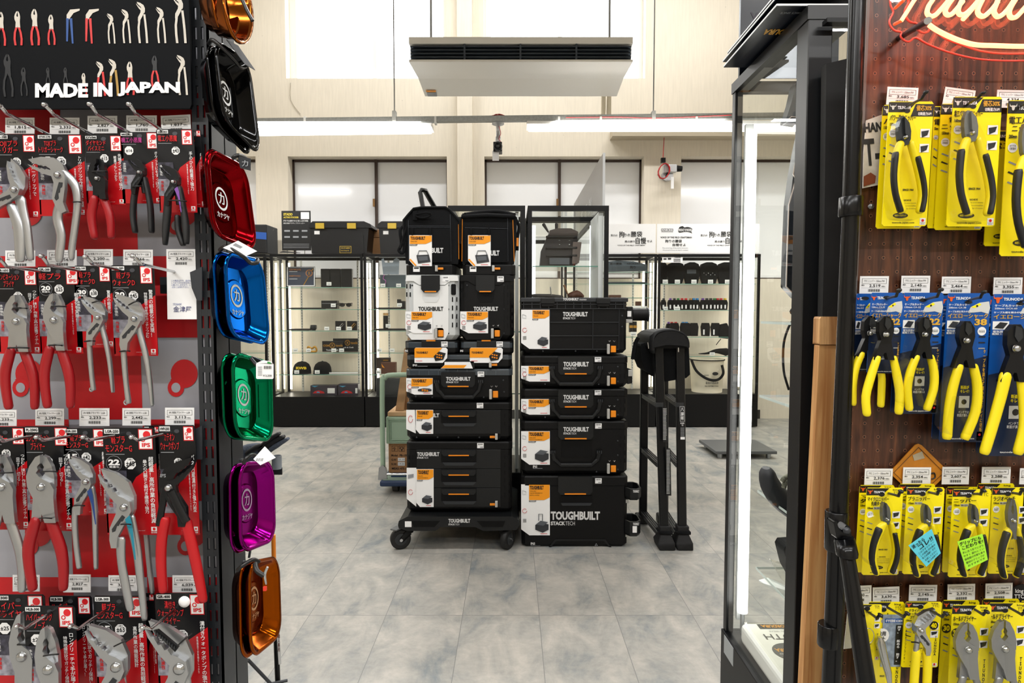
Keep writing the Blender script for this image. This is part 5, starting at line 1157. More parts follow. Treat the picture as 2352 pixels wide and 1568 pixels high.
# ---------------------------------------------------------------- ladder with black bag
def ladder():
    AL = mt('black_aluminium', '0E0F11', .32, .3); TR = mt('step_tread', '3A3C3E', .4, .5)
    r = thing('step_ladder', 'black folded step ladder with cloth covered feet beside the right tool stack', 'ladder', (X_(1545, 3.1), 3.15, 0))
    def rail(x0, x1, Ya, Yb, zb, zt, dp=.03):
        m = MB(); w_ = .022
        v = [(x0 - w_, Ya, zb), (x0 + w_, Ya, zb), (x0 + w_, Ya + dp, zb), (x0 - w_, Ya + dp, zb), (x1 - w_, Yb, zt), (x1 + w_, Yb, zt), (x1 + w_, Yb + dp, zt), (x1 - w_, Yb + dp, zt)]
        m.add(v, [(0, 3, 2, 1), (4, 5, 6, 7), (0, 1, 5, 4), (1, 2, 6, 5), (2, 3, 7, 6), (3, 0, 4, 7)], AL); m.obj('rail', r, bevel=.006)
    YF, YR = 3.0, 3.36
    xA0, xA1 = X_(1534, YF), X_(1515, YF + .05); xB0, xB1 = X_(1576, YF), X_(1564, YF + .05)
    zt = Z_(790, YF + .05); zr = Z_(815, YR)
    rail(xA0, xA1, YF, YF + .05, .06, zt); rail(xB0, xB1, YF, YF + .05, .06, zt)
    xR0, xR1 = X_(1483, YR), X_(1483, YR); rail(xR0, xR1 - .0, YR, YR, .02, zr); rail(xB0 + .0, xB1, YR, YR, .02, zr)
    for i, z in enumerate([(Z_(1175, YR), Z_(1205, YF)), (Z_(1030, YR), Z_(1066, YF)), (Z_(905, YR), Z_(928, YF))]):
        zz = z[0]; f = (zz - .06) / (zt - .06); xa = xA0 + (xA1 - xA0) * f; 
        for xr_, xf in ((xR0, xa), (xB0, xB0 + (xB1 - xB0) * f)):
            m = MB(); w_ = .028
            v = [(xf - w_, YF + .03, zz - .02), (xf + w_ * .4, YF + .03, zz - .02), (xr_ + w_ * .6, YR, zz - .02), (xr_ - w_ * .6, YR, zz - .02)]
            m.ext([Vector(p) for p in v], (0, 0, .022), TR)
            for t in range(4):
                o = (t - 1.5) * .012
                m.tube([(xf - .015 + o, YF + .04, zz + .003), (xr_ + o, YR, zz + .003)], .0022, AL, n=4)
            m.obj('step', r)
    m = MB()
    for x0, Y_, y0, y1 in ((1521, YF, 935, 1015), (1529, YF, 1030, 1138)):
        m.fl([(x0, y0), (x0 + 11, y0), (x0 + 13, y1), (x0 + 2, y1)], YF + .0, INK)
        y = y0 + 3
        while y < y1 - 4: m.fl([(x0 + 2, y), (x0 + 9 + (int(y) % 3), y), (x0 + 9, y + 1.2), (x0 + 2, y + 1.2)], YF - .002, mt('sticker_white', 'C9C9C9', .5)); y += 3.2
    m.fl([(1561, 933), (1572, 933), (1573, 968), (1562, 968)], YF - .001, mt('sticker_white', 'C9C9C9', .5)); m.fl([(1562, 934), (1571, 934), (1572, 967), (1563, 967)], YF - .002, INK)
    m.tp('八', 1564, 936, 1570, 944, YF - .003, WHITE); m.tp('脚\n軽', 1564, 946, 1570.5, 964, YF - .003, WHITE, .04)
    m.tp('K2SS\n12', 1563, 970, 1572, 978, YF - .002, WHITE)
    for i in range(8): m.fl([(1563, 982 + i * 2.6), (1572, 982 + i * 2.6), (1572, 983 + i * 2.6), (1563, 983 + i * 2.6)], YF - .002, GREY)
    m.fl([(1563, 1003), (1573, 1003), (1573, 1009), (1563, 1009)], YF - .002, WHITE); m.obj('sticker', r)
    CLO = mt('cover_cloth', '0E0E10', .8, b=.5, bs=60)
    for x, zt_ in ((xA0, .12), (xB0, .12)):
        m = MB(); m.add([(x - .035, YF - .035, .0), (x + .045, YF - .035, .0), (x + .045, YF + .08, 0), (x - .035, YF + .08, 0),
                         (x - .042, YF - .03, .03), (x + .04, YF - .045, .04), (x + .05, YF + .08, .03), (x - .042, YF + .08, .03),
                         (x - .026, YF - .008, .075), (x + .028, YF - .008, .075), (x + .028, YF + .045, .075), (x - .026, YF + .045, .075),
                         (x - .03, YF - .01, .115), (x + .03, YF - .01, .115), (x + .03, YF + .045, .115), (x - .03, YF + .045, .115)],
                        [(3, 2, 1, 0)] + [(i * 4 + j, i * 4 + (j + 1) % 4, (i + 1) * 4 + (j + 1) % 4, (i + 1) * 4 + j) for i in range(3) for j in range(4)] + [(12, 13, 14, 15)], CLO, True)
        m.obj('foot_cover', r, bevel=.006, seg=3)
        m = MB(); m.tube([(x - .03, YF - .012, .085), (x + .034, YF - .014, .083), (x + .034, YF + .05, .085), (x - .03, YF + .05, .085), (x - .03, YF - .012, .085)], .009, FAB, n=6, sq=.003); m.obj('strap', r)
    for x in (xR0, xB0): m = MB(); m.box(x - .04, x + .03, YR - .02, YR + .05, 0.0, .05, mt('black_rubber', '0C0C0D', 0.6)); m.obj('rubber_foot', r, bevel=.008)
    # cloth bag draped over the top
    b = thing('draped_tool_bag', 'black cloth tool bag slung over the top of the step ladder', 'bag', U(1523, 880, 3.1))
    g = []; nx, ny = 12, 8
    YA, YB = 2.975, 3.42
    top = [(1500, 800), (1503, 772), (1512, 762), (1530, 758), (1553, 758), (1570, 765), (1578, 775), (1583, 795)]
    # saddle cover
    m = MB(); n = len(top); rows = []
    tops = [[(1502, 812), (1502, 778), (1512, 764), (1532, 759), (1554, 760), (1571, 768), (1580, 782), (1581, 798)],
            [(1484, 800), (1488, 772), (1500, 761), (1520, 756), (1540, 757), (1558, 762), (1570, 775), (1574, 800)],
            [(1466, 800), (1468, 778), (1480, 768), (1498, 760), (1516, 758), (1534, 762), (1546, 776), (1550, 800)]]
    dep = [2.975, 3.15, 3.4]
    vs = []
    for T, d in zip(tops, dep):
        C = cr([U(x, y, d) for x, y in T], 3); vs += C; cn = len(C)
    fs = [(i * cn + j, i * cn + j + 1, (i + 1) * cn + j + 1, (i + 1) * cn + j) for i in range(2) for j in range(cn - 1)]
    m.add(vs, fs, mt('bag_nylon', '090A0C', .55, b=.5, bs=40, spec=.3), True); o = m.obj('flap', b, solid=.012)
    m = MB(); m.pp([(1501, 798), (1502, 780), (1512, 766), (1532, 760), (1554, 761), (1571, 769), (1580, 783), (1582, 797), (1560, 793), (1530, 792)], 2.972, .06, mt('bag_nylon', '090A0C', .55, b=.5, bs=40, spec=.3)); m.pp([(1490, 800), (1492, 772), (1505, 762), (1535, 758), (1562, 765), (1574, 785), (1576, 800)], 3.03, .3, mt('bag_nylon', '090A0C', .55, b=.5, bs=40, spec=.3)); m.obj('front_flap', b, bevel=.012, seg=3)
    m = MB(); m.pp([(1499, 800), (1505, 785), (1560, 780), (1582, 790), (1585, 860), (1576, 868), (1530, 876), (1505, 868)], 3.06, .2, FAB); m.obj('pocket', b, bevel=.02, seg=3)
    m = MB(); m.pp([(1472, 790), (1500, 782), (1500, 862), (1482, 850), (1474, 830)], 3.12, .2, FAB); m.obj('side_pocket', b, bevel=.012)
    m = MB(); m.tube(cr([U(1466, 775, 3.1), U(1459, 790, 3.1), U(1453, 825, 3.1)], 4), .01, FAB, n=6, sq=.003); m.obj('strap', b)
    m = MB(); m.tube([U(1488, 786, 3.0), U(1490, 800, 3.0)], .004, CHROME, n=6); m.tube([U(1558, 798, 3.0), U(1558, 808, 3.0)], .004, CHROME, n=6); m.obj('buckle', b)
ladder()
# ---------------------------------------------------------------- shared: pliers, packs, tags, hooks
HRED = mt('dipped_red_handle', '990A15', 0.38); HRED2 = mt('dipped_bright_red', 'B50E17', 0.38); HYEL = mt('dipped_yellow', 'F2DC12', 0.4); HBLK = mt('black_grip_rubber', '141517', 0.5)
PST = mt('plier_steel', 'B4B6B8', 0.33, 0.85, b=0.06, bs=700); PST2 = mt('plier_steel_bright', 'B9BBBC', 0.22, 0.95); PBLK = mt('blackened_steel', '17181A', 0.35, 0.4); PDK = mt('dark_grey_steel', '3D3F42', 0.4, 0.6)
BLI = glass('blister_plastic', 'FBFBF8', 0.9, ior=1.4, rough=0.06)
T1A = [(-3, -62), (-12, -58), (-24, -40), (-30, -20), (-28, 0), (-18, 20), (-2, 45), (6, 70), (28, 70), (25, 45), (23, 20), (24, 5), (16, -8), (2, -15), (-5, -20), (-11, -27), (-7, -33), (-9, -39), (-3, -46)]
T1B = [(1, -62), (10, -58), (20, -40), (25, -20), (25, 0), (14, 20), (2, 42), (-2, 70), (-20, 70), (-18, 40), (-16, 10), (-6, -14), (2, -20), (7, -27), (3, -33), (5, -39), (1, -46)]
T2B = [(-44, -57), (-16, -50), (8, -37), (19, -16), (19, 4), (14, 14), (0, 12), (-8, 0), (-10, -20), (-16, -29), (-20, -29), (-24, -35), (-28, -35), (-32, -41), (-36, -42), (-41, -50)]
T2A = [(-50, -49), (-45, -37), (-28, -16), (-14, -4), (-16, 10), (-34, 38), (-35, 60), (-31, 75), (-18, 75), (-16, 55), (0, 32), (13, 6), (10, -8), (-2, -14), (-12, -17), (-17, -23), (-21, -22), (-26, -29), (-30, -28), (-36, -36), (-40, -37)]
NIP = [(-10, -44), (0, -42), (11, -28), (15, -8), (14, 12), (8, 26), (-8, 26), (-15, 12), (-17, -8), (-16, -28)]
NIP_R = [(-1, -43), (0, -42), (11, -28), (15, -8), (14, 6), (6, 8), (1, -2)]
CUT = [(-4, -40), (8, -40), (17, -26), (18, -8), (12, 14), (15, 34), (19, 56), (5, 56), (1, 40), (-3, 40), (-12, 56), (-26, 56), (-17, 30), (-10, 12), (-15, -6), (-14, -28)]
HLB = {HRED: 'red dipped', HRED2: 'bright red dipped', HYEL: 'yellow', HBLK: 'black rubber'}
def pliers(r, kind, bx, by, k=1.0, Y=1.02, rot=0.0, mir=1, steel=None, hand=None, sx=1.0, grip=None, hw=1.0, hl=1.0, stk=None, legs=None, headk=1.0):
    """pliers around the pivot pixel (bx, by); k pixels per unit"""
    steel = steel or PST; c, s = math.cos(rot), math.sin(rot)
    def T(p, kk=1.0):
        x, y = p[0] * sx * mir * kk, p[1] * kk
        return (bx + k * (x * c - y * s), by + k * (x * s + y * c))
    def L(pts): return [(*T(p), p[2] * k * hw) for p in pts]
    d = .005
    if kind == 'slip':
        m = MB(); m.pp([T(p, headk) if p[1] < 30 else T(p) for p in T1B], Y + .004, .007, steel); m.obj('rear_jaw', r, bevel=.0022, seg=3)
        m = MB(); m.pp([T(p, headk) if p[1] < 30 else T(p) for p in T1A], Y - .003, .007, steel); m.obj('front_jaw', r, bevel=.0022, seg=3)
        RH_ = [(18, 66, 20), (26, 86, 23), (38, 120, 23), (43, 155, 20), (43, 195, 17)]; LH_ = [(-11, 66, 20), (-18, 88, 23), (-25, 120, 23), (-23, 158, 20), (-17, 195, 18)]
        bolt = (0, 0, 9)
    elif kind == 'pump':
        m = MB(); m.pp([T(p, headk) for p in T2B], Y + .004, .007, steel); m.obj('upper_jaw', r, bevel=.0022, seg=3)
        m = MB(); m.pp([T(p, headk) if p[1] < 15 else T(p) for p in T2A], Y - .003, .007, steel); j = m.obj('lower_jaw', r, bevel=.002, seg=3)
        m = MB(); m.pp([T(p) for p in [(-5, 14), (2, 18), (-4, 26), (-8, 26), (-13, 34), (-17, 34), (-21, 44), (-28, 46), (-29, 40), (-20, 30)]], Y - .0036, .001, PDK); m.obj('adjusting_slot', j)
        RH_ = [(6, 4, 18), (12, 32, 14), (22, 68, 14), (30, 105, 12), (36, 150, 10), (41, 196, 7)]; LH_ = [(-25, 70, 13), (-23, 105, 12), (-19, 150, 11), (-14, 190, 12)]
        if hand and hand not in (PST, PST2): RH_ = [(18, 66, 16), (26, 100, 19), (34, 150, 17), (38, 196, 15)]; LH_ = [(-25, 66, 16), (-27, 100, 19), (-25, 150, 17), (-20, 195, 15)]
        if hand and hand not in (PST, PST2): m = MB(); m.limb(L([(6, 0, 18), (12, 35, 14), (18, 72, 14)]), Y + .006, .008, steel, rnd=False); m.obj('rear_shank', r)
        bolt = (0, 0, 8)
    elif kind == 'nip':
        m = MB(); m.pp([T(p) for p in NIP], Y + .002, .008, steel); m.obj('rear_jaw', r, bevel=.0015)
        m = MB(); m.pp([T(p) for p in NIP_R], Y - .003, .006, steel); m.obj('front_jaw', r, bevel=.0012)
        LH_ = [(-12, 24, 18), (-20, 50, 22), (-24, 100, 20), (-20, 145, 18), (-8, 186, 19)]; RH_ = [(14, 24, 16), (26, 60, 20), (38, 110, 20), (42, 150, 18), (36, 186, 19)]; bolt = (0, 8, 5)
    elif kind == 'cut':
        m = MB(); m.pp([T(p) for p in CUT], Y, .010, steel); m.obj('cutter_head', r, bevel=.0018)
        m = MB(); m.pp([T(p) for p in [(0, -38), (10, -34), (12, -18), (4, -10), (-2, -20)]], Y - .002, .003, PDK); m.obj('blade', r, bevel=.001)
        LH_ = [(-20, 52, 15), (-33, 85, 18), (-40, 125, 18), (-36, 168, 17)]; RH_ = [(13, 52, 15), (21, 85, 18), (20, 125, 18), (6, 168, 17)]; bolt = (0, 0, 7)
    if legs: LH_, RH_ = legs
    h = hand or steel
    for nm, P, dy in (('left', LH_, 0), ('right', RH_, .003)):
        P = [(x, P[0][1] + (y - P[0][1]) * hl, w_) for x, y, w_ in P]
        m = MB(); m.limb(L(P), Y + .004 + dy, .013 if hand else .009, h); o = m.obj('handle', r)
        if hand in HLB: o['label'] = HLB[hand] + ' handle'
        if grip:
            G = [(x + (-4 if nm == 'left' else 4.5), y, w_ * .62) for x, y, w_ in P[1:]]
            g = MB(); g.limb(L(G), Y - .0005 + dy, .014, grip); g.obj('grip_pad', o)
        if kind == 'pump' and not hand and nm == 'left' and not legs:
            g = MB(); e_ = T((P[-1][0] - 6, P[-1][1] + 2)); g.tube([U(e_[0] + 4 * k * math.cos(a), e_[1] + 5 * k * math.sin(a), Y + .003) for a in [i * math.pi / 5 for i in range(11)]], .0014, steel, n=6); g.obj('hanging_eye', o)
    b = MB(); p = T(bolt); rr_ = bolt[2] * k * Y / F * .85
    b.lathe(U(p[0], p[1], Y - .003), [(rr_ * 1.05, 0), (rr_ * 1.05, -.0015), (rr_ * .85, -.003), (rr_ * .8, -.0045), (rr_ * .3, -.006)], PST2, n=16, axis='y'); b.obj('pivot_bolt', r)
    if stk:
        m = MB(); m.fl([T(p) for p in [(2, 22), (13, 14), (19, 30), (24, 66), (28, 96), (25, 96), (15, 50)]], Y - .0045, stk); m.obj('printed_sticker', r)
def loopo(m, pts, Y, w_, mat):
    m.tube([U(x, y, Y) for x, y in pts], w_, mat, n=4)
class Pk:
    """card coordinates: u, v in 0..1 on a leaning rectangle of pixels"""
    def __init__(s, x0, y0, w_, h, Y, lean): s.x0, s.y0, s.w, s.h, s.Y, s.l = x0, y0, w_, h, Y, lean
    def q(s, u, v): return (s.x0 + u * s.w + s.l * v * s.h, s.y0 + v * s.h)
    def poly(s, m, uv, mat, dz=0.0004): m.fl([s.q(u, v) for u, v in uv], s.Y - dz, mat)
    def rect(s, m, u0, v0, u1, v1, mat, dz=0.0004): s.poly(m, [(u0, v0), (u1, v0), (u1, v1), (u0, v1)], mat, dz)
    def text(s, m, t, u0, v0, u1, v1, mat, bold=.03, dz=0.0008, sp=1.0):
        m.tx(t, lambda a, b: U(*s.q(u0 + a * (u1 - u0), v1 - b * (v1 - v0)), s.Y - dz), mat, bold, sp)
    def circ(s, m, u, v, ru, mat, dz=0.0006, n=14, rot=0):
        rv = ru * s.w / s.h; s.poly(m, [(u + ru * math.cos(rot + 2 * math.pi * i / n), v + rv * math.sin(rot + 2 * math.pi * i / n)) for i in range(n)], mat, dz)
PB = mt('pack_black', '0D0E11', 0.35, spec=.35); PR = mt('pack_red', 'B80F18', 0.3); PW = mt('pack_white', 'EDEDEC', 0.35); PRT = mt('pack_red_text', 'D8242A', 0.35)
PG1 = mt('photo_grey', '8C8A94', 0.3, n=0.5, ns=90); PG2 = mt('photo_dark', '3B3A46', 0.3, n=0.6, ns=120); MAG = mt('magenta_print', 'C03A8C', 0.4)
def V(t): return '\n'.join(t)
def card(r, p, base, name='card', hole=True):
    m = MB(); c = .04
    m.pp([p.q(u, v) for u, v in [(c, 0), (1 - c, 0), (1, .02), (1, .985), (1 - c, 1), (c, 1), (0, .985), (0, .02)]], p.Y, .0012, base)
    return m.obj(name, r)
def ips(lb, x0, y0, w_, h, Y, code, title, pct='', o1='', o2='', v1='', v2='', tcol=None, lean=.05, grp='carded pliers on the red and grey wall'):
    r = thing('carded_pliers', lb, 'carded pliers', U(x0 + w_ / 2, y0, Y), grp)
    p = Pk(x0, y0, w_, h, Y, lean); card(r, p, PB)
    m = MB(); k = w_ / h
    p.poly(m, [(0, .66), (.42, .60), (.6, .46), (1, .33), (1, 1), (0, 1)], PR)
    p.rect(m, 0, .40, .42, .60, PG2, .0006); p.rect(m, 0, .60, .40, .80, PG1, .0008)
    p.text(m, V('本体強化'), .05, .43, .13, .56, PW, dz=.001); p.text(m, V('作業性'), .06, .62, .14, .74, PRT, dz=.0012)
    p.rect(m, .03, .012, .32, .055, PW, .0006); p.text(m, code, .05, .02, .30, .048, INK, .04, .001)
    p.text(m, title, .04, .075, .55, .075 + .075 * (1 + title.count('\n')), tcol or PRT, .04)
    a = .085 + .075 * (1 + title.count('\n')) + .01
    p.rect(m, .04, a, .4, a + .006, GREY)
    # emblem
    L = .68; R_ = .95; t = .012; b = t + .27 * k * 1.45
    p.rect(m, L, t, R_, b, PRT, .0006); p.rect(m, L + .015, t + .008, R_ - .015, b - .008, PW, .0008)
    p.circ(m, .84, t + (b - t) * .28, .072, PRT, .001); p.circ(m, .765, t + (b - t) * .52, .045, PRT, .001); p.circ(m, .765, t + (b - t) * .52, .025, PW, .0012)
    p.text(m, 'IPS', L + .06, t + (b - t) * .68, R_ - .05, b - (b - t) * .12, PRT, .04, .001)
    vy = a + .05
    if pct:
        p.text(m, pct, .08, vy, .30, vy + .055, PW, .05); p.text(m, '軽量化', .1, vy + .06, .29, vy + .08, PW); m.tube([U(*p.q(.19 + .15 * math.cos(t_), vy + .04 + .15 * k * math.sin(t_)), p.Y - .0006) for t_ in [i * math.pi / 6 for i in range(13)]], .0004, GREY, n=3)
    if o1: p.circ(m, .50, vy + .04, .115, PW, .0006, 8, math.pi / 8); p.text(m, o1, .42, vy + .015, .58, vy + .065, INK, .02, .0009); p.text(m, '口開き', .45, vy - .005, .55, vy + .01, INK, .0, .0009)
    if o2: p.circ(m, .22, vy + .04, .115, PW, .0006, 8, math.pi / 8); p.text(m, o2, .14, vy + .02, .30, vy + .06, INK, .02, .0009)
    if v1: p.text(m, V(v1), .85, .27 if len(v1) > 8 else .3, .945, .27 + min(.62, .052 * len(v1)), PW, .04, .001, .95)
    if v2: p.text(m, V(v2), .74, .3, .82, .3 + min(.5, .045 * len(v2)), PW, .03, .001, .95)
    if not v2: p.text(m, V('特殊構造で対象物をしっかり'), .77, .42, .805, .78, PW, .0, .001, .95)
    p.rect(m, .84, .925, .95, .965, PW, .0006); p.circ(m, .895, .945, .028, PRT, .0008); p.text(m, '日本製', .84, .97, .95, .985, PW)
    p.text(m, 'www.ips-tool', .5, .955, .72, .965, PW, 0)
    p.rect(m, .0, .8, .03, .98, PW)
    m.obj('card_print', r)
    m = MB(); a = p.q(.5, .055); m.pp(ell(a[0], a[1], 6, 4.5, 12), Y - .0006, .0004, mt('slot_shadow', '3A3B40', .5)); m.obj('euro_slot', r)
    return r, p
def tie(r, x0, y0, x1, y1, Y, w_=.0013):
    m = MB(); m.tube([U(x0, y0, Y + .01), U(x0, y0, Y), U((x0 + x1) / 2, (y0 + y1) / 2 - 1, Y - .006), U(x1, y1, Y), U(x1, y1, Y + .01)], w_, INK, n=6); m.obj('cable_tie', r)
def ptag(x0, y0, x1, y1, price, lb, Y=1.075, rot=0.0, long=None, lean=0.0):
    r = thing('price_tag', lb, 'price tag', U((x0 + x1) / 2, y0, Y))
    y2 = long or y1; p = Pk(x0, y0, x1 - x0, y1 - y0 if not long else 38, Y, lean)
    c, s = math.cos(rot), math.sin(rot); ox, oy = x0, y0
    if rot:
        q0 = p.q; p.q = lambda u, v: (lambda a: (ox + (a[0] - ox) * c - (a[1] - oy) * s, oy + (a[0] - ox) * s + (a[1] - oy) * c))(q0(u, v))
    m = MB(); V1 = (y2 - y0) / p.h; m.pp([p.q(0, 0), p.q(1, 0), p.q(1 + (.04 if long else 0), V1), p.q(0 + (.04 if long else 0), V1)], Y, .0008, WHITE); m.obj('card', r)
    m = MB(); H = 38.0 / p.h
    for a, b, c_, d in ((.07, .14, .93, .155), (.07, .44, .93, .455), (.07, .14, .08, .455), (.92, .14, .93, .455)): p.rect(m, a, b * H, c_, d * H, INK)
    p.text(m, 'IPS 特殊プライヤー LGR' if Y < 1.08 else 'TTC ニッパー 150mm PW', .14, .22 * H, .86, .36 * H, INK, 0); p.text(m, '税込', .06, .5 * H, .16, .58 * H, INK); p.text(m, price, .33, .49 * H, .72, .68 * H, INK, .012)
    p.text(m, '円(税込)', .75, .58 * H, .88, .65 * H, INK); p.rect(m, .06, .70 * H, .9, .71 * H, GREY)
    n = 16
    for i in range(n):
        u = .30 + .42 * i / n; p.rect(m, u, .78 * H, u + .42 / n * (.65 if i % 3 else .35), .94 * H, INK)
    if long:
        p.text(m, 'この商品は只今、品切れ\nしておりますが近日中に\n入荷いたしますので、し\nばらくお待ち下さい。', .16, 1.85, .84, 2.35, mt('blue_ink', '4A5A9A', .5), 0, sp=1.1)
        p.text(m, 'プロSHOP', .22, 3.25, .52, 3.4, mt('blue_ink', '4A5A9A', .5), 0); p.text(m, '金津屋', .24, 3.45, .86, 3.8, mt('navy_ink', '27306A', .5), .01)
    m.obj('print', r)
    return r
def hook(lb, base, bend, tip, mat, Yb=1.11, Yt=.94, r_=.0026, knob=None, grp='shop wall hooks'):
    r = thing('display_hook', lb, 'hook', U(*base, Yb), grp)
    m = MB(); P = [U(*base, Yb), U(*bend, Yt)]; d = (P[1] - P[0]); Q_ = [P[0], P[0] + d * .5, P[0] + d * .93]
    m.tube(Q_ + [P[1] + Vector((0, -.002, 0)), U(bend[0] + (tip[0] - bend[0]) * .5, bend[1] + (tip[1] - bend[1]) * .5, Yt - .008), U(*tip, Yt - .012)], r_, mat, n=8)
    m.obj('wire', r)
    m = MB(); t = U(*tip, Yt - .012); m.lathe(t + Vector((0, .004, 0)), [(r_ * .9, 0), (r_ * 1.35, -.003), (r_ * 1.35, -.007), (r_ * .5, -.0095)], mat, n=10, axis='y'); m.obj('tip', r)
    if knob: m = MB(); m.lathe(U(*base, 1.02), [(.0098, 0), (.0098, -.002), (.004, -.004)], WHITE, n=18, axis='y'); m.obj('white_stopper', r)
    return r

# ---------------------------------------------------------------- left gondola
BG_G = mt('banner_grey', '9C9CA3', 0.55, n=.05, ns=5); BG_R = mt('banner_red', 'BE0A16', 0.5, n=.06, ns=5)
GON = mt('gondola_grey_steel', '25282C', 0.42, .1); GON2 = mt('gondola_side_steel', '303338', 0.45, .1)
def gondola():
    r = thing('gondola_shelf', 'dark slotted steel shop gondola holding the red and grey plier display', 'gondola', (X_(300, 1.15), 1.15, 0))
    m = MB(); a = U(-250, 716, 1.13); b = X_(484, 1.13); m.box(a.x, b, 1.132, 1.16, 0, 2.2, GON2); m.obj('back_panel', r)
    # slotted upright in front, cut slots shown as real gaps
    xl0, xr0 = X_(452, 1.07), X_(493, 1.07)
    m = MB(); cols = [(xl0, xl0 + .008), (xl0 + .0125, xl0 + .0195), (xl0 + .024, xr0)]
    for a_, b_ in cols: m.box(a_, b_, 1.07, 1.074, 0, 2.2, GON)
    z = 0.02
    while z < 2.2:
        m.box(xl0 + .008, xl0 + .0125, 1.0702, 1.0742, z, z + .012, GON); m.box(xl0 + .0195, xl0 + .024, 1.0702, 1.0742, z, z + .012, GON); z += .0335
    m.obj('slotted_upright', r)
    m = MB(); m.box(xl0, xr0, 1.12, 1.124, 0, 2.2, mt('slot_inside', '1A1C1F', .6)); m.box(xr0 - .003, xr0, 1.07, 1.17, 0, 2.2, GON2); m.obj('upright_side', r)
    m = MB(); m.box(X_(-250, 1.13), xr0, 1.03, 1.17, 0, .12, GON2); m.obj('base_shelf', r)
    for py, in ((650,), (1015,), (1410,)):
        m = MB(); m.pp([(436, py - 25), (448, py - 30), (464, py - 38), (464, py + 40), (452, py + 40), (440, py + 10)], 1.06, .003, GON2); m.obj('bracket', r, bevel=.001)
        m = MB(); m.pb(368, py - 14, 440, py + 24, 1.095, .02, mt('crossbar_black', '202225', .35)); m.obj('crossbar', r)
gondola()
def banner():
    Y = 1.122
    r = thing('checkered_banner', 'red and grey checkered banner with round emblems behind the pliers', 'banner', U(200, 1568, Y))
    m = MB(); m.pp([(-240, -40), (466, -40), (512, 1640), (-240, 1640)], Y, .002, BG_G); m.obj('sheet', r)
    m = MB()
    def xb(i, y): return 146 + 170 * i + (y - 550) * .028
    ys = [27, 214, 401, 588, 775, 963, 1150, 1325, 1505, 1690]
    for j in range(len(ys) - 1):
        for i in range(-3, 2):
            if (i + j) % 2 == 0:
                x1t, x1b = xb(i + 1, ys[j]), xb(i + 1, ys[j + 1])
                if i == 1: x1t, x1b = 466 + (ys[j]) * .028, 466 + ys[j + 1] * .028
                m.fl([(xb(i, ys[j]), ys[j]), (x1t, ys[j]), (x1b, ys[j + 1]), (xb(i, ys[j + 1]), ys[j + 1])], Y - .0006, BG_R)
    m.obj('check_print', r)
    m = MB()
    for cx, cy_ in ((423, 486), (423, 858), (445, 1222), (66, 486), (66, 858), (88, 1222), (446, 1590)):
        m.fl(ell(cx, cy_, 31, 33, 24), Y - .0013, BG_R); m.fl([(cx - 32, cy_ + 14), (cx - 12, cy_ - 2), (cx + 12, cy_ + 28), (cx - 6, cy_ + 32)], Y - .0010, BG_R)
        m.fl(ell(cx - 19, cy_ + 32, 19, 21, 20), Y - .0016, BG_R); m.fl(ell(cx - 19, cy_ + 32, 10.5, 11.5, 16), Y - .0021, BG_G)
    m.obj('emblem_print', r)
banner()
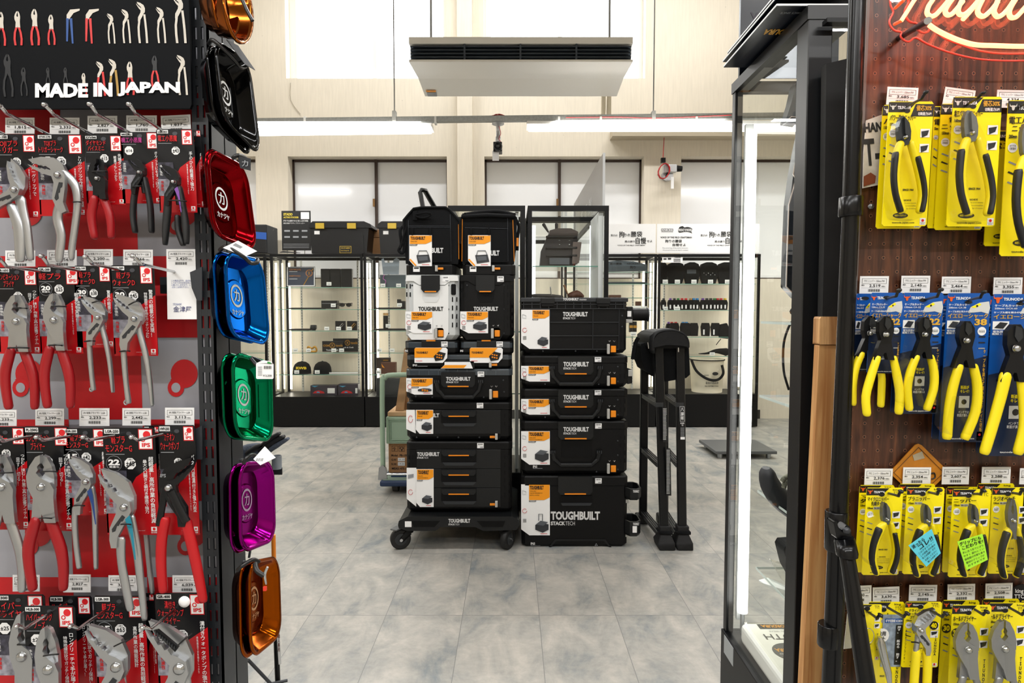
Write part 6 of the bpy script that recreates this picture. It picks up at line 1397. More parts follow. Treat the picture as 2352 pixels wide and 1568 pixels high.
def header():
    Y = 1.045
    r = thing('header_sign', 'dark sign reading MADE IN JAPAN above the pliers', 'sign', U(200, 249, Y))
    K = mt('header_charcoal', '0A0C0F', 0.65, spec=.1); m = MB(); m.pp([(-200, -60), (432, -60), (440, 240), (436, 249), (-200, 250)], Y, .006, K); m.obj('board', r, bevel=.001)
    Yp = Y - .0005
    m = MB(); m.tp('MADE', 81, 191, 202, 224, Yp - .001, PW, .08); m.tp('IN', 215, 190, 258, 222, Yp - .001, PW, .08); m.tp('JAPAN', 271, 188, 413, 221, Yp - .001, PW, .08); m.obj('lettering', r)
    H1 = mt('print_bone', 'C9C2B6', .5); RB_ = mt('print_scarlet', 'C92B2A', .5); BB = mt('print_blue', '1F4A8C', .5); DB = mt('print_nearblack', '17191C', .5)
    m = MB()
    for x, y0, y1, hd, gr in [(2, 28, 105, H1, RB_), (40, 26, 104, H1, RB_), (79, 21, 104, H1, RB_), (117, 34, 103, H1, RB_), (252, 30, 100, H1, H1), (286, 20, 99, H1, H1), (322, 3, 99, H1, H1), (366, 15, 99, H1, H1), (408, -10, 99, H1, H1),
                              (17, 125, 222, DB, DB), (54, 155, 220, DB, DB), (110, 155, 200, DB, DB), (150, 155, 200, DB, DB), (192, 168, 220, H1, RB_), (228, 140, 220, H1, RB_), (257, 134, 220, H1, mt('print_ochre', 'A8843C', .5)), (298, 142, 218, H1, RB_), (355, 128, 200, DB, RB_), (414, 125, 218, H1, H1)]:
        h = y1 - y0; k = h / 258.0; pump = hd is H1 and gr is not RB_ or x in (228,); A_, B_ = (T2A, T2B) if pump else (T1A, T1B)
        bx_, by_ = x + (14 * k if pump else 0), y0 + 60 * k; f_ = .8
        m.fl([(bx_ + p[0] * k * f_, by_ + p[1] * k) for p in B_], Yp, hd); m.fl([(bx_ + p[0] * k * f_, by_ + p[1] * k) for p in A_], Yp - .0003, hd)
        for L_ in ([(-24, 60), (-30, 100), (-27, 150), (-20, 198)], [(14, 20), (22, 70), (30, 130), (36, 198)]) if pump else ([(-10, 62), (-24, 100), (-27, 150), (-18, 198)], [(14, 62), (30, 100), (40, 150), (38, 198)]):
            q = 8 if gr is hd else 10
            m.fl([(bx_ + (px_ - q) * k * f_, by_ + py_ * k) for px_, py_ in L_] + [(bx_ + (px_ + q) * k * f_, by_ + py_ * k) for px_, py_ in reversed(L_)], Yp - .0005, gr)
    for x, col in ((161, BB), (205, RB_)):
        m.fl([(x, 22), (x + 22, 20), (x + 22, 24), (x + 8, 30), (x - 2, 44), (x - 8, 46), (x - 8, 34)], Yp, H1)
        m.fl([(x - 9, 42), (x - 3, 42), (x - 5, 95), (x - 9, 95)], Yp - .0001, col); m.fl([(x - 1, 42), (x + 5, 42), (x + 8, 100), (x + 4, 100)], Yp - .0001, col)
    m.obj('tool_prints', r)
header()
# row 1
A, p = ips('carded silver locking-lever pump pliers, first from the frame edge in the top row', -14, 308, 97, 192, 1.05, 'TF-160', 'TOJIプラ\nトリガー', o1='±30', o2='', v1='トリガーグリップで')
pliers(A, 'pump', 33, 436, 1.05, 1.03, rot=.5, sx=.9, hw=1.35, legs=([(14, 36, 16), (45, 60, 18), (66, 85, 18), (92, 125, 16)], [(24, 12, 18), (45, 35, 17), (72, 62, 15), (112, 112, 12)]))
A, p = ips('carded silver trigger-grip pump pliers with a big open left-facing jaw, top row', 83, 308, 108, 188, 1.05, 'STW-175', 'TOJIプラ\nトリガーシャーク', o1='±40', o2='バネ', v1='トリガーグリップで作業性の効率を確保')
pliers(A, 'pump', 133, 402, 1.1, 1.03, rot=-.45, sx=.95, hw=1.05, legs=([(-24, 58, 20), (-42, 80, 20), (-51, 116, 18), (-70, 146, 17), (-78, 160, 15)], [(14, 3, 18), (24, 34, 18), (13, 69, 16), (-15, 112, 14), (-42, 150, 13), (-52, 168, 10)])); tie(A, 168, 464, 186, 464, 1.02)
A, p = ips('carded slim black nosed pliers with red handles in the top row', 193, 310, 88, 160, 1.05, 'DVM', 'ダイヤモンド\nバイスミニ', o1='±15', v1='先端ダイヤ形状で強力', v2='軽量でもしっかり')
pliers(A, 'slip', 224, 410, .68, 1.03, rot=-.03, steel=PBLK, hand=HRED, sx=.95, hw=1.25, headk=1.15); tie(A, 212, 394, 246, 394, 1.02)
A, p = ips('carded small black pump pliers with magenta heading in the top row', 274, 303, 92, 164, 1.05, 'MGR-', '機工小悪魔', o1='', o2='±16', v1='ポケットにもすっぽり！', tcol=MAG)
pliers(A, 'pump', 321, 396, .66, 1.03, mir=1, steel=PBLK, hand=HBLK, sx=.9, hw=1.0, legs=([(-14, 50, 17), (-22, 90, 19), (-26, 150, 18), (-18, 204, 16)], [(20, 20, 15), (30, 60, 17), (40, 110, 18), (44, 160, 18), (46, 204, 16)])); tie(A, 304, 428, 326, 428, 1.02)
A, p = ips('black carded pliers pack hanging behind the rightmost top row pack', 428, 298, 33, 178, 1.06, 'LGR-', 'LGR', v1='ポケットで強力')
A, p = ips('carded black and purple pump pliers, rightmost in the top row', 358, 296, 86, 192, 1.045, 'LGR-141S', '電工小悪魔', o1='±43', v1='手のひら軽量で強力')
pliers(A, 'pump', 399, 418, .72, 1.02, steel=PBLK, hand=HBLK, sx=.9, hw=1.05, stk=mt('purple_print', '7A4A9C', .4), legs=([(-20, 50, 20), (-22, 90, 22), (-28, 150, 20), (-30, 196, 12)], [(20, 20, 18), (34, 80, 17), (42, 140, 22), (46, 192, 12)]))
m = MB(); m.limb([(408, 498, 12), (410, 530, 13), (420, 560, 12)], 1.03, .012, HBLK); m.obj('lanyard', A); tie(A, 386, 460, 428, 462, 1.01)
# row 2
A, p = ips('carded slip joint pliers with red handles, first from the frame edge in the second row', -10, 614, 96, 198, 1.05, 'CP-165G', 'コンビネーション\nプライヤ', o1='±25', v1='つかむ！挟む！作業工具の定番アイテム', v2='回す！切る！')
pliers(A, 'slip', 37, 738, 1.0, 1.025, hand=HRED); tie(A, 30, 708, 62, 708, 1.015); tie(A, 18, 799, 66, 799, 1.015)
A, p = ips('carded lightweight slip joint pliers with red handles, second row beside the first', 84, 612, 98, 200, 1.05, 'CPL-200', '軽プラ', pct='20', o1='±25', v1='軽量化を実現！')
pliers(A, 'slip', 124, 735, 1.0, 1.025, hand=HRED, sx=.88); tie(A, 118, 704, 152, 704, 1.015); tie(A, 112, 793, 142, 793, 1.015)
A, p = ips('carded bare silver pump pliers marked 38, second row', 169, 610, 86, 188, 1.05, 'WJL-165', '軽プラ\nウォークD', pct='30', o1='±38', v1='驚異の軽量化')
pliers(A, 'pump', 226, 729, .86, 1.025, sx=.95); tie(A, 212, 695, 234, 690, 1.015); tie(A, 194, 784, 218, 783, 1.015)
A, p = ips('carded bare silver pump pliers marked 45, rightmost in the second row', 253, 609, 100, 208, 1.05, 'WJL-200', '軽プラ\nウォークD', pct='30', o1='±45', v1='驚異の軽量化を実現！', v2='特殊歯型で対象物をガッチリつかむ')
pliers(A, 'pump', 309, 732, 1.0, 1.025); tie(A, 296, 700, 318, 690, 1.015); tie(A, 275, 807, 298, 806, 1.015)
# row 3
A, p = ips('carded bare steel slip joint pliers cut off at the frame edge, third row', -36, 980, 94, 236, 1.05, 'PH-200', 'プライヤー', o1='±30', v1='つかむ！挟む！作業工具の定番アイテム', v2='回す！切る！')
pliers(A, 'slip', 4, 1118, 1.2, 1.025, sx=.9, hw=.9); tie(A, -14, 1088, 30, 1085, 1.015)
A, p = ips('carded slip joint pliers with red handles on a PL card, third row', 54, 979, 104, 240, 1.05, 'PL-250G', 'コンビネーション\nプライヤー', o1='±30', v1='つかむ！挟む！作業工具の定番アイテム', v2='回す！切る！')
pliers(A, 'slip', 95, 1118, 1.18, 1.025, hand=HRED); tie(A, 96, 1083, 132, 1083, 1.015); tie(A, 90, 1190, 118, 1190, 1.015)
A, p = ips('carded silver pump pliers with dark blue print on the shank, third row', 144, 983, 102, 200, 1.05, 'LGR-200', '軽プラ\nモンスターG', pct='15', o1='±42', v1='超軽量！高所作業の負担軽減')
pliers(A, 'pump', 198, 1106, 1.02, 1.025, sx=.8, stk=mt('navy_print', '1E3C78', .4), legs=([(-30, 60, 15), (-32, 90, 13), (-28, 140, 12), (-20, 190, 12)], [(14, 15, 18), (24, 60, 14), (26, 120, 12), (28, 190, 9)])); tie(A, 170, 1161, 194, 1161, 1.015)
A, p = ips('second carded pack half hidden behind the teal-printed pump pliers, third row', 330, 977, 36, 240, 1.065, 'LGR', 'LGR', v1='超軽量！高所作業の負担')
m = MB(); m.limb([(336, 1226, 12), (342, 1290, 11), (350, 1356, 10)], 1.06, .01, PST); m.obj('handle', A)
A, p = ips('carded large silver pump pliers with teal print on the shank, third row', 235, 982, 120, 246, 1.045, 'LGR-250', '軽プラ\nモンスターG', pct='22', o1='±48', v1='超軽量！高所作業の負担軽減', v2='最大の口開きと歯付き構造で強力')
pliers(A, 'pump', 285, 1165, 1.25, 1.015, sx=.78, stk=mt('teal_print', '1C7F96', .4), hw=1.05, legs=([(-8, 60, 18), (-6, 100, 15), (4, 145, 16), (14, 184, 14)], [(14, 20, 20), (30, 75, 16), (38, 130, 14), (48, 200, 11)]), headk=1.25); tie(A, 278, 1204, 300, 1204, 1.005); tie(A, 290, 1075, 312, 1060, 1.0)
A, p = ips('carded black jawed pump pliers with long red handles, rightmost in the third row', 363, 976, 84, 252, 1.05, 'HWP-250S', 'カテオン\nウォークポンプ', o1='±53', o2='', v1='バネ内蔵溝付き強力型')
pliers(A, 'pump', 387, 1120, 1.2, 1.02, mir=-1, steel=PBLK, hand=HRED2, rot=0, hw=1.0, legs=([(-34, 66, 23), (-44, 105, 22), (-54, 150, 21), (-66, 212, 17)], [(6, 62, 20), (13, 100, 21), (14, 150, 20), (10, 194, 17)]))
m = MB(); m.limb([(393, 1128, 22), (408, 1160, 22), (428, 1198, 22)], 1.018, .01, PBLK, rnd=False); m.tp('IPS', 368, 1088, 381, 1096, 1.0135, GREY); m.obj('arm', A)
# row 4
A, p = ips('carded long nosed silver pliers at the frame edge, bottom row', -20, 1365, 122, 232, 1.05, 'LS-300', 'ハイパー\nプライヤ', o1='', o2='±25', v1='ロングリーチで')
pliers(A, 'slip', 50, 1508, 1.5, 1.02, sx=.62, headk=1.08, hw=.9); tie(A, 40, 1480, 66, 1482, 1.01)
A, p = ips('carded pliers pack hanging behind the bent nose pliers, bottom row', 112, 1368, 98, 230, 1.065, 'HLB-300', 'ハイパー\nプライヤ', v1='特殊絶縁形状でガッチリ保持！', v2='ロングリーチで手が届く！')
A, p = ips('carded bent long nosed silver pliers, front pack in the bottom row', 54, 1391, 118, 232, 1.02, 'HLB-300', 'ハイパーロング\nノーズ', o1='', o2='±25', v1='ロングリーチで手が届く！耐', v2='特殊絶縁形状でガッチリ保持！')
pliers(A, 'slip', 110, 1538, 1.45, .995, sx=.62, headk=1.1, rot=-.05, hw=.9); tie(A, 100, 1506, 134, 1502, .985)
A, p = ips('second carded pack half hidden behind the maroon-printed pump pliers, bottom row', 318, 1362, 36, 236, 1.065, 'LGR', 'LGR', v1='超軽量！高所作業')
A, p = ips('carded large silver pump pliers with maroon print, bottom row', 214, 1368, 118, 232, 1.045, 'LGR-300', '軽プラ\nモンスターG', pct='35', o1='±63', v1='超軽量！高所作業の負担軽減', v2='高所作業の機能設計')
pliers(A, 'pump', 266, 1532, 1.7, 1.0, sx=.85, stk=mt('maroon_print', '8C1420', .4), hw=.95); tie(A, 262, 1484, 298, 1468, .985)
A, p = ips('carded biggest silver pump pliers with wide toothed jaw, rightmost in the bottom row', 355, 1362, 118, 236, 1.05, 'GR-400', '溝付き\nウォータポンプ\nプライヤー', o1='±110', o2='', v1='溝付きウォータポンプの強力')
pliers(A, 'pump', 411, 1536, 1.95, 1.0, sx=.82, hw=1.0, headk=1.0); m = MB(); m.pp([(352, 1448), (362, 1446), (410, 1486), (402, 1497)], .992, .004, PBLK)
for i in range(9): m.pp([(354 + i * 5.6, 1449 + i * 4.4), (357 + i * 5.6, 1449 + i * 4.4), (360 + i * 5.2, 1458 + i * 4), (357 + i * 5.2, 1459 + i * 4)], .990, .003, PDK)
m.obj('jaw_teeth', A); tie(A, 408, 1482, 440, 1455, .985)
m = MB(); m.limb([(-12, 376, 12), (-2, 470, 15)], 1.03, .01, PST)
# loose parts done; price tags
for t in [(12, 270, 79, 307, '1,815', 'price tag above the locking-lever pliers, top row of the left wall'), (114, 270, 182, 308, '2,332', 'price tag above the trigger-grip pliers'), (201, 266, 269, 306, '2,827', 'price tag above the slim red handled pliers'),
          (290, 265, 360, 304, '1,760', 'price tag above the magenta headed pack'), (12, 575, 81, 612, '2,189', 'price tag behind the first silver plier handles, second row'), (108, 574, 176, 612, '2,156', 'price tag behind the trigger-grip plier handles, second row'),
          (192, 572, 259, 610, '2,200', 'price tag above the pump pliers marked 38'), (283, 573, 351, 610, '2,266', 'price tag with its first digit behind the hook, second row of the left wall'), (-26, 941, 38, 978, '2,233', 'price tag at the frame edge above the bare steel pliers'),
          (81, 938, 147, 977, '2,299', 'price tag above the red handled pliers with the PL card'), (182, 937, 251, 978, '2,233', 'price tag above the navy-printed pump pliers'), (281, 937, 346, 977, '2,442', 'price tag above the teal-printed pump pliers'), (379, 936, 446, 978, '3,113', 'price tag above the black jawed long red handled pliers'),
          (29, 1320, 91, 1358, '2,739', 'price tag above the long nosed pliers, bottom row'), (145, 1319, 208, 1360, '2,827', 'price tag above the bent nose pliers, bottom row'), (249, 1321, 315, 1357, '3,179', 'price tag half hidden by a teal-printed plier handle'), (396, 1321, 462, 1360, '6,039', 'price tag above the biggest wide jawed pump pliers')]:
    ptag(*t[:5], 'white ' + t[5])
ptag(369, 266, 437, 304, '1,837', 'white slightly tilted price tag above the rightmost top row pack', rot=-.05)
ptag(382, 572, 449, 610, '2,420', 'long white out-of-stock card reading 2,420 with blue shop lettering', long=733, Y=1.07)
HK = CHROME
for lb, a, b, c in [('leftmost in the top row', (40, 323), (-60, 275), (-80, 255)), ('above the trigger-grip pliers', (140, 323), (18, 262), (0, 243)), ('holding the red handled slim pliers', (235, 320), (125, 264), (103, 241)), ('holding the magenta headed pack', (325, 320), (224, 262), (207, 240)), ('holding the rightmost top row pack', (402, 318), (312, 260), (297, 240)),
                    ('leftmost in the second row', (35, 630), (-75, 612), (-92, 592)), ('holding the lightweight slip joint pliers', (130, 627), (18, 613), (-2, 594)), ('holding the pliers marked 38', (218, 628), (113, 609), (96, 588)), ('holding the pliers marked 45', (305, 626), (214, 606), (197, 590)), ('bare, over the long out-of-stock card', (419, 628), (325, 607), (306, 588)),
                    ('leftmost in the third row', (8, 998), (-95, 1012), (-110, 1004)), ('holding the red handled PL pack', (112, 996), (10, 1012), (-4, 1004)), ('holding the navy-printed pump pliers', (196, 997), (100, 1010), (85, 1003)), ('holding the teal-printed pump pliers', (296, 995), (206, 1010), (192, 1003)), ('holding the long red handled pliers', (405, 990), (318, 1010), (303, 1003)),
                    ('leftmost in the bottom row', (50, 1388), (-60, 1443), (-76, 1440)), ('over the bent nose pliers', (175, 1370), (58, 1442), (40, 1437)), ('over the maroon-printed pump pliers', (272, 1380), (182, 1442), (163, 1437))]:
    hook('chrome wire display hook ' + lb, a, b, c, HK, grp='chrome hooks on the left wall')
hook('chrome wire display hook with a white round stopper, bottom row', (424, 1381), (347, 1443), (329, 1440), HK, knob=True, grp='chrome hooks on the left wall')

# ---------------------------------------------------------------- coloured metal trays on the gondola end
def tray(lb, quad, cols, Ya=1.12, Yb=1.215, logo_=True, dpt=.026, round_=False, n=7, logc=None):
    """quad = TL, TR, BR, BL pixels; left edge at Ya, right edge at Yb"""
    TL, TR, BR, BL = [U(q[0], q[1], Y) for q, Y in zip(quad, (Ya, Yb, Yb, Ya))]
    nrm = (TR - TL).cross(BL - TL).normalized()
    if nrm.y < 0: nrm = -nrm          # pointing away from the camera = the back of the tray
    def P(u, v, d): return TL * (1 - u) * (1 - v) + TR * u * (1 - v) + BR * u * v + BL * (1 - u) * v + nrm * d
    r = thing('metal_tray', lb, 'tray', (P(.5, 0, 0)), 'coloured metal trays on the gondola end')
    mat = cols
    R = .24 if not round_ else .49
    def loop(s_, d, rr_):
        return [P(.5 + (u - .5) * s_, .5 + (v - .5) * (s_ if s_ > .98 else s_ + .04), d) for u, v in rr(0, 0, 1, 1, rr_, n)]
    rings = [loop(1.0, .003, R), loop(1.01, 0, R), loop(.985, -.0015, R), loop(.90, 0, R), loop(.87, .003, R), loop(.72, dpt, R * 1.0), loop(.68, dpt + .001, R)]
    N = len(rings[0]); vs = [p for q in rings for p in q]
    fs = [(i * N + j, i * N + (j + 1) % N, (i + 1) * N + (j + 1) % N, (i + 1) * N + j) for i in range(len(rings) - 1) for j in range(N)]
    fs.append(tuple((len(rings) - 1) * N + j for j in range(N)))
    m = MB(); m.add(vs, fs[:-1], mat, True); m.add(vs, [fs[-1]], mat)
    m.obj('pan', r, solid=.0012)
    # raised round boss in the middle
    def ring2(ru, rv, d, k=28): return [P(.5 + ru * math.cos(2 * math.pi * i / k), .5 + rv * math.sin(2 * math.pi * i / k), d) for i in range(k)]
    m = MB(); q = [ring2(.27, .235, dpt), ring2(.255, .22, dpt - .002), ring2(.25, .215, dpt - .002)]; vs = [p for a in q for p in a]; k = 28
    m.add(vs, [(i * k + j, i * k + (j + 1) % k, (i + 1) * k + (j + 1) % k, (i + 1) * k + j) for i in range(2) for j in range(k)] + [tuple(2 * k + j for j in range(k))], mat, False); m.obj('boss', r)
    if logo_:
        lc = logc or mt('tray_logo', 'C9CFCF', .4); m = MB(); d = dpt - .0028
        a, b = ring2(.145, .135, d), ring2(.118, .108, d); cx = -.04
        sh = (P(.5, .46, 0) - P(.5, .5, 0))
        a = [p + sh for p in a]; b = [p + sh for p in b]
        m.add(a + b, [(j, (j + 1) % 28, 28 + (j + 1) % 28, 28 + j) for j in range(28)], lc)
        m.tx('カ', lambda u, v: P(.435 + u * .13, .525 - v * .14, d), lc, .09); m.tx('カナジヤ', lambda u, v: P(.36 + u * .28, .69 - v * .065, d), lc, .05)
        m.obj('logo', r)
    return r, P
def loopcord(r, pts, w_=.0035):
    m = MB(); m.tube(cr([U(*p) for p in pts], 4), w_, mt('cord_black', '0A0A0B', .35), n=8); m.obj('hanging_cord', r)
TC = {'gold': mt('tray_gold', '8A4A18', .14, 1), 'black': mt('tray_black', '0A0B0D', .08, .6), 'red': mt('tray_red', '7A050C', .13, 1), 'blue': mt('tray_blue', '06509F', .15, 1), 'green': mt('tray_green', '04704A', .15, 1), 'magenta': mt('tray_magenta', '860A74', .15, 1), 'copper': mt('tray_copper', '8F4206', .15, 1)}
def back_of(q, dx, dy=0): return [(x + dx, y + dy) for x, y in q]
q = [(500, -95), (562, -72), (592, 88), (528, 112)]
tray('round gold coloured tray at the very top, rear of two', back_of(q, -27, -12), TC['gold'], 1.00, 1.08, False, .03, True)
r, P = tray('round gold coloured tray at the very top of the gondola end, front of two', q, TC['gold'], .99, 1.08, False, .035, True)
loopcord(r, [(552, -10, 1.0), (566, 22, 1.0), (580, 48, 1.0)], .003)
q = [(492, 88), (572, 140), (600, 362), (512, 272)]
tray('black glossy tray with white round mark, rear of two', back_of(q, -20, 6), TC['black'], 1.03, 1.11, False)
r, P = tray('black glossy tray with white round mark, front of two', q, TC['black'], 1.02, 1.11, logc=mt('tray_logo_white', 'EDEFEF', .4))
loopcord(r, [(480, 100, 1.05), (492, 94, 1.02), (540, 140, 1.04), (552, 155, 1.05), (564, 152, 1.07)])
m = MB(); m.ext([U(520, 92, 1.03), U(547, 106, 1.07), (U(586, 162, 1.09)), U(562, 148, 1.04)], (0, .0, .0012), mt('dark_tag', '24262A', .8)); m.obj('dark_tag', r)
q = [(474, 336), (566, 384), (592, 578), (492, 540)]
tray('dark red metallic tray with white round mark', q, TC['red'], 1.02, 1.10, logc=mt('tray_logo_white', 'EDEFEF', .4))
R2, P = tray('dark red metallic tray mostly hidden behind the front red one', back_of(q, -6, -4), TC['red'], 1.03, 1.11, False)
loopcord(R2, [(534, 364, 1.03), (545, 357, 1.03), (560, 360, 1.05), (570, 372, 1.06)]); m = MB(); m.fl([(545, 358), (576, 364), (576, 392), (552, 386)], 1.03, mt('dark_tag', '24262A', .4)); m.tp('カ', 556, 368, 570, 382, 1.029, GREY); m.obj('dark_tag', R2)
q = [(514, 576), (604, 598), (621, 794), (526, 772)]
tray('rear blue metallic tray with its edge showing behind the front one', back_of(q, -26, -2), TC['blue'], 1.05, 1.13, False)
r, P = tray('front blue metallic tray with pale round mark', q, TC['blue'], 1.04, 1.13)
loopcord(r, [(505, 575, 1.03), (520, 567, 1.02), (560, 590, 1.03), (575, 604, 1.05), (590, 603, 1.06), (592, 596, 1.07)])
m = MB(); m.ext([U(546, 553, 1.03), U(590, 577, 1.05), U(562, 589, 1.03), U(512, 569, 1.01)], (0, .0008, .0004), WHITE); m.fl([(541, 558), (558, 567), (552, 571), (534, 563)], 1.0, GREY); m.obj('white_tag', r)
q = [(532, 806), (624, 832), (628, 1014), (540, 1006)]
tray('rear green metallic tray with its edge showing behind the front one', back_of(q, -24, 0), TC['green'], 1.05, 1.13, False)
r, P = tray('front green metallic tray with pale round mark', q, TC['green'], 1.04, 1.13)
loopcord(r, [(577, 824, 1.05), (590, 838, 1.04), (600, 832, 1.05), (580, 822, 1.07)])
m = MB(); m.pp(rr(588, 834, 628, 870, 3), 1.03, .0008, WHITE); m.pp([(588, 834), (604, 827), (622, 830), (628, 836)], 1.03, .0008, WHITE)
for i in range(9): m.fl([(606 + i * 2, 840), (607 + i * 2, 840), (607 + i * 2, 847), (606 + i * 2, 847)], 1.029, INK)
for i in range(5): m.fl([(592, 842 + i * 4.5), (602, 842 + i * 4.5), (602, 843.6 + i * 4.5), (592, 843.6 + i * 4.5)], 1.029, GREY)
m.tp('￥2,200', 604, 860, 624, 865, 1.029, INK); m.fl([(614, 830), (622, 832), (622, 836), (614, 834)], 1.029, mt('green_print', '2C8A3E', .5)); m.obj('price_tag_print', r)
q = [(549, 1063), (628, 1058), (633, 1240), (552, 1272)]
tray('rear magenta metallic tray with its edge showing behind the front one', back_of(q, -22, 4), TC['magenta'], 1.05, 1.13, False)
r, P = tray('front magenta metallic tray with pale round mark', q, TC['magenta'], 1.04, 1.13, logc=mt('tray_logo_pink', 'A88AA8', .4))
loopcord(r, [(560, 1064, 1.03), (566, 1052, 1.03), (578, 1044, 1.04), (590, 1048, 1.05)])
m = MB(); m.ext([U(608, 1025, 1.04), U(633, 1051, 1.05), U(598, 1068, 1.02), U(582, 1054, 1.02)], (0, .0008, 0), WHITE)
for i in range(7): m.fl([(589 + i * 2.4, 1052 - i * .0), (590.2 + i * 2.4, 1052), (588.6 + i * 2.4, 1059), (587.4 + i * 2.4, 1059)], 1.015, INK)
m.obj('white_tag', r)
q = [(572, 1290), (640, 1276), (646, 1458), (576, 1516)]
tray('rear copper coloured tray at the bottom of the gondola end', back_of(q, -22, 6), TC['copper'], 1.05, 1.13, False)
r, P = tray('front copper coloured tray at the bottom of the gondola end', q, TC['copper'], 1.04, 1.13, logc=mt('tray_logo_copper', 'B98A62', .4))
loopcord(r, [(545, 1310, 1.03), (556, 1300, 1.03), (580, 1285, 1.04), (595, 1290, 1.05)]); loopcord(r, [(586, 1294, 1.03), (590, 1310, 1.02), (606, 1322, 1.02)], .0045)
m = MB(); m.limb([(614, 1303, 6), (608, 1318, 7), (611, 1340, 4)], 1.02, .004, CHROME); m.pb(604, 1348, 611, 1357, 1.015, .004, mt('red_tip', 'D8321E', .4)); m.obj('clip', r)
# peg rails hidden behind the trays
for k, y in enumerate((60, 130, 370, 590, 830, 1070, 1310)):
    m = MB(); a = U(495, y, 1.13); m.tube([(X_(492, 1.16), 1.16, a.z), (X_(492, 1.16) + .05, 1.16, a.z + .004)], .004, STEEL, n=6)
    tag(m.obj('side_hook', at=a), 'short steel hook behind the %s on the gondola side' % ['gold trays', 'black trays', 'red trays', 'blue trays', 'green trays', 'magenta trays', 'copper trays'][k], 'hook')
# gloves, cup bracket, poles behind the trays
def gloves():
    Y = 1.32; G = mt('glove_grey_knit', '4A5260', .9, b=1, bs=300); K = mt('glove_black', '121316', .6, b=.4, bs=100)
    r = thing('work_gloves', 'pair of black and grey work gloves hanging between the green and magenta trays', 'gloves', U(590, 1020, Y))
    m = MB(); m.limb([(540, 1052, 40), (575, 1040, 44), (600, 1034, 36)], Y, .03, G); m.obj('palm', r)
    for a in ([(596, 1030, 12), (618, 1010, 13), (640, 996, 10)], [(600, 1036, 13), (626, 1016, 14), (650, 1003, 10)], [(604, 1044, 12), (636, 1022, 13), (660, 1008, 8)], [(570, 1040, 14), (590, 1028, 16), (606, 1022, 12)]):
        m = MB(); m.limb(a, Y - .01, .016, K if a[0][1] != 1044 else G); m.obj('finger', r)
gloves()
r = thing('cup_bracket', 'grey round cup bracket right of the magenta trays', 'bracket', U(640, 1088, 1.3))
m = MB(); c = U(636, 1076, 1.3); k = 1.3 / F; m.lathe(c, [(11 * k, 0), (11 * k, 30 * k), (9.5 * k, 31 * k), (9 * k, 28 * k)], mt('bracket_grey', '565C62', .5), n=20); m.obj('cup', r); m = MB(); m.tube([Vector((X_(493, 1.07) - .01, 1.15, U(622, 1082, 1.3).z)), U(622, 1082, 1.3)], .006, GON); m.obj('arm', r); m = MB(); m.pb(622, 1074, 647, 1090, 1.3, .004, GON); m.obj('plate', r)
r = thing('leaning_pole', 'thin pole, orange above and black below, with a lettered sticker behind the copper trays', 'pole', U(636, 1568, 1.42))
m = MB(); m.tube([U(628, 1228, 1.42), U(629, 1290, 1.42)], .0052, mt('orange_pole', 'D97A12', .35), n=12); m.obj('upper_tube', r)
m = MB(); m.tube([U(629, 1290, 1.42), U(634, 1460, 1.42), U(640, 1620, 1.42), Vector((U(642, 1620, 1.42).x, 1.42, .002))], .0062, BLK, n=12); m.obj('lower_tube', r)
m = MB(); m.fl([(635, 1450), (642, 1448), (646, 1524), (640, 1526)], 1.41, WHITE); m.tp(V('職人専用'), 638, 1456, 643, 1496, 1.408, mt('brown_letter', '6A2A22', .5)); m.obj('sticker', r)
r = thing('steel_brace', 'thin grey crossed braces low beside the gondola end', 'brace', U(600, 1568, 1.4))
m = MB(); m.tube([U(570, 1515, 1.36), U(622, 1570, 1.4)], .004, GON2, n=6); m.tube([U(622, 1570, 1.4), U(660, 1562, 1.42)], .004, GON2, n=6); m.tube([U(580, 1230, 1.36), U(572, 1280, 1.36)], .003, GON2, n=6); m.obj('bar', r)
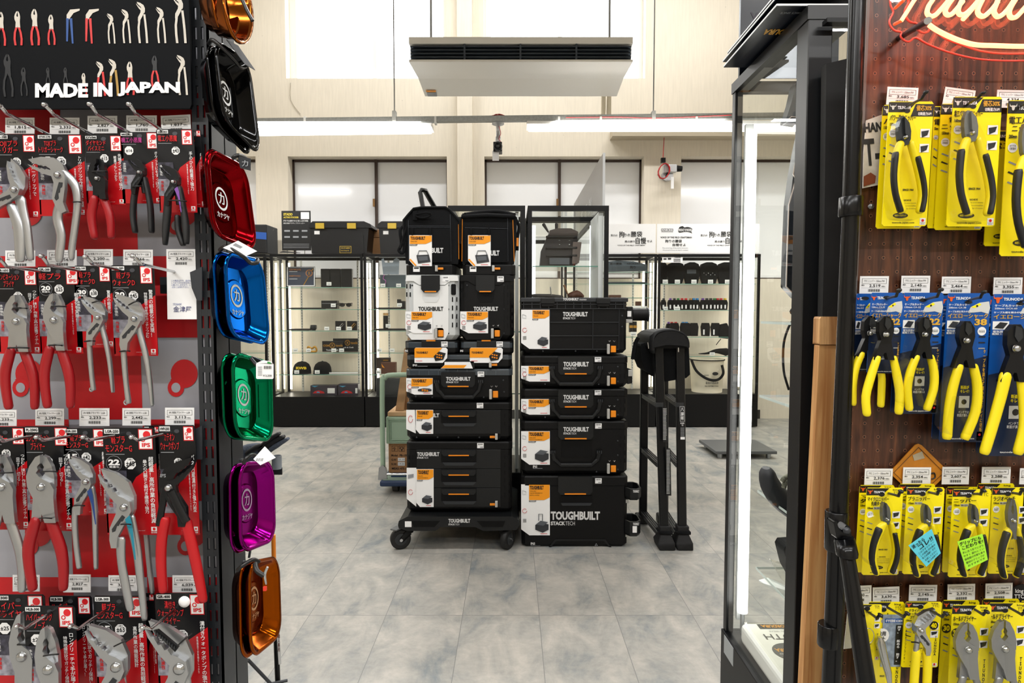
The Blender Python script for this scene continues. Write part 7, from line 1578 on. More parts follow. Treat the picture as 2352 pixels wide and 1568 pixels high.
# ---------------------------------------------------------------- right side: tall glass tower by the aisle
def right_tower():
    x0, x1, Yf, dep, H, bz = .612, 1.06, 1.27, .43, 1.83, .285
    r = thing('foreground_display_tower', 'tall black framed glass tower with a bright vertical light by the aisle', 'display tower', ((x0 + x1) / 2, Yf + dep / 2, 0))
    Yb = Yf + dep; FM = mt('powder_black_frame', '0C0E11', .4)
    m = MB(); m.box(x0 - .006, x1, Yf, Yb, .01, bz, BLK); m.obj('base', r, bevel=.003)
    m = MB(); m.box(x0 - .0072, x0 - .006, Yb - .1, Yb - .03, bz - .055, bz - .004, mt('grey_label', '9DA2A4', .5)); m.obj('base_label', r)
    for a, b, t in ((x0, Yf, .05), (x1 - .03, Yf, .03), (x0, Yb - .022, .022), (x1 - .03, Yb - .03, .03)):
        m = MB(); m.box(a, a + t, b, b + t, bz, H - .025, FM); m.obj('post', r, bevel=.002)
    m = MB(); t = .034
    for a, b, c, d in ((x0, x1, Yf, Yf + t), (x0, x1, Yb - .022, Yb), (x0, x0 + t, Yf + t, Yb - .022), (x1 - t, x1, Yf + t, Yb - .022)): m.box(a - .003, b, c - .002, d, H - .028, H, FM)
    m.obj('top_frame', r)
    m = MB(); m.box(x0 + .004, x0 + .008, Yf + .034, Yb - .022, bz, H - .028, GLS); m.obj('side_glass', r)
    m = MB(); m.box(x0 + .034, x1 - .03, Yf + .01, Yf + .014, bz, H - .028, GLS); m.obj('front_glass', r)
    m = MB(); m.box(x0 + .022, x1 - .03, Yb - .014, Yb - .01, bz, H - .028, GLS); m.obj('back_glass', r)
    for z in (1.176, .985, .735, .53):
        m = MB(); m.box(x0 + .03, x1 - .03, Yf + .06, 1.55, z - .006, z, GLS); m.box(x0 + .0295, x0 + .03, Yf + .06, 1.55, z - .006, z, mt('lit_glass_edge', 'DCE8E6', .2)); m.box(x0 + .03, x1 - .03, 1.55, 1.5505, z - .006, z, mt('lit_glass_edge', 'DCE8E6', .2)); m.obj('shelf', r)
    m = MB(); m.tube([(x0 + .034, 1.645, .36), (x0 + .034, 1.645, 1.68)], .0135, mt('tower_led_tube', 'FFFDF8', .5, em=11), n=16); m.obj('light_tube', r)
    m = MB(); m.box(x0 + .024, x0 + .046, 1.66, 1.672, .33, 1.71, mt('tube_holder', 'C9CDCE', .4)); m.obj('tube_holder', r)
    m = MB(); m.tube([(x0 + .034, 1.645, .30), (x0 + .034, 1.645, .36)], .006, STEEL); m.obj('tube_socket', r)
right_tower()
def boards():
    K = mt('board_navy', '141A24', .25)
    for i, (x0, x1, y0, y1, z, lb) in enumerate([(.552, .76, 1.285, 1.60, 1.836, 'lowest dark board with orange lettering underneath, lying on the glass tower'), (.560, .74, 1.30, 1.63, 1.862, 'middle dark board lying on the glass tower'), (.572, .74, 1.315, 1.63, 1.884, 'uppermost dark board lying on the glass tower')]):
        r = thing('sign_board', lb, 'board', ((x0 + x1) / 2, (y0 + y1) / 2, z), 'dark boards lying on the aisle glass tower')
        m = MB(); m.box(x0, x1, y0, y1, z, z + .005, K); m.box(x0 - .0008, x0, y0, y1, z + .0008, z + .0048, mt('board_white_core', 'E4E6E8', .5)); m.box(x0, x1, y0 - .0008, y0, z + .0008, z + .0048, mt('board_white_core', 'E4E6E8', .5)); m.obj('board', r)
        if i == 0:
            m = MB(); zt = z - .0008
            m.tx('CORDURA', lambda u, v: Vector((x0 + .105 - u * .085, 1.385 + v * .028, zt)), mt('gold_letter', 'D8A02A', .5), .05)
            m.tx('tic', lambda u, v: Vector((x0 + .10 - u * .035, 1.34 + v * .022, zt)), WHITE, .03); m.tx('DURABLE FABRICS SINCE', lambda u, v: Vector((x0 + .11 - u * .09, 1.308 + v * .008, zt)), GREY, .0)
            m.obj('lettering', r)
        else:
            m = MB(); m.box(.63, .70, 1.5, 1.56, z - .019 if i == 2 else z - .021, z, BLK); m.obj('spacer', r)
    r = thing('standing_sign', 'dark standing sign with faint letters behind the boards above the glass tower', 'sign', (.74, 1.66, 1.835))
    m = MB(); m.box(.614, .88, 1.655, 1.665, 1.832, 2.25, K); m.obj('panel', r)
    m = MB(); m.tp('VOICE', 1724, 28, 1800, 46, 1.654, mt('faint_letter', '3A3540', .5), .04); m.obj('lettering', r)
boards()
def tower_goods():
    r = thing('wrapped_trousers', 'dark trousers in clear plastic hanging inside the glass tower', 'clothing', U(1835, 180, 1.45))
    C = mt('dark_wrapped_cloth', '1B222A', .35, b=.8, bs=14); Y = 1.44
    m = MB(); m.pp([(1845, 178), (1870, 180), (1880, 420), (1878, 720), (1850, 700), (1828, 682), (1806, 658), (1809, 560), (1813, 470), (1822, 400), (1832, 345), (1844, 290), (1846, 270), (1834, 284), (1804, 279), (1818, 235), (1828, 190)], Y, .03, C, True); m.obj('trousers', r, bevel=.008, seg=3)
    m = MB(); m.tube([U(x, y, Y - .004) for x, y in [(1843, 290), (1832, 345), (1822, 400), (1828, 412), (1812, 470), (1809, 560), (1806, 658), (1830, 682)]], .0016, mt('plastic_sheen', 'D9C9BE', .1), n=5); m.tube([U(x, y, Y - .004) for x, y in [(1804, 279), (1818, 268), (1846, 270)]], .0014, mt('plastic_sheen', 'D9C9BE', .1), n=5); m.obj('plastic_edge_sheen', r)  # pale tubes drawn as the sheen along the plastic wrap
    m = MB(); m.tube([U(1848, 60, Y), U(1847, 178, Y)], .0016, mt('hanger_string', '8A6A4A', .5), n=5); m.obj('string', r)
    m = MB(); m.tube(cr([U(1830, 700, Y - .01), U(1816, 715, Y - .01), U(1826, 728, Y - .01), U(1812, 750, Y - .01), U(1800, 790, Y - .01), U(1800, 850, Y - .01), U(1812, 895, Y - .01)], 4), .003, INK, n=6); m.obj('cord', r)
    r = thing('arm_guard', 'black tubular arm guard with a patterned cord on the third glass shelf', 'arm guard', U(1790, 1150, 1.45)); Y = 1.44
    m = MB(); m.limb([(1762, 1085, 34), (1768, 1110, 46), (1790, 1142, 50), (1830, 1166, 62), (1860, 1175, 66)], Y, .05, mt('neoprene_black', '1C1F24', .6)); m.obj('tube', r)
    m = MB(); m.tube(cr([U(1796, 1106, 1.40), U(1806, 1095, 1.40), U(1840, 1085, 1.4), U(1850, 1100, 1.4)], 5), .006, mt('patterned_cord', '6A6A5C', .7, n=.9, ns=160), n=8); m.tube(cr([U(1800, 1120, 1.40), U(1808, 1104, 1.40), U(1840, 1094, 1.4)], 5), .006, mt('patterned_cord', '6A6A5C', .7, n=.9, ns=160), n=8); m.obj('cord', r)
    r = thing('black_pouch', 'black pouch with a purple label on the lowest glass shelf', 'pouch', U(1815, 1340, 1.42))
    m = MB(); m.pp([(1800, 1262), (1806, 1252), (1860, 1248), (1860, 1360), (1835, 1350), (1812, 1310)], 1.42, .05, FAB); m.obj('body', r, bevel=.006); m = MB(); m.fl([(1811, 1271), (1850, 1268), (1850, 1290), (1816, 1292)], 1.419, mt('purple_label', '5E3A9C', .5)); m.tp('GEAR', 1818, 1274, 1846, 1286, 1.418, WHITE); m.obj('label', r)
    r = thing('plastic_package', 'clear plastic package with white card on the lowest glass shelf', 'package', U(1780, 1380, 1.45))
    m = MB(); m.ext([U(1744, 1336, 1.5), U(1765, 1330, 1.5), U(1850, 1370, 1.36), U(1850, 1400, 1.36)], (0, 0.004, .003), mt('milky_card', 'DDE0DE', .3)); m.obj('card', r)
    m = MB(); m.pp([(1775, 1290), (1800, 1298), (1826, 1345), (1800, 1335)], 1.43, .02, BLI); m.obj('bag', r)
    # folded shirt on the floor of the tower
    z = .286; r = thing('folded_shirt', 'white folded shirt in plastic with black round print on the tower floor', 'shirt', (.80, 1.48, z))
    S = mt('shirt_white', 'E9E9E7', .5); m = MB(); m.box(.632, 1.0, 1.32, 1.625, z, z + .056, S); m.obj('shirt', r, bevel=.014, seg=3)
    m = MB(); zz = z + .0568; K_ = mt('shirt_print_black', '17181C', .4); cg = mt('cordura_gold', 'D8982A', .5)
    def wr(t, xa, xb, ya, yb, mat, bd, dz=.0006): m.tx(t, lambda u, v: Vector((xb - u * (xb - xa), yb - v * (yb - ya), zz + dz)), mat, bd)
    m.add([Vector((x, y, zz)) for x, y in [(.672, 1.612), (.762, 1.612), (.762, 1.588), (.672, 1.588)]], [(0, 1, 2, 3)], K_); wr('CORDURA', .68, .755, 1.593, 1.607, cg, .04)
    wr('ETHICAL WEAR', .69, .76, 1.572, 1.578, GREY, 0); wr('SLOTH', .668, .78, 1.535, 1.56, K_, 0)
    m.add([Vector((.705 + .045 * math.cos(a), 1.478 + .04 * math.sin(a), zz)) for a in [i * math.pi / 12 for i in range(24)]], [tuple(range(24))], K_); wr('CORDURA', .668, .742, 1.476, 1.492, cg, .04); wr('Advanced Fabrics', .672, .735, 1.463, 1.469, WHITE, 0)
    m.obj('print', r)
    m = MB(); m.box(.638, .99, 1.33, 1.618, z + .0575, z + .059, BLI); m.obj('plastic_bag', r)
tower_goods()
r = thing('grey_work_cloth', 'dark grey cloth panel hanging between the glass tower and the black pipe', 'cloth', U(1940, 140, 1.235))
m = MB(); m.pp([(1898, 146), (1948, 134), (1990, 150), (2000, 400), (1995, 900), (1980, 1568), (1870, 1568), (1880, 1100), (1893, 560)], 1.235, .02, mt('dark_grey_canvas', '1B1B1B', .9, n=.35, ns=14, b=.6, bs=30)); m.obj('cloth', r)
m = MB(); m.pb(1900, 40, 2010, 50, 1.24, .02, BLK); m.obj('hanging_bar', r)

# ---------------------------------------------------------------- pegboard
def peg_mat():
    M = bpy.data.materials.new('brown_plank_pegboard'); M.use_nodes = True; nt = M.node_tree; p = nt.nodes['Principled BSDF']; L = nt.links; N = nt.nodes.new
    tc = N('ShaderNodeTexCoord'); mp = N('ShaderNodeMapping'); mp.inputs['Rotation'].default_value = (math.pi / 2, 0, 0); L.new(tc.outputs['Object'], mp.inputs[0])
    se = N('ShaderNodeSeparateXYZ'); L.new(tc.outputs['Object'], se.inputs[0])
    # vertical planks
    def math_(op, a, b=None, c=None):
        n = N('ShaderNodeMath'); n.operation = op
        for i, v in enumerate((a, b, c)):
            if v is None: continue
            if isinstance(v, (int, float)): n.inputs[i].default_value = v
            else: L.new(v, n.inputs[i])
        return n.outputs[0]
    px_ = math_('DIVIDE', se.outputs['X'], .135); fl = math_('FLOOR', px_)
    wn = N('ShaderNodeTexWhiteNoise'); wn.noise_dimensions = '1D'; L.new(fl, wn.inputs['W'])
    st = N('ShaderNodeMapping'); st.inputs['Scale'].default_value = (60, 60, 5); L.new(tc.outputs['Object'], st.inputs[0])
    off = N('ShaderNodeVectorMath'); off.operation = 'ADD'; L.new(st.outputs[0], off.inputs[0]); L.new(wn.outputs['Color'], off.inputs[1])
    n1 = N('ShaderNodeTexNoise'); n1.inputs['Scale'].default_value = 1.6; n1.inputs['Detail'].default_value = 7; n1.inputs['Distortion'].default_value = .6; L.new(off.outputs[0], n1.inputs['Vector'])
    rp = N('ShaderNodeValToRGB'); e = rp.color_ramp.elements; e[0].position = .3; e[0].color = lin('2A1A12'); e[1].position = .72; e[1].color = lin('7A4B30'); mm = e.new(.5); mm.color = lin('553222')
    L.new(n1.outputs['Fac'], rp.inputs[0])
    n3 = N('ShaderNodeTexNoise'); n3.inputs['Scale'].default_value = 9; n3.inputs['Detail'].default_value = 6; L.new(tc.outputs['Object'], n3.inputs['Vector'])
    mr = N('ShaderNodeMapRange'); mr.inputs[1].default_value = .3; mr.inputs[2].default_value = .7; mr.inputs[3].default_value = .65; mr.inputs[4].default_value = 1.25; L.new(n3.outputs['Fac'], mr.inputs[0])
    pl = math_('MULTIPLY_ADD', wn.outputs['Value'], .35, .8); sc = math_('MULTIPLY', mr.outputs[0], pl)
    # holes on a 25 mm grid
    gx = math_('SUBTRACT', math_('FRACT', math_('DIVIDE', se.outputs['X'], .0253)), .5); gz = math_('SUBTRACT', math_('FRACT', math_('DIVIDE', se.outputs['Z'], .0253)), .5)
    d = math_('SQRT', math_('ADD', math_('MULTIPLY', gx, gx), math_('MULTIPLY', gz, gz)))
    hole = math_('LESS_THAN', d, .09); rim = math_('LESS_THAN', d, .118)
    v = N('ShaderNodeVectorMath'); v.operation = 'SCALE'; L.new(rp.outputs[0], v.inputs[0]); L.new(sc, v.inputs['Scale'])
    m1 = N('ShaderNodeMix'); m1.data_type = 'RGBA'; L.new(rim, m1.inputs['Factor']); L.new(v.outputs[0], m1.inputs['A']); m1.inputs['B'].default_value = lin('9A6B50')  # lighter ring paints the highlight on each hole's rim
    m2 = N('ShaderNodeMix'); m2.data_type = 'RGBA'; L.new(hole, m2.inputs['Factor']); L.new(m1.outputs['Result'], m2.inputs['A']); m2.inputs['B'].default_value = lin('2A1812')
    L.new(m2.outputs['Result'], p.inputs['Base Color']); p.inputs['Roughness'].default_value = .38
    bp = N('ShaderNodeBump'); bp.inputs['Strength'].default_value = .3; bp.inputs['Distance'].default_value = .001; L.new(n1.outputs['Fac'], bp.inputs['Height']); L.new(bp.outputs[0], p.inputs['Normal'])
    return M
PY = 1.10
def pegboard():
    r = thing('pegboard', 'brown wood-look pegboard carrying the yellow and blue plier packs', 'pegboard', U(2200, 1568, PY))
    m = MB(); m.pp([(2001, -60), (2620, -60), (2620, 2205), (1901, 2205)], PY, .012, peg_mat()); m.obj('board', r)
    m = MB(); m.pp([(1995, -60), (2001, -60), (1901, 2205), (1895, 2205)], PY - .001, .012, mt('board_edge_grey', '6A625C', .5)); m.obj('edge_trim', r)
    m = MB(); m.lathe(U(2000, 474, PY), [(.005, 0), (.005, -.003), (.003, -.004)], STEEL, n=6, axis='y'); m.lathe(U(1997, 474, PY - .004), [(.003, 0), (.003, -.008)], STEEL, n=8, axis='y'); m.obj('bolt', r)
pegboard()
def pipe():
    Y = 1.06; r = thing('black_pipe', 'black steel pipe standing in front of the pegboard edge with three collars', 'pipe', U(1905, 1568, Y)); k = Y / F
    B = mt('pipe_black', '090A0C', .25, .2, spec=.4)
    m = MB(); m.tube([U(1971, -60, Y), U(1953, 500, Y), U(1926, 1180, Y), U(1907, 1640, Y), Vector((U(1903, 1700, Y).x, Y, .002))], [17.5 * k, 17.5 * k, 20 * k, 22 * k, 22 * k], B, n=28); m.obj('tube', r)
    for x, y0, y1, w_ in ((1954, 452, 497, 25), (1921, 1173, 1262, 25), (1903, 1432, 1482, 24)):
        m = MB(); m.tube([U(x + 1, y0, Y), U(x + 1, y0 + 2, Y), U(x - 1, y1 - 2, Y), U(x - 1, y1, Y)], [w_ * k * .94, w_ * k, w_ * k, w_ * k * .94], B, n=28); m.obj('collar', r)
    r = thing('diagonal_pipe', 'black pipe slanting down to the right from the hinged clamp', 'pipe', U(1945, 1270, .99)); Y2 = .98; k = Y2 / F
    m = MB(); m.tube([U(1943, 1262, 1.0), U(1950, 1300, .985), U(1990, 1568, .95), U(2000, 1640, .94), Vector((.59, .83, .015))], [17 * k, 17 * k, 20 * k, 20 * k, 20 * k], B, n=28); m.obj('tube', r)
    m = MB(); m.tube([U(1939, 1236, 1.0), U(1940, 1240, 1.0), U(1946, 1272, .99), U(1946, 1276, .99)], [21 * k, 23 * k, 24 * k, 23 * k], B, n=28); m.obj('socket', r)
    m = MB(); m.pp([(1914, 1198), (1922, 1196), (1926, 1212), (1934, 1218), (1945, 1204), (1953, 1210), (1957, 1236), (1922, 1238)], .995, .02, B); m.obj('hinge_bracket', r, bevel=.003)
    m = MB(); m.lathe(U(1944, 1218, .992), [(.006, 0), (.006, -.004), (.002, -.006)], PDK, n=12, axis='y'); m.obj('hinge_pin', r)
pipe()
def wood_post():
    Y = 1.17; r = thing('wooden_post', 'light wooden post with a worn cap beside the black pipe', 'post', U(1850, 1568, Y))
    def wm(name, a, b):
        M = bpy.data.materials.new(name); M.use_nodes = True; nt = M.node_tree; p = nt.nodes['Principled BSDF']; L = nt.links; N = nt.nodes.new
        tc = N('ShaderNodeTexCoord'); mp = N('ShaderNodeMapping'); mp.inputs['Scale'].default_value = (50, 50, 2.2); L.new(tc.outputs['Object'], mp.inputs[0])
        n1 = N('ShaderNodeTexNoise'); n1.inputs['Scale'].default_value = 1.5; n1.inputs['Detail'].default_value = 5; n1.inputs['Distortion'].default_value = .8; L.new(mp.outputs[0], n1.inputs['Vector'])
        rp = N('ShaderNodeValToRGB'); e = rp.color_ramp.elements; e[0].position = .35; e[0].color = lin(a); e[1].position = .6; e[1].color = lin(b); L.new(n1.outputs['Fac'], rp.inputs[0]); L.new(rp.outputs[0], p.inputs['Base Color']); p.inputs['Roughness'].default_value = .6
        return M
    W = wm('pine_wood', 'A8703C', 'C99A62')
    m = MB(); m.pp([(1882, 792), (1930, 792), (1895, 1640), (1872, 2128), (1812, 2128), (1840, 1640)], Y, .02, W); m.obj('shaft', r, bevel=.003)
    m = MB(); m.pp([(1884, 732), (1886, 727), (1930, 727), (1930, 791), (1882, 791)], Y - .004, .026, wm('worn_pine', '9A6A3C', 'D0A26C')); m.obj('cap', r, bevel=.003)
    m = MB(); m.pb(1890, 725.6, 1922, 728, Y + .0, .016, INK); m.obj('cap_pad', r)
wood_post()
# ---------------------------------------------------------------- metal signs on the pegboard
r = thing('rusty_sign', 'white rusty metal sign with black letters behind the top left yellow pack', 'sign', U(2010, 275, 1.09))
m = MB(); m.pp([(1990, 276), (2040, 258), (2040, 420), (1982, 432), (1984, 350)], 1.09, .002, mt('weathered_white', 'C9C1B8', .6, n=.3, ns=25)); m.obj('plate', r)
m = MB(); m.tp('HAN', 1985, 281, 2026, 303, 1.089, mt('faded_black', '26262A', .6), .05, rot=-.08); m.tp('T-', 1984, 318, 2022, 380, 1.089, mt('faded_black', '26262A', .6), .03, rot=-.08); m.fl([(1984, 405), (2000, 396), (2012, 404), (2010, 420), (1984, 428)], 1.0888, mt('rust', '7A3A1A', .8, n=.3)); m.obj('lettering', r)
def diamond():
    r = thing('diamond_sign', 'orange weathered diamond sign behind the third row of tags', 'sign', U(2110, 1080, 1.092)); O = mt('weathered_orange', 'C9801F', .5, n=.2, ns=30)
    m = MB(); m.pp([(2103, 1021), (2110, 1019), (2117, 1022), (2172, 1076), (2176, 1084), (2172, 1092), (2114, 1146), (2107, 1146), (2050, 1092), (2046, 1085), (2050, 1078)], 1.092, .002, O); m.obj('plate', r, bevel=.0006)
    m = MB(); m.tube([U(x, y, 1.0905) for x, y in [(2110, 1027), (2168, 1085), (2110, 1140), (2053, 1085), (2110, 1027)]], .0006, mt('scratched_black', '4A3018', .6), n=4); m.fl([(2096, 1045), (2118, 1036), (2124, 1052), (2100, 1058)], 1.0912, mt('scuff_white', 'B5A890', .6)); m.tube(cr([U(x, y, 1.09) for x, y in [(2136, 1088), (2146, 1086), (2148, 1096), (2140, 1100)]], 4), .0012, PDK, n=5); m.obj('print', r)
diamond()
r = thing('round_sign', 'dark sign with white letters behind the bottom right tag', 'sign', U(2345, 1370, 1.092)); m = MB(); m.pp(ell(2350, 1364, 28, 22, 24), 1.092, .002, INK); m.obj('plate', r); m = MB(); m.tp('king\nTTC', 2330, 1352, 2352, 1374, 1.091, WHITE); m.obj('lettering', r)
# ---------------------------------------------------------------- neon
def neon():
    NT = mt('neon_tube_lit', 'FF7048', .4, em=8.0)
    r = thing('neon_sign', 'red glowing neon handwriting on clear acrylic in the top right corner', 'neon sign', U(2200, 0, 1.0)); Z = lambda x, y: (1990 + x / 6.497, y / 6.497)
    Y = .985; k = Y / F
    strokes = [[(760, -60), (690, 40), (610, 170), (520, 310)], [(1120, -240), (1000, -20), (930, 90), (905, 180), (930, 230), (975, 245), (1040, 215), (1120, 130), (1230, 0), (1300, -90)],
               [(1400, -240), (1300, -40), (1230, 60), (1180, 150), (1185, 200), (1225, 225), (1280, 205), (1340, 140), (1440, 20)], [(1520, -220), (1450, -40), (1400, 60), (1370, 150), (1385, 205), (1430, 220), (1500, 190), (1600, 90), (1720, -60), (1800, -180)], [(1640, 60), (1540, 180), (1440, 290)],
               [(1830, -200), (1740, -20), (1690, 80), (1660, 160), (1680, 220), (1740, 245), (1800, 210), (1880, 130), (1960, 30)], [(2080, -220), (1990, -60), (1940, 60), (1905, 160), (1920, 215), (1965, 250), (2040, 210), (2130, 110), (2230, -40)],
               [(2330, -180), (2220, 0), (2150, 120), (2130, 200), (2160, 260), (2230, 255), (2300, 190), (2400, 80), (2500, 40)],
               [(935, 370), (1050, 450), (1250, 550), (1450, 625), (1650, 670), (1900, 680), (2200, 690), (2450, 690), (2700, 680)]]
    for i, s_ in enumerate(strokes):
        m = MB(); m.tube(cr([U(*Z(x, y), Y) for x, y in s_], 6), 5.0 * k if i else 4.4 * k, NT, n=12); m.obj('neon_tube', r)
    m = MB(); m.tube([U(*Z(420, 360), Y + .03), U(*Z(520, 310), Y)], 3.4 * k, mt('neon_dim_tail', 'E8401A', .4, em=2.0), n=10); m.tube([U(*Z(430, 120), Y + .03), U(*Z(560, 0), Y)], 3.2 * k, mt('neon_dim_tail', 'E8401A', .4, em=2.0), n=10); m.obj('tube_end', r)
    AC = glass('clear_acrylic', 'FFF6F4', .9, rough=.02); ED = mt('red_lit_acrylic_edge', 'E8584A', .25)
    fr_ = [(600, -60), (630, 30), (590, 110), (570, 190), (600, 270), (660, 330), (750, 350), (745, 400), (780, 460), (850, 490), (920, 470), (970, 420), (1150, 560), (1400, 660), (1700, 760), (2000, 800), (2400, 800), (2800, 790), (2800, -80)]
    bk = [(350, -60), (360, 80), (400, 180), (345, 300), (360, 390), (430, 460), (520, 480), (510, 540), (560, 600), (640, 620), (735, 560), (900, 650), (1200, 770), (1600, 870), (2000, 905), (2400, 905), (2800, 895), (2800, -60)]
    for nm, P_, Yp in (('front_acrylic', fr_, Y + .012), ('rear_acrylic', bk, 1.06)):
        pts = [Z(x, y) for x, y in P_]; m = MB(); m.pp(pts, Yp, .004, AC); m.obj(nm, r)
        m = MB(); m.tube(cr([U(*q, Yp + .002) for q in pts[:-1]], 3), .0018, ED, n=5); m.obj('acrylic_edge', r)
    m = MB(); a, b = U(*Z(480, 570), PY), U(*Z(915, 310), .955); m.tube([a, b], [.0045, .0052], PDK, n=20); m.tube([b, b + (b - a) * .01], [.0055, .0055], STEEL, n=20); m.obj('standoff', r)
neon()
# ---------------------------------------------------------------- yellow and blue packs
TYL = mt('pack_yellow', 'FAE60A', 0.38); TYK = mt('pack_yellow_ink', '1B1B16', .45); TBL = mt('pack_blue', '0D4F9E', .32); TNV = mt('pack_navy', '10203C', .32); GLD = mt('pack_gold_text', 'D9A83A', .35); OEM = mt('orange_emblem', 'D8571C', .4); LGY = mt('pack_grey_box', 'C9C9C4', .4); TEAL = mt('pack_teal', '1C6C92', .4)
def bull(p, m, u, v, s_, mat):
    k = p.w / p.h
    P_ = [(-1, -.9), (-.7, -.25), (-.3, -.35), (.3, -.35), (.7, -.25), (1, -.9), (.95, -.1), (.45, .05), (.3, .8), (0, 1.0), (-.3, .8), (-.45, .05), (-.95, -.1)]
    p.poly(m, [(u + a * s_, v + b * s_ * k) for a, b in P_], mat, .001)
def blister(r, p, uv, Y, d=.024):
    m = MB(); m.pp([p.q(u, v) for u, v in uv], Y, d, BLI); m.obj('blister', r, bevel=.006, seg=3)
def ty(lb, x0, y0, w_, h, Y, title, mm='150mm', code='', big='', lean=-.058, emb=None, kind='n'):
    r = thing('carded_pliers', lb, 'carded pliers', U(x0 + w_ / 2, y0, Y), 'yellow carded pliers on the pegboard')
    p = Pk(x0, y0, w_, h, Y, lean); card(r, p, TYL); k = w_ / h; m = MB()
    p.poly(m, [(0, .005), (.62, .005), (.42, .085), (0, .085)], TYK); bull(p, m, .10, .042, .07, emb or OEM); p.text(m, 'TSUNODA', .20, .035, .50, .062, PW, .03)
    if kind == 'n': p.text(m, 'king', .72, .012, .9, .038, TYK, .01); p.text(m, 'TTC', .74, .045, .93, .08, TYK, -.01)
    else:
        p.poly(m, [(.60, .02), (1, .02), (1, .12), (.5, .12)], TYK); p.text(m, '優芯30%', .62, .03, .96, .075, GLD, .05, .0008); p.text(m, '切断能力UP!', .66, .085, .96, .112, PW, .03, .0008)
    p.text(m, title, .04, .105, .62, .105 + .05 * (1 + title.count('\n')), TYK, .03); a = .12 + .05 * (1 + title.count('\n'))
    p.text(m, mm, .05, a, .2, a + .025, TYK, .04)
    if code: p.rect(m, .22, a - .002, .42, a + .028, LGY); p.text(m, code, .23, a + .003, .41, a + .023, TYK, .02, .0008)
    for i in range(2):
        p.rect(m, .74, a + .05 + i * .12, .95, a + .05 + i * .12 + .21 * k * .9, PW, .0006); p.poly(m, [(.76, a + .07 + i * .12), (.93, a + .06 + i * .12), (.9, a + .10 + i * .12), (.78, a + .12 + i * .12)], PDK, .001)
    if big:
        p.circ(m, .14, a + .1, .13, TYK); p.text(m, big, .05, a + .07, .23, a + .125, TYL, .05, .0008)
    else: p.circ(m, .13, a + .085, .09, PW); p.text(m, 'おすすめ\n切断素材', .07, a + .065, .19, a + .1, TYK, 0, .0008)
    for i in range(3): p.poly(m, [(.08, a + .17 + .065 * i), (.22, a + .19 + .065 * i), (.20, a + .2 + .065 * i), (.06, a + .18 + .065 * i)], (GREY, PDK, GREY)[i])
    p.text(m, V('TSUNODA'), .86, .52, .93, .82, TYK, .03, .0006, .9) if kind == 'n' else None
    p.text(m, 'SINCE 1964', .42, .70, .66, .718, TYK, .04); p.text(m, 'HAND MOVIE', .44, .785, .62, .8, TYK, .02)
    for i in range(3): p.text(m, ('Harness your beauty,', 'best functionality,', 'knowledge of master')[i], .38, .81 + i * .022, .74, .822 + i * .022, TYK, 0)
    p.poly(m, [(.4 + .17 * math.cos(t), .915 + .022 * math.sin(t)) for t in [i * math.pi / 10 for i in range(20)]], TYK); p.text(m, '高級型マイクログリップ', .27, .907, .53, .923, TYL, 0, .0008)
    p.text(m, 'tsunoda-japan.com', .22, .965, .72, .982, TYK, .02); p.rect(m, .84, .935, .97, .99, PW); p.circ(m, .905, .955, .03, RED, .0008); p.text(m, 'MADE IN\nJAPAN', .85, .97, .96, .988, TYK, 0, .0008)
    m.obj('card_print', r)
    m = MB(); a_ = p.q(.42, .075); m.pp(ell(a_[0], a_[1], 7, 5, 12), Y - .0008, .0004, INK); m.obj('euro_slot', r)
    return r, p
KY = dict(hand=HYEL, grip=HBLK)
EW = mt('emblem_white', 'C9C9BE', .4)
# top row
A, p = ty('yellow carded nippers pack mostly hidden behind the first top row pack', 2028, 241, 104, 284, 1.075, 'パワー', kind='b', emb=EW)
A, p = ty('yellow carded nippers pack with grey jaws, first in the top row', 2042, 233, 103, 286, 1.05, 'パワー強力ニッパー', '150mm', 'PW-150', kind='b', emb=EW)
pliers(A, 'nip', 2079, 308, .94, 1.025, steel=PDK, **KY); blister(A, p, [(.30, .12), (.50, .10), (.62, .2), (.72, .32), (.85, .55), (.93, .75), (.88, .93), (.72, .95), (.3, .93), (.18, .75), (.18, .45), (.3, .32), (.26, .2)], 1.005)
A, p = ty('yellow carded nippers pack mostly hidden behind the second top row pack', 2162, 238, 110, 290, 1.075, '電工\nニッパー', kind='b', emb=EW)
A, p = ty('yellow carded nippers pack with black rear copy, second in the top row', 2146, 244, 60, 280, 1.08, '電工', kind='b', emb=EW)
A, p = ty('yellow carded thin blade nippers pack, front of the second top row hook', 2190, 222, 112, 298, 1.045, '電工パワー薄刃ニッパー', '160mm', 'PW-160DG', kind='b', emb=EW)
pliers(A, 'nip', 2232, 298, 1.02, 1.02, steel=mt('satin_nipper', '8A8C8C', .35, .7), **KY); blister(A, p, [(.22, .10), (.42, .08), (.55, .2), (.72, .32), (.85, .55), (.93, .75), (.88, .95), (.72, .96), (.3, .95), (.16, .75), (.14, .45), (.22, .32), (.16, .2)], 1.0)
A, p = ty('yellow carded nippers pack behind the pack cut by the right frame edge', 2275, 300, 90, 265, 1.08, '電工', kind='b', emb=EW)
A, p = ty('yellow carded nippers pack cut by the right frame edge in the top row', 2316, 230, 125, 358, 1.05, '電工パワー\nニッパー', '200mm', kind='b', emb=EW)
pliers(A, 'nip', 2368, 335, 1.22, 1.02, steel=mt('satin_nipper', '8A8C8C', .35, .7), **KY)
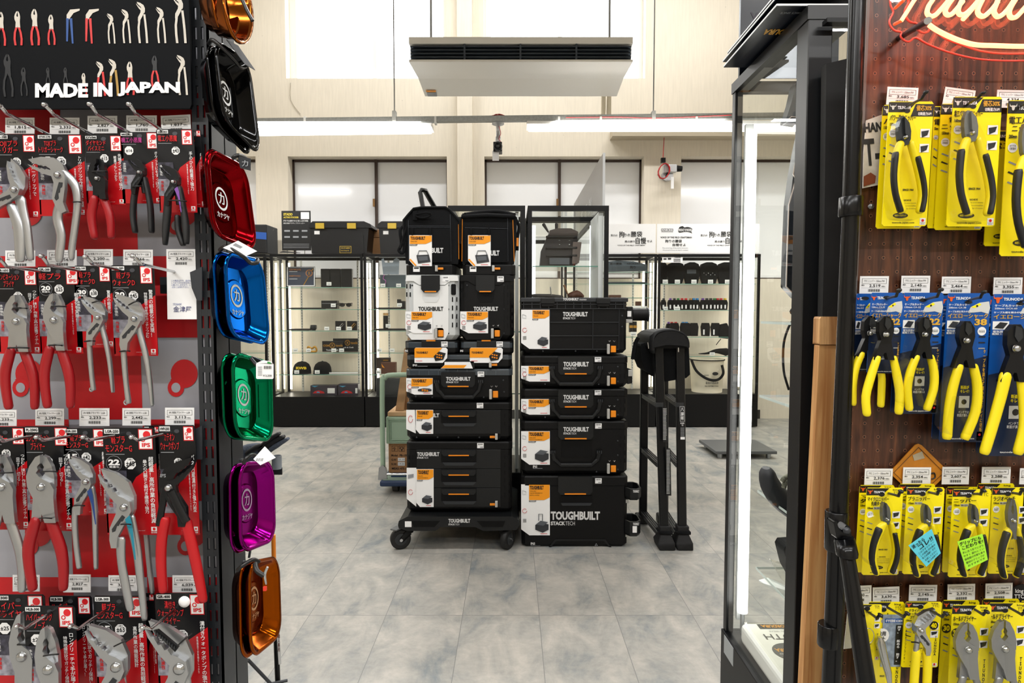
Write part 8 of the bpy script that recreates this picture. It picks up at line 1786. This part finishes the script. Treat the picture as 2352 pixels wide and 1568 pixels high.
# second row, blue
def tb(lb, x0, y0, w_, h, Y, num, code, mm='150mm', lean=-.055, full=True):
    r = thing('carded_cable_cutter', lb, 'carded cable cutter', U(x0 + w_ / 2, y0, Y), 'blue carded cable cutters on the pegboard')
    p = Pk(x0, y0, w_, h, Y, lean); card(r, p, TBL); m = MB(); f = 190.0 / h
    p.poly(m, [(0, .5), (1, .42), (1, 1), (0, 1)], TNV); bull(p, m, .10, .06 * f, .08, OEM); p.text(m, 'TSUNODA', .2, .045 * f, .55, .08 * f, PW, .03)
    p.text(m, 'ケーブルカッター', .05, .125 * f, .52, .155 * f, PW, .03); p.text(m, mm + ' ' + code, .05, .165 * f, .45, .185 * f, PW, .01)
    p.poly(m, [(.5, .24 * f), (.55, .17 * f), (.75, .115 * f), (.97, .10 * f), (1, .18 * f), (.97, .25 * f), (.8, .225 * f), (.62, .235 * f)], LGY, .0006); p.poly(m, [(.56, .17 * f), (.75, .12 * f), (.8, .14 * f), (.66, .18 * f)], TYL, .0008); p.circ(m, .70, .155 * f, .025, TYK, .001)
    p.text(m, 'ケーブル線を極みの切れ!', .04, .21 * f, .6, .235 * f, PW, .03, .0009); p.text(m, 'イエローシャーク', .04, .245 * f, .96, .305 * f, GLD, .07, .001); p.text(m, num, .66, .31 * f, .95, .39 * f, GLD, .05, .001)
    p.rect(m, .03, .33 * f, .32, .43 * f, PW, .0006); p.poly(m, [(.06, .41 * f), (.16, .34 * f), (.3, .35 * f), (.22, .42 * f)], PDK, .001); p.text(m, '電気設備の\n配線工事に!', .03, .44 * f, .35, .495 * f, PW, .03, .0009)
    p.circ(m, .84, .46 * f, .1, PW, .0006); p.text(m, 'おすすめ\n切断素材', .77, .445 * f, .91, .475 * f, TYK, 0, .001)
    for i in range(3): p.rect(m, .78, (.52 + .07 * i) * f, .93, (.535 + .07 * i) * f, (TYK, PDK, GREY)[i], .0008)
    p.text(m, V('ケーブルを潰さず軽い力でキレイに切断'), .9, .62 * min(1, f * 1.1), .96, .93, GLD, .02, .0008)
    p.text(m, '断面が\nキレイ!', .42, .62, .62, .67, TYL, .03, .0008); p.rect(m, .4, .69, .64, .77, LGY, .0008); p.circ(m, .52, .73, .06, TYK, .001); p.text(m, 'ペンチでは\n断面が潰れる', .38, .79, .66, .83, PW, .01, .0008)
    p.text(m, 'tsunoda-japan.com', .28, .97, .8, .985, PW, .02); p.rect(m, .85, .93, .98, .99, PW); p.circ(m, .915, .95, .03, RED, .0008); p.text(m, 'MADE IN\nJAPAN', .86, .967, .97, .987, TYK, 0, .001)
    m.obj('card_print', r); m = MB(); a_ = p.q(.5, .06); m.pp(ell(a_[0], a_[1], 9, 4, 12), Y - .001, .0004, INK); m.obj('euro_slot', r)
    return r, p
def blis2(A, p, x): blister(A, p, x, 1.0, .026)
BS2 = [(.36, .20), (.5, .17), (.62, .2), (.68, .34), (.66, .5), (.74, .62), (.62, .64), (.3, .64), (.2, .6), (.34, .44), (.32, .3)]
A, p = tb('rear blue cable cutter pack at the left of the second row', 1968, 674, 40, 178, 1.08, '22', 'CA-22', full=False)
pliers(A, 'cut', 1998, 765, .98, 1.05, steel=PBLK, hand=HYEL, legs=([(-18, 50, 16), (-30, 85, 18), (-34, 125, 18), (-32, 165, 16)], [(20, 70, 12), (32, 95, 15), (34, 130, 16), (34, 166, 15)]), rot=.05)
A, p = tb('front blue cable cutter pack, first in the second row, cutter hanging below the card', 2001, 672, 74, 185, 1.05, '22', 'CA-22', full=False)
pliers(A, 'cut', 2035, 768, 1.05, 1.02, steel=PBLK, hand=HYEL, legs=([(-20, 52, 16), (-34, 95, 18), (-44, 135, 18), (-42, 172, 17)], [(16, 52, 14), (24, 90, 18), (30, 130, 18), (28, 168, 17)])); blis2(A, p, BS2)
A, p = tb('rear copy of the blue cable cutter pack marked 22', 2060, 677, 96, 270, 1.08, '22', 'CA-22')
A, p = tb('blue cable cutter pack marked 22, second in the second row', 2075, 672, 93, 278, 1.05, '22', 'CA-22')
pliers(A, 'cut', 2124, 768, 1.0, 1.02, steel=PBLK, hand=HYEL); blis2(A, p, [(.42, .17), (.6, .15), (.75, .2), (.76, .4), (.85, .6), (.85, .8), (.7, .96), (.5, .7), (.42, .7), (.3, .96), (.16, .9), (.16, .7), (.3, .5), (.36, .3)])
A, p = tb('rear copy of the blue cable cutter pack marked 38', 2158, 678, 100, 330, 1.08, '38', 'CA-38')
A, p = tb('blue cable cutter pack marked 38, third in the second row', 2176, 673, 100, 342, 1.05, '38', 'CA-38', '200mm')
pliers(A, 'cut', 2220, 782, 1.12, 1.02, steel=PBLK, hand=HYEL, legs=([(-16, 54, 17), (-28, 95, 19), (-36, 140, 19), (-40, 195, 19)], [(14, 54, 17), (22, 95, 19), (18, 145, 19), (-2, 196, 19)])); blis2(A, p, [(.38, .14), (.6, .12), (.74, .2), (.74, .42), (.85, .6), (.85, .8), (.7, .96), (.5, .7), (.42, .7), (.3, .96), (.12, .9), (.14, .7), (.3, .5), (.32, .3)])
A, p = tb('rear copy of the widest blue cable cutter pack at the frame edge', 2262, 680, 120, 360, 1.08, '60', 'OCA-60')
A, p = tb('widest blue cable cutter pack cut by the right frame edge', 2280, 675, 130, 372, 1.05, '60', 'OCA-60', '250mm')
pliers(A, 'cut', 2334, 800, 1.38, 1.02, steel=PBLK, hand=HYEL, legs=([(-18, 46, 20), (-26, 80, 19), (-40, 130, 18), (-52, 170, 17)], [(10, 46, 20), (14, 90, 20), (14, 130, 19), (4, 170, 18)]))
# third row
def small(lb, x0, y0, w_, h, Y, title, mm, code, bx, by, k=1.0, nose=False, real=True):
    A, p = ty(lb, x0, y0, w_, h, Y, title, mm, code)
    if real:
        lg = ([(-10, 16, 14), (-22, 30, 24), (-38, 62, 19), (-44, 98, 17), (-34, 128, 16)], [(12, 16, 12), (20, 40, 16), (28, 75, 16), (24, 102, 17), (12, 126, 16)])
        pliers(A, 'slip' if nose else 'nip', bx, by, k * (.62 if nose else .72), Y - .025, steel=mt('satin_nipper_dark', '77797A', .35, .75), hand=HYEL, grip=HBLK, sx=.5 if nose else .85, legs=[[(x * (2 if nose else 1.2) / (1.0 if not nose else 1.0), y / .72 * (1.15 if nose else 1), w2 * 1.35 * (1.1 if nose else 1)) for x, y, w2 in L_] for L_ in lg], headk=1.3 if nose else 1)
        blister(A, p, [(.42, .15), (.6, .12), (.72, .2), (.78, .34), (.92, .5), (.95, .78), (.85, .93), (.3, .93), (.13, .82), (.13, .55), (.3, .4), (.44, .32)], Y - .045)
    return A
small('rear copy of the micro nippers pack, third row', 1975, 1114, 80, 200, 1.08, 'マイ\n先細', '120mm', '', 0, 0, real=False)
small('yellow micro nippers pack with fine jaws, first in the third row', 1991, 1120, 84, 200, 1.05, 'マイクロニッパー\n先細タイプ', '120mm', 'PM-120DG', 2037, 1186)
small('rear copy of the plastic nippers pack, third row', 2066, 1111, 82, 200, 1.08, 'プラ', '115mm', '', 0, 0, real=False)
small('yellow plastic nippers pack behind the blue handwritten note', 2084, 1119, 86, 199, 1.05, 'プラニッパー', '115mm', 'PN-115DG', 2131, 1190)
small('rear copy of the nippers pack behind the green note, third row', 2175, 1118, 84, 196, 1.08, 'ニッ', '125mm', '', 0, 0, real=False)
small('yellow nippers pack behind the green handwritten note', 2189, 1123, 88, 202, 1.045, 'ニッパー', '125mm', 'NMA-125DG', 2240, 1190)
small('rear copy of the radio pliers pack, third row', 2246, 1110, 84, 200, 1.08, 'ラジ', '120mm', '', 0, 0, real=False)
small('yellow needle nose pliers pack, last full one in the third row', 2280, 1119, 86, 198, 1.05, 'ラジオペンチ', '120mm', 'MR-120DG', 2327, 1195, nose=True)
small('yellow pliers pack cut by the right frame edge, third row', 2352, 1119, 80, 200, 1.05, 'リード', '120mm', '', 2400, 1190, real=True)
# handwritten notes
def note(lb, q, col, mat, lines):
    Y = .985; r = thing('handwritten_note', lb, 'note', U(*q[0], Y)); m = MB(); m.pp(q, Y, .0008, mat); m.obj('paper', r, bevel=0)
    a, b, c, d = q
    def fn(u0, v0, u1, v1):
        def f(u, v):
            s_, t = u0 + u * (u1 - u0), v1 - v * (v1 - v0)
            x = (a[0] * (1 - s_) + b[0] * s_) * (1 - t) + (d[0] * (1 - s_) + c[0] * s_) * t; y = (a[1] * (1 - s_) + b[1] * s_) * (1 - t) + (d[1] * (1 - s_) + c[1] * s_) * t
            return U(x, y, Y - .0006)
        return f
    m = MB()
    for t, u0, v0, u1, v1, bd in lines: m.tx(t, fn(u0, v0, u1, v1), INK, bd)
    m.obj('handwriting', r)
note('light blue handwritten note stuck over the plastic nippers pack', [(2087, 1253), (2140, 1215), (2161, 1270), (2128, 1301)], 0, mt('cyan_paper', '58C4D6', .7), [('迷ったら', .06, .06, .6, .2, .02), ('コレ!!', .25, .2, .9, .38, .03), ('このクオリティー', .1, .42, .9, .5, 0), ('この価格 切れ味の', .1, .53, .9, .61, 0), ('良さは感動！ぜひ', .1, .64, .85, .72, 0), ('お試しください', .15, .76, .85, .84, 0), ('職人も納得です', .2, .88, .85, .95, 0)])
note('bright green handwritten note stuck over the nippers pack', [(2199, 1244), (2257, 1226), (2269, 1285), (2220, 1309)], 0, mt('lime_paper', 'A6E82E', .7), [('グリップにも', .05, .04, .9, .17, .02), ('こだわりを!', .1, .19, .95, .32, .02), ('手に合う形でにぎり', .06, .38, .94, .46, 0), ('やすく 疲れにくい', .06, .5, .94, .58, 0), ('長時間の作業も楽々', .06, .62, .94, .7, 0), ('素材のグリップが', .08, .74, .9, .82, 0), ('おすすめです', .12, .86, .9, .93, 0)])
# bottom row
A, p = ty('yellow and white tube holder pack partly behind the slanting black pipe', 1968, 1388, 58, 128, 1.04, 'ホルダー', '', emb=TEAL)
m = MB(); c = U(1993, 1460, 1.03); m.tube([c + Vector((.011 * math.cos(a), 0, .014 * math.sin(a))) for a in [i * math.pi / 8 for i in range(17)]], .0008, CHROME, n=5); m.obj('ring', A)
r = thing('white_card', 'plain white card behind the slanting black pipe at the bottom', 'card', U(1950, 1400, 1.085)); m = MB(); m.pp([(1948, 1395), (1962, 1395), (1956, 1488), (1938, 1490)], 1.085, .001, WHITE); m.obj('card', r)
A, p = ty('rotary socket tool pack with blue stripe and grey tube, first in the bottom row', 1996, 1382, 82, 240, 1.06, 'ソケット', '100mm', 'TS-SC')
m = MB(); p.rect(m, .42, .12, .98, .62, mt('photo_blue_grey', '8A98A8', .4, n=.4, ns=80), .0014); p.rect(m, .48, .16, .98, .20, mt('pack_blue', '0D4F9E', .32), .002); p.text(m, 'ギザ付接続 SCREW', .5, .165, .97, .195, PW, .03, .0026); p.circ(m, .42, .32, .2, PW, .003); p.text(m, '栓用\nット', .3, .28, .52, .37, TYK, .02, .0036); p.rect(m, .8, .22, .98, .6, TYK, .0026); p.text(m, V('押す。'), .84, .23, .93, .3, PW, .03, .0034); p.text(m, V('締める'), .84, .36, .93, .44, PW, .03, .0034); p.text(m, V('廻す。'), .84, .49, .93, .57, PW, .03, .0034); m.obj('photo_print', A)
m = MB(); m.tube([U(2021, 1462, 1.03), U(2022, 1475, 1.03), U(2030, 1510, 1.03), U(2040, 1545, 1.03), U(2044, 1575, 1.03)], [.0035, .0075, .007, .006, .0035], PST2, n=16); m.obj('socket_tool', A); blister(A, p, [(.25, .3), (.42, .28), (.5, .4), (.62, .9), (.45, .95), (.28, .5)], 1.01, .04)
A, p = ty('yellow water pump pliers pack marked 40 with yellow handles, bottom row', 2080, 1382, 84, 150, 1.05, 'ドライバー付\nウォーターポンプ\nプライヤー', '150mm', '', lean=-.07)
m = MB(); p.circ(m, .82, .36, .12, TYK, .001); p.text(m, '40', .74, .32, .9, .40, TYL, .05, .0016); p.text(m, V('本格ポンププライヤー'), .05, .42, .1, .92, TYK, 0, .001); m.obj('number_print', A)
pliers(A, 'pump', 2115, 1447, .78, 1.025, mir=-1, steel=PST2, hand=HYEL, hw=1.15, sx=.9, legs=([(-20, 62, 22), (-22, 100, 22), (-20, 150, 21), (-16, 190, 18)], [(14, 62, 22), (18, 100, 22), (22, 150, 21), (24, 190, 18)]), headk=1.1); tie(A, 2094, 1474, 2110, 1476, 1.01)
A, p = ty('rear copy of the holding pliers pack marked 30, bottom row', 2166, 1378, 84, 240, 1.08, 'ホール', '150mm', '', big='30')
A, p = ty('yellow holding pliers pack marked 30, front in the bottom row', 2188, 1389, 90, 240, 1.04, 'ホールドプライヤー', '150mm', 'PLC-150U', big='30')
pliers(A, 'slip', 2224, 1492, .98, 1.015, steel=mt('satin_plier', '9A9CA0', .35, .75), rot=.02, hw=.8); blister(A, p, [(.5, .2), (.62, .19), (.72, .3), (.78, .5), (.95, .98), (.2, .98), (.35, .6), (.4, .4)], .985, .04)
A, p = ty('rear copy of the holding pliers pack marked 32, bottom row', 2258, 1375, 84, 240, 1.08, 'ホール', '200mm', '', big='32')
A, p = ty('yellow holding pliers pack marked 32 at the right of the bottom row', 2272, 1384, 90, 240, 1.05, 'ールドプライヤー', '200mm', 'PLC-200U', big='32')
pliers(A, 'slip', 2308, 1490, 1.05, 1.02, steel=mt('satin_plier', '9A9CA0', .35, .75), rot=.02, hw=.8); blister(A, p, [(.5, .2), (.62, .19), (.72, .3), (.78, .5), (.95, .98), (.2, .98), (.35, .6), (.4, .4)], .99, .04)
A, p = ty('yellow pack cut by the right frame edge, bottom row', 2345, 1380, 90, 240, 1.06, 'ホールド', '150mm', '')
for t in [(2039, 199, 2110, 240, '3,685', 'tilted price tag above the first top row yellow pack', .04), (2172, 199, 2242, 240, '4,378', 'tilted price tag half covered by the second top row pack', .13), (2291, 206, 2362, 247, '4,334', 'price tag above the pack cut by the frame edge', .02), (1976, 634, 2042, 674, '2,519', 'price tag above the front hanging blue cutter pack', 0), (2071, 633, 2137, 673, '2,145', 'price tag above the second blue pack', 0), (2164, 635, 2231, 674, '2,464', 'price tag above the blue pack marked 38', 0), (2283, 637, 2349, 676, '3,355', 'price tag above the widest blue pack', 0),
          (1987, 1076, 2051, 1113, '2,376', 'price tag above the micro nippers pack', 0), (2075, 1073, 2139, 1111, '2,354', 'price tag over the orange diamond, above the plastic nippers pack', 0), (2165, 1072, 2227, 1112, '2,607', 'price tag above the nippers with the green note', 0), (2256, 1072, 2322, 1110, '2,288', 'price tag above the needle nose pliers pack', 0), (2343, 1075, 2405, 1112, '2,310', 'price tag cut by the frame edge in the third row', 0),
          (1945, 1346, 2002, 1394, '3,080', 'price tag partly behind the slanting black pipe', -.04), (2005, 1349, 2066, 1386, '3,630', 'price tag above the socket tool pack', -.04), (2089, 1343, 2153, 1380, '2,145', 'price tag above the water pump pliers with yellow handles', 0), (2177, 1342, 2240, 1379, '2,332', 'price tag above the holding pliers marked thirty', -.03), (2264, 1340, 2326, 1378, '2,508', 'price tag above the holding pliers pack at the right', -.03)]:
    ptag(*t[:5], 'white ' + t[5] + ('' if 'pegboard' in t[5] else ' on the pegboard'), Y=1.088, rot=t[6], lean=-.05)
HB = mt('hook_black', '0C0C0D', .4)
for lb, a, b, c in [('first in the top row', (2066, 252), (2115, 228), (2126, 212)), ('second in the top row', (2210, 246), (2244, 226), (2257, 214)), ('third in the top row', (2330, 250), (2372, 230), (2382, 214)),
                    ('first in the second row', (2028, 688), (2057, 680), (2065, 666)), ('second in the second row', (2114, 691), (2151, 681), (2161, 665)), ('third in the second row', (2212, 692), (2250, 683), (2260, 670)), ('fourth in the second row', (2330, 695), (2374, 684), (2384, 670)),
                    ('first in the third row', (2030, 1130), (2062, 1138), (2069, 1128)), ('second in the third row', (2124, 1128), (2151, 1134), (2158, 1124)), ('third in the third row', (2228, 1134), (2250, 1134), (2258, 1126)), ('fourth in the third row', (2318, 1130), (2340, 1134), (2350, 1124)),
                    ('partly behind the slanting pipe in the bottom row', (1984, 1398), (2013, 1418), (2022, 1412)), ('over the socket tool pack', (2024, 1386), (2074, 1415), (2084, 1408)), ('over the pack marked 40', (2120, 1392), (2162, 1415), (2172, 1408)), ('over the pack marked 30', (2228, 1392), (2256, 1410), (2266, 1404)), ('over the pack marked 32', (2306, 1388), (2345, 1410), (2356, 1404))]:
    hook('black wire display hook ' + lb + ' of the pegboard' if 'row' in lb else 'black wire display hook ' + lb + ', pegboard', a, b, c, HB, Yt=.955, r_=.0022, grp='black hooks on the pegboard')
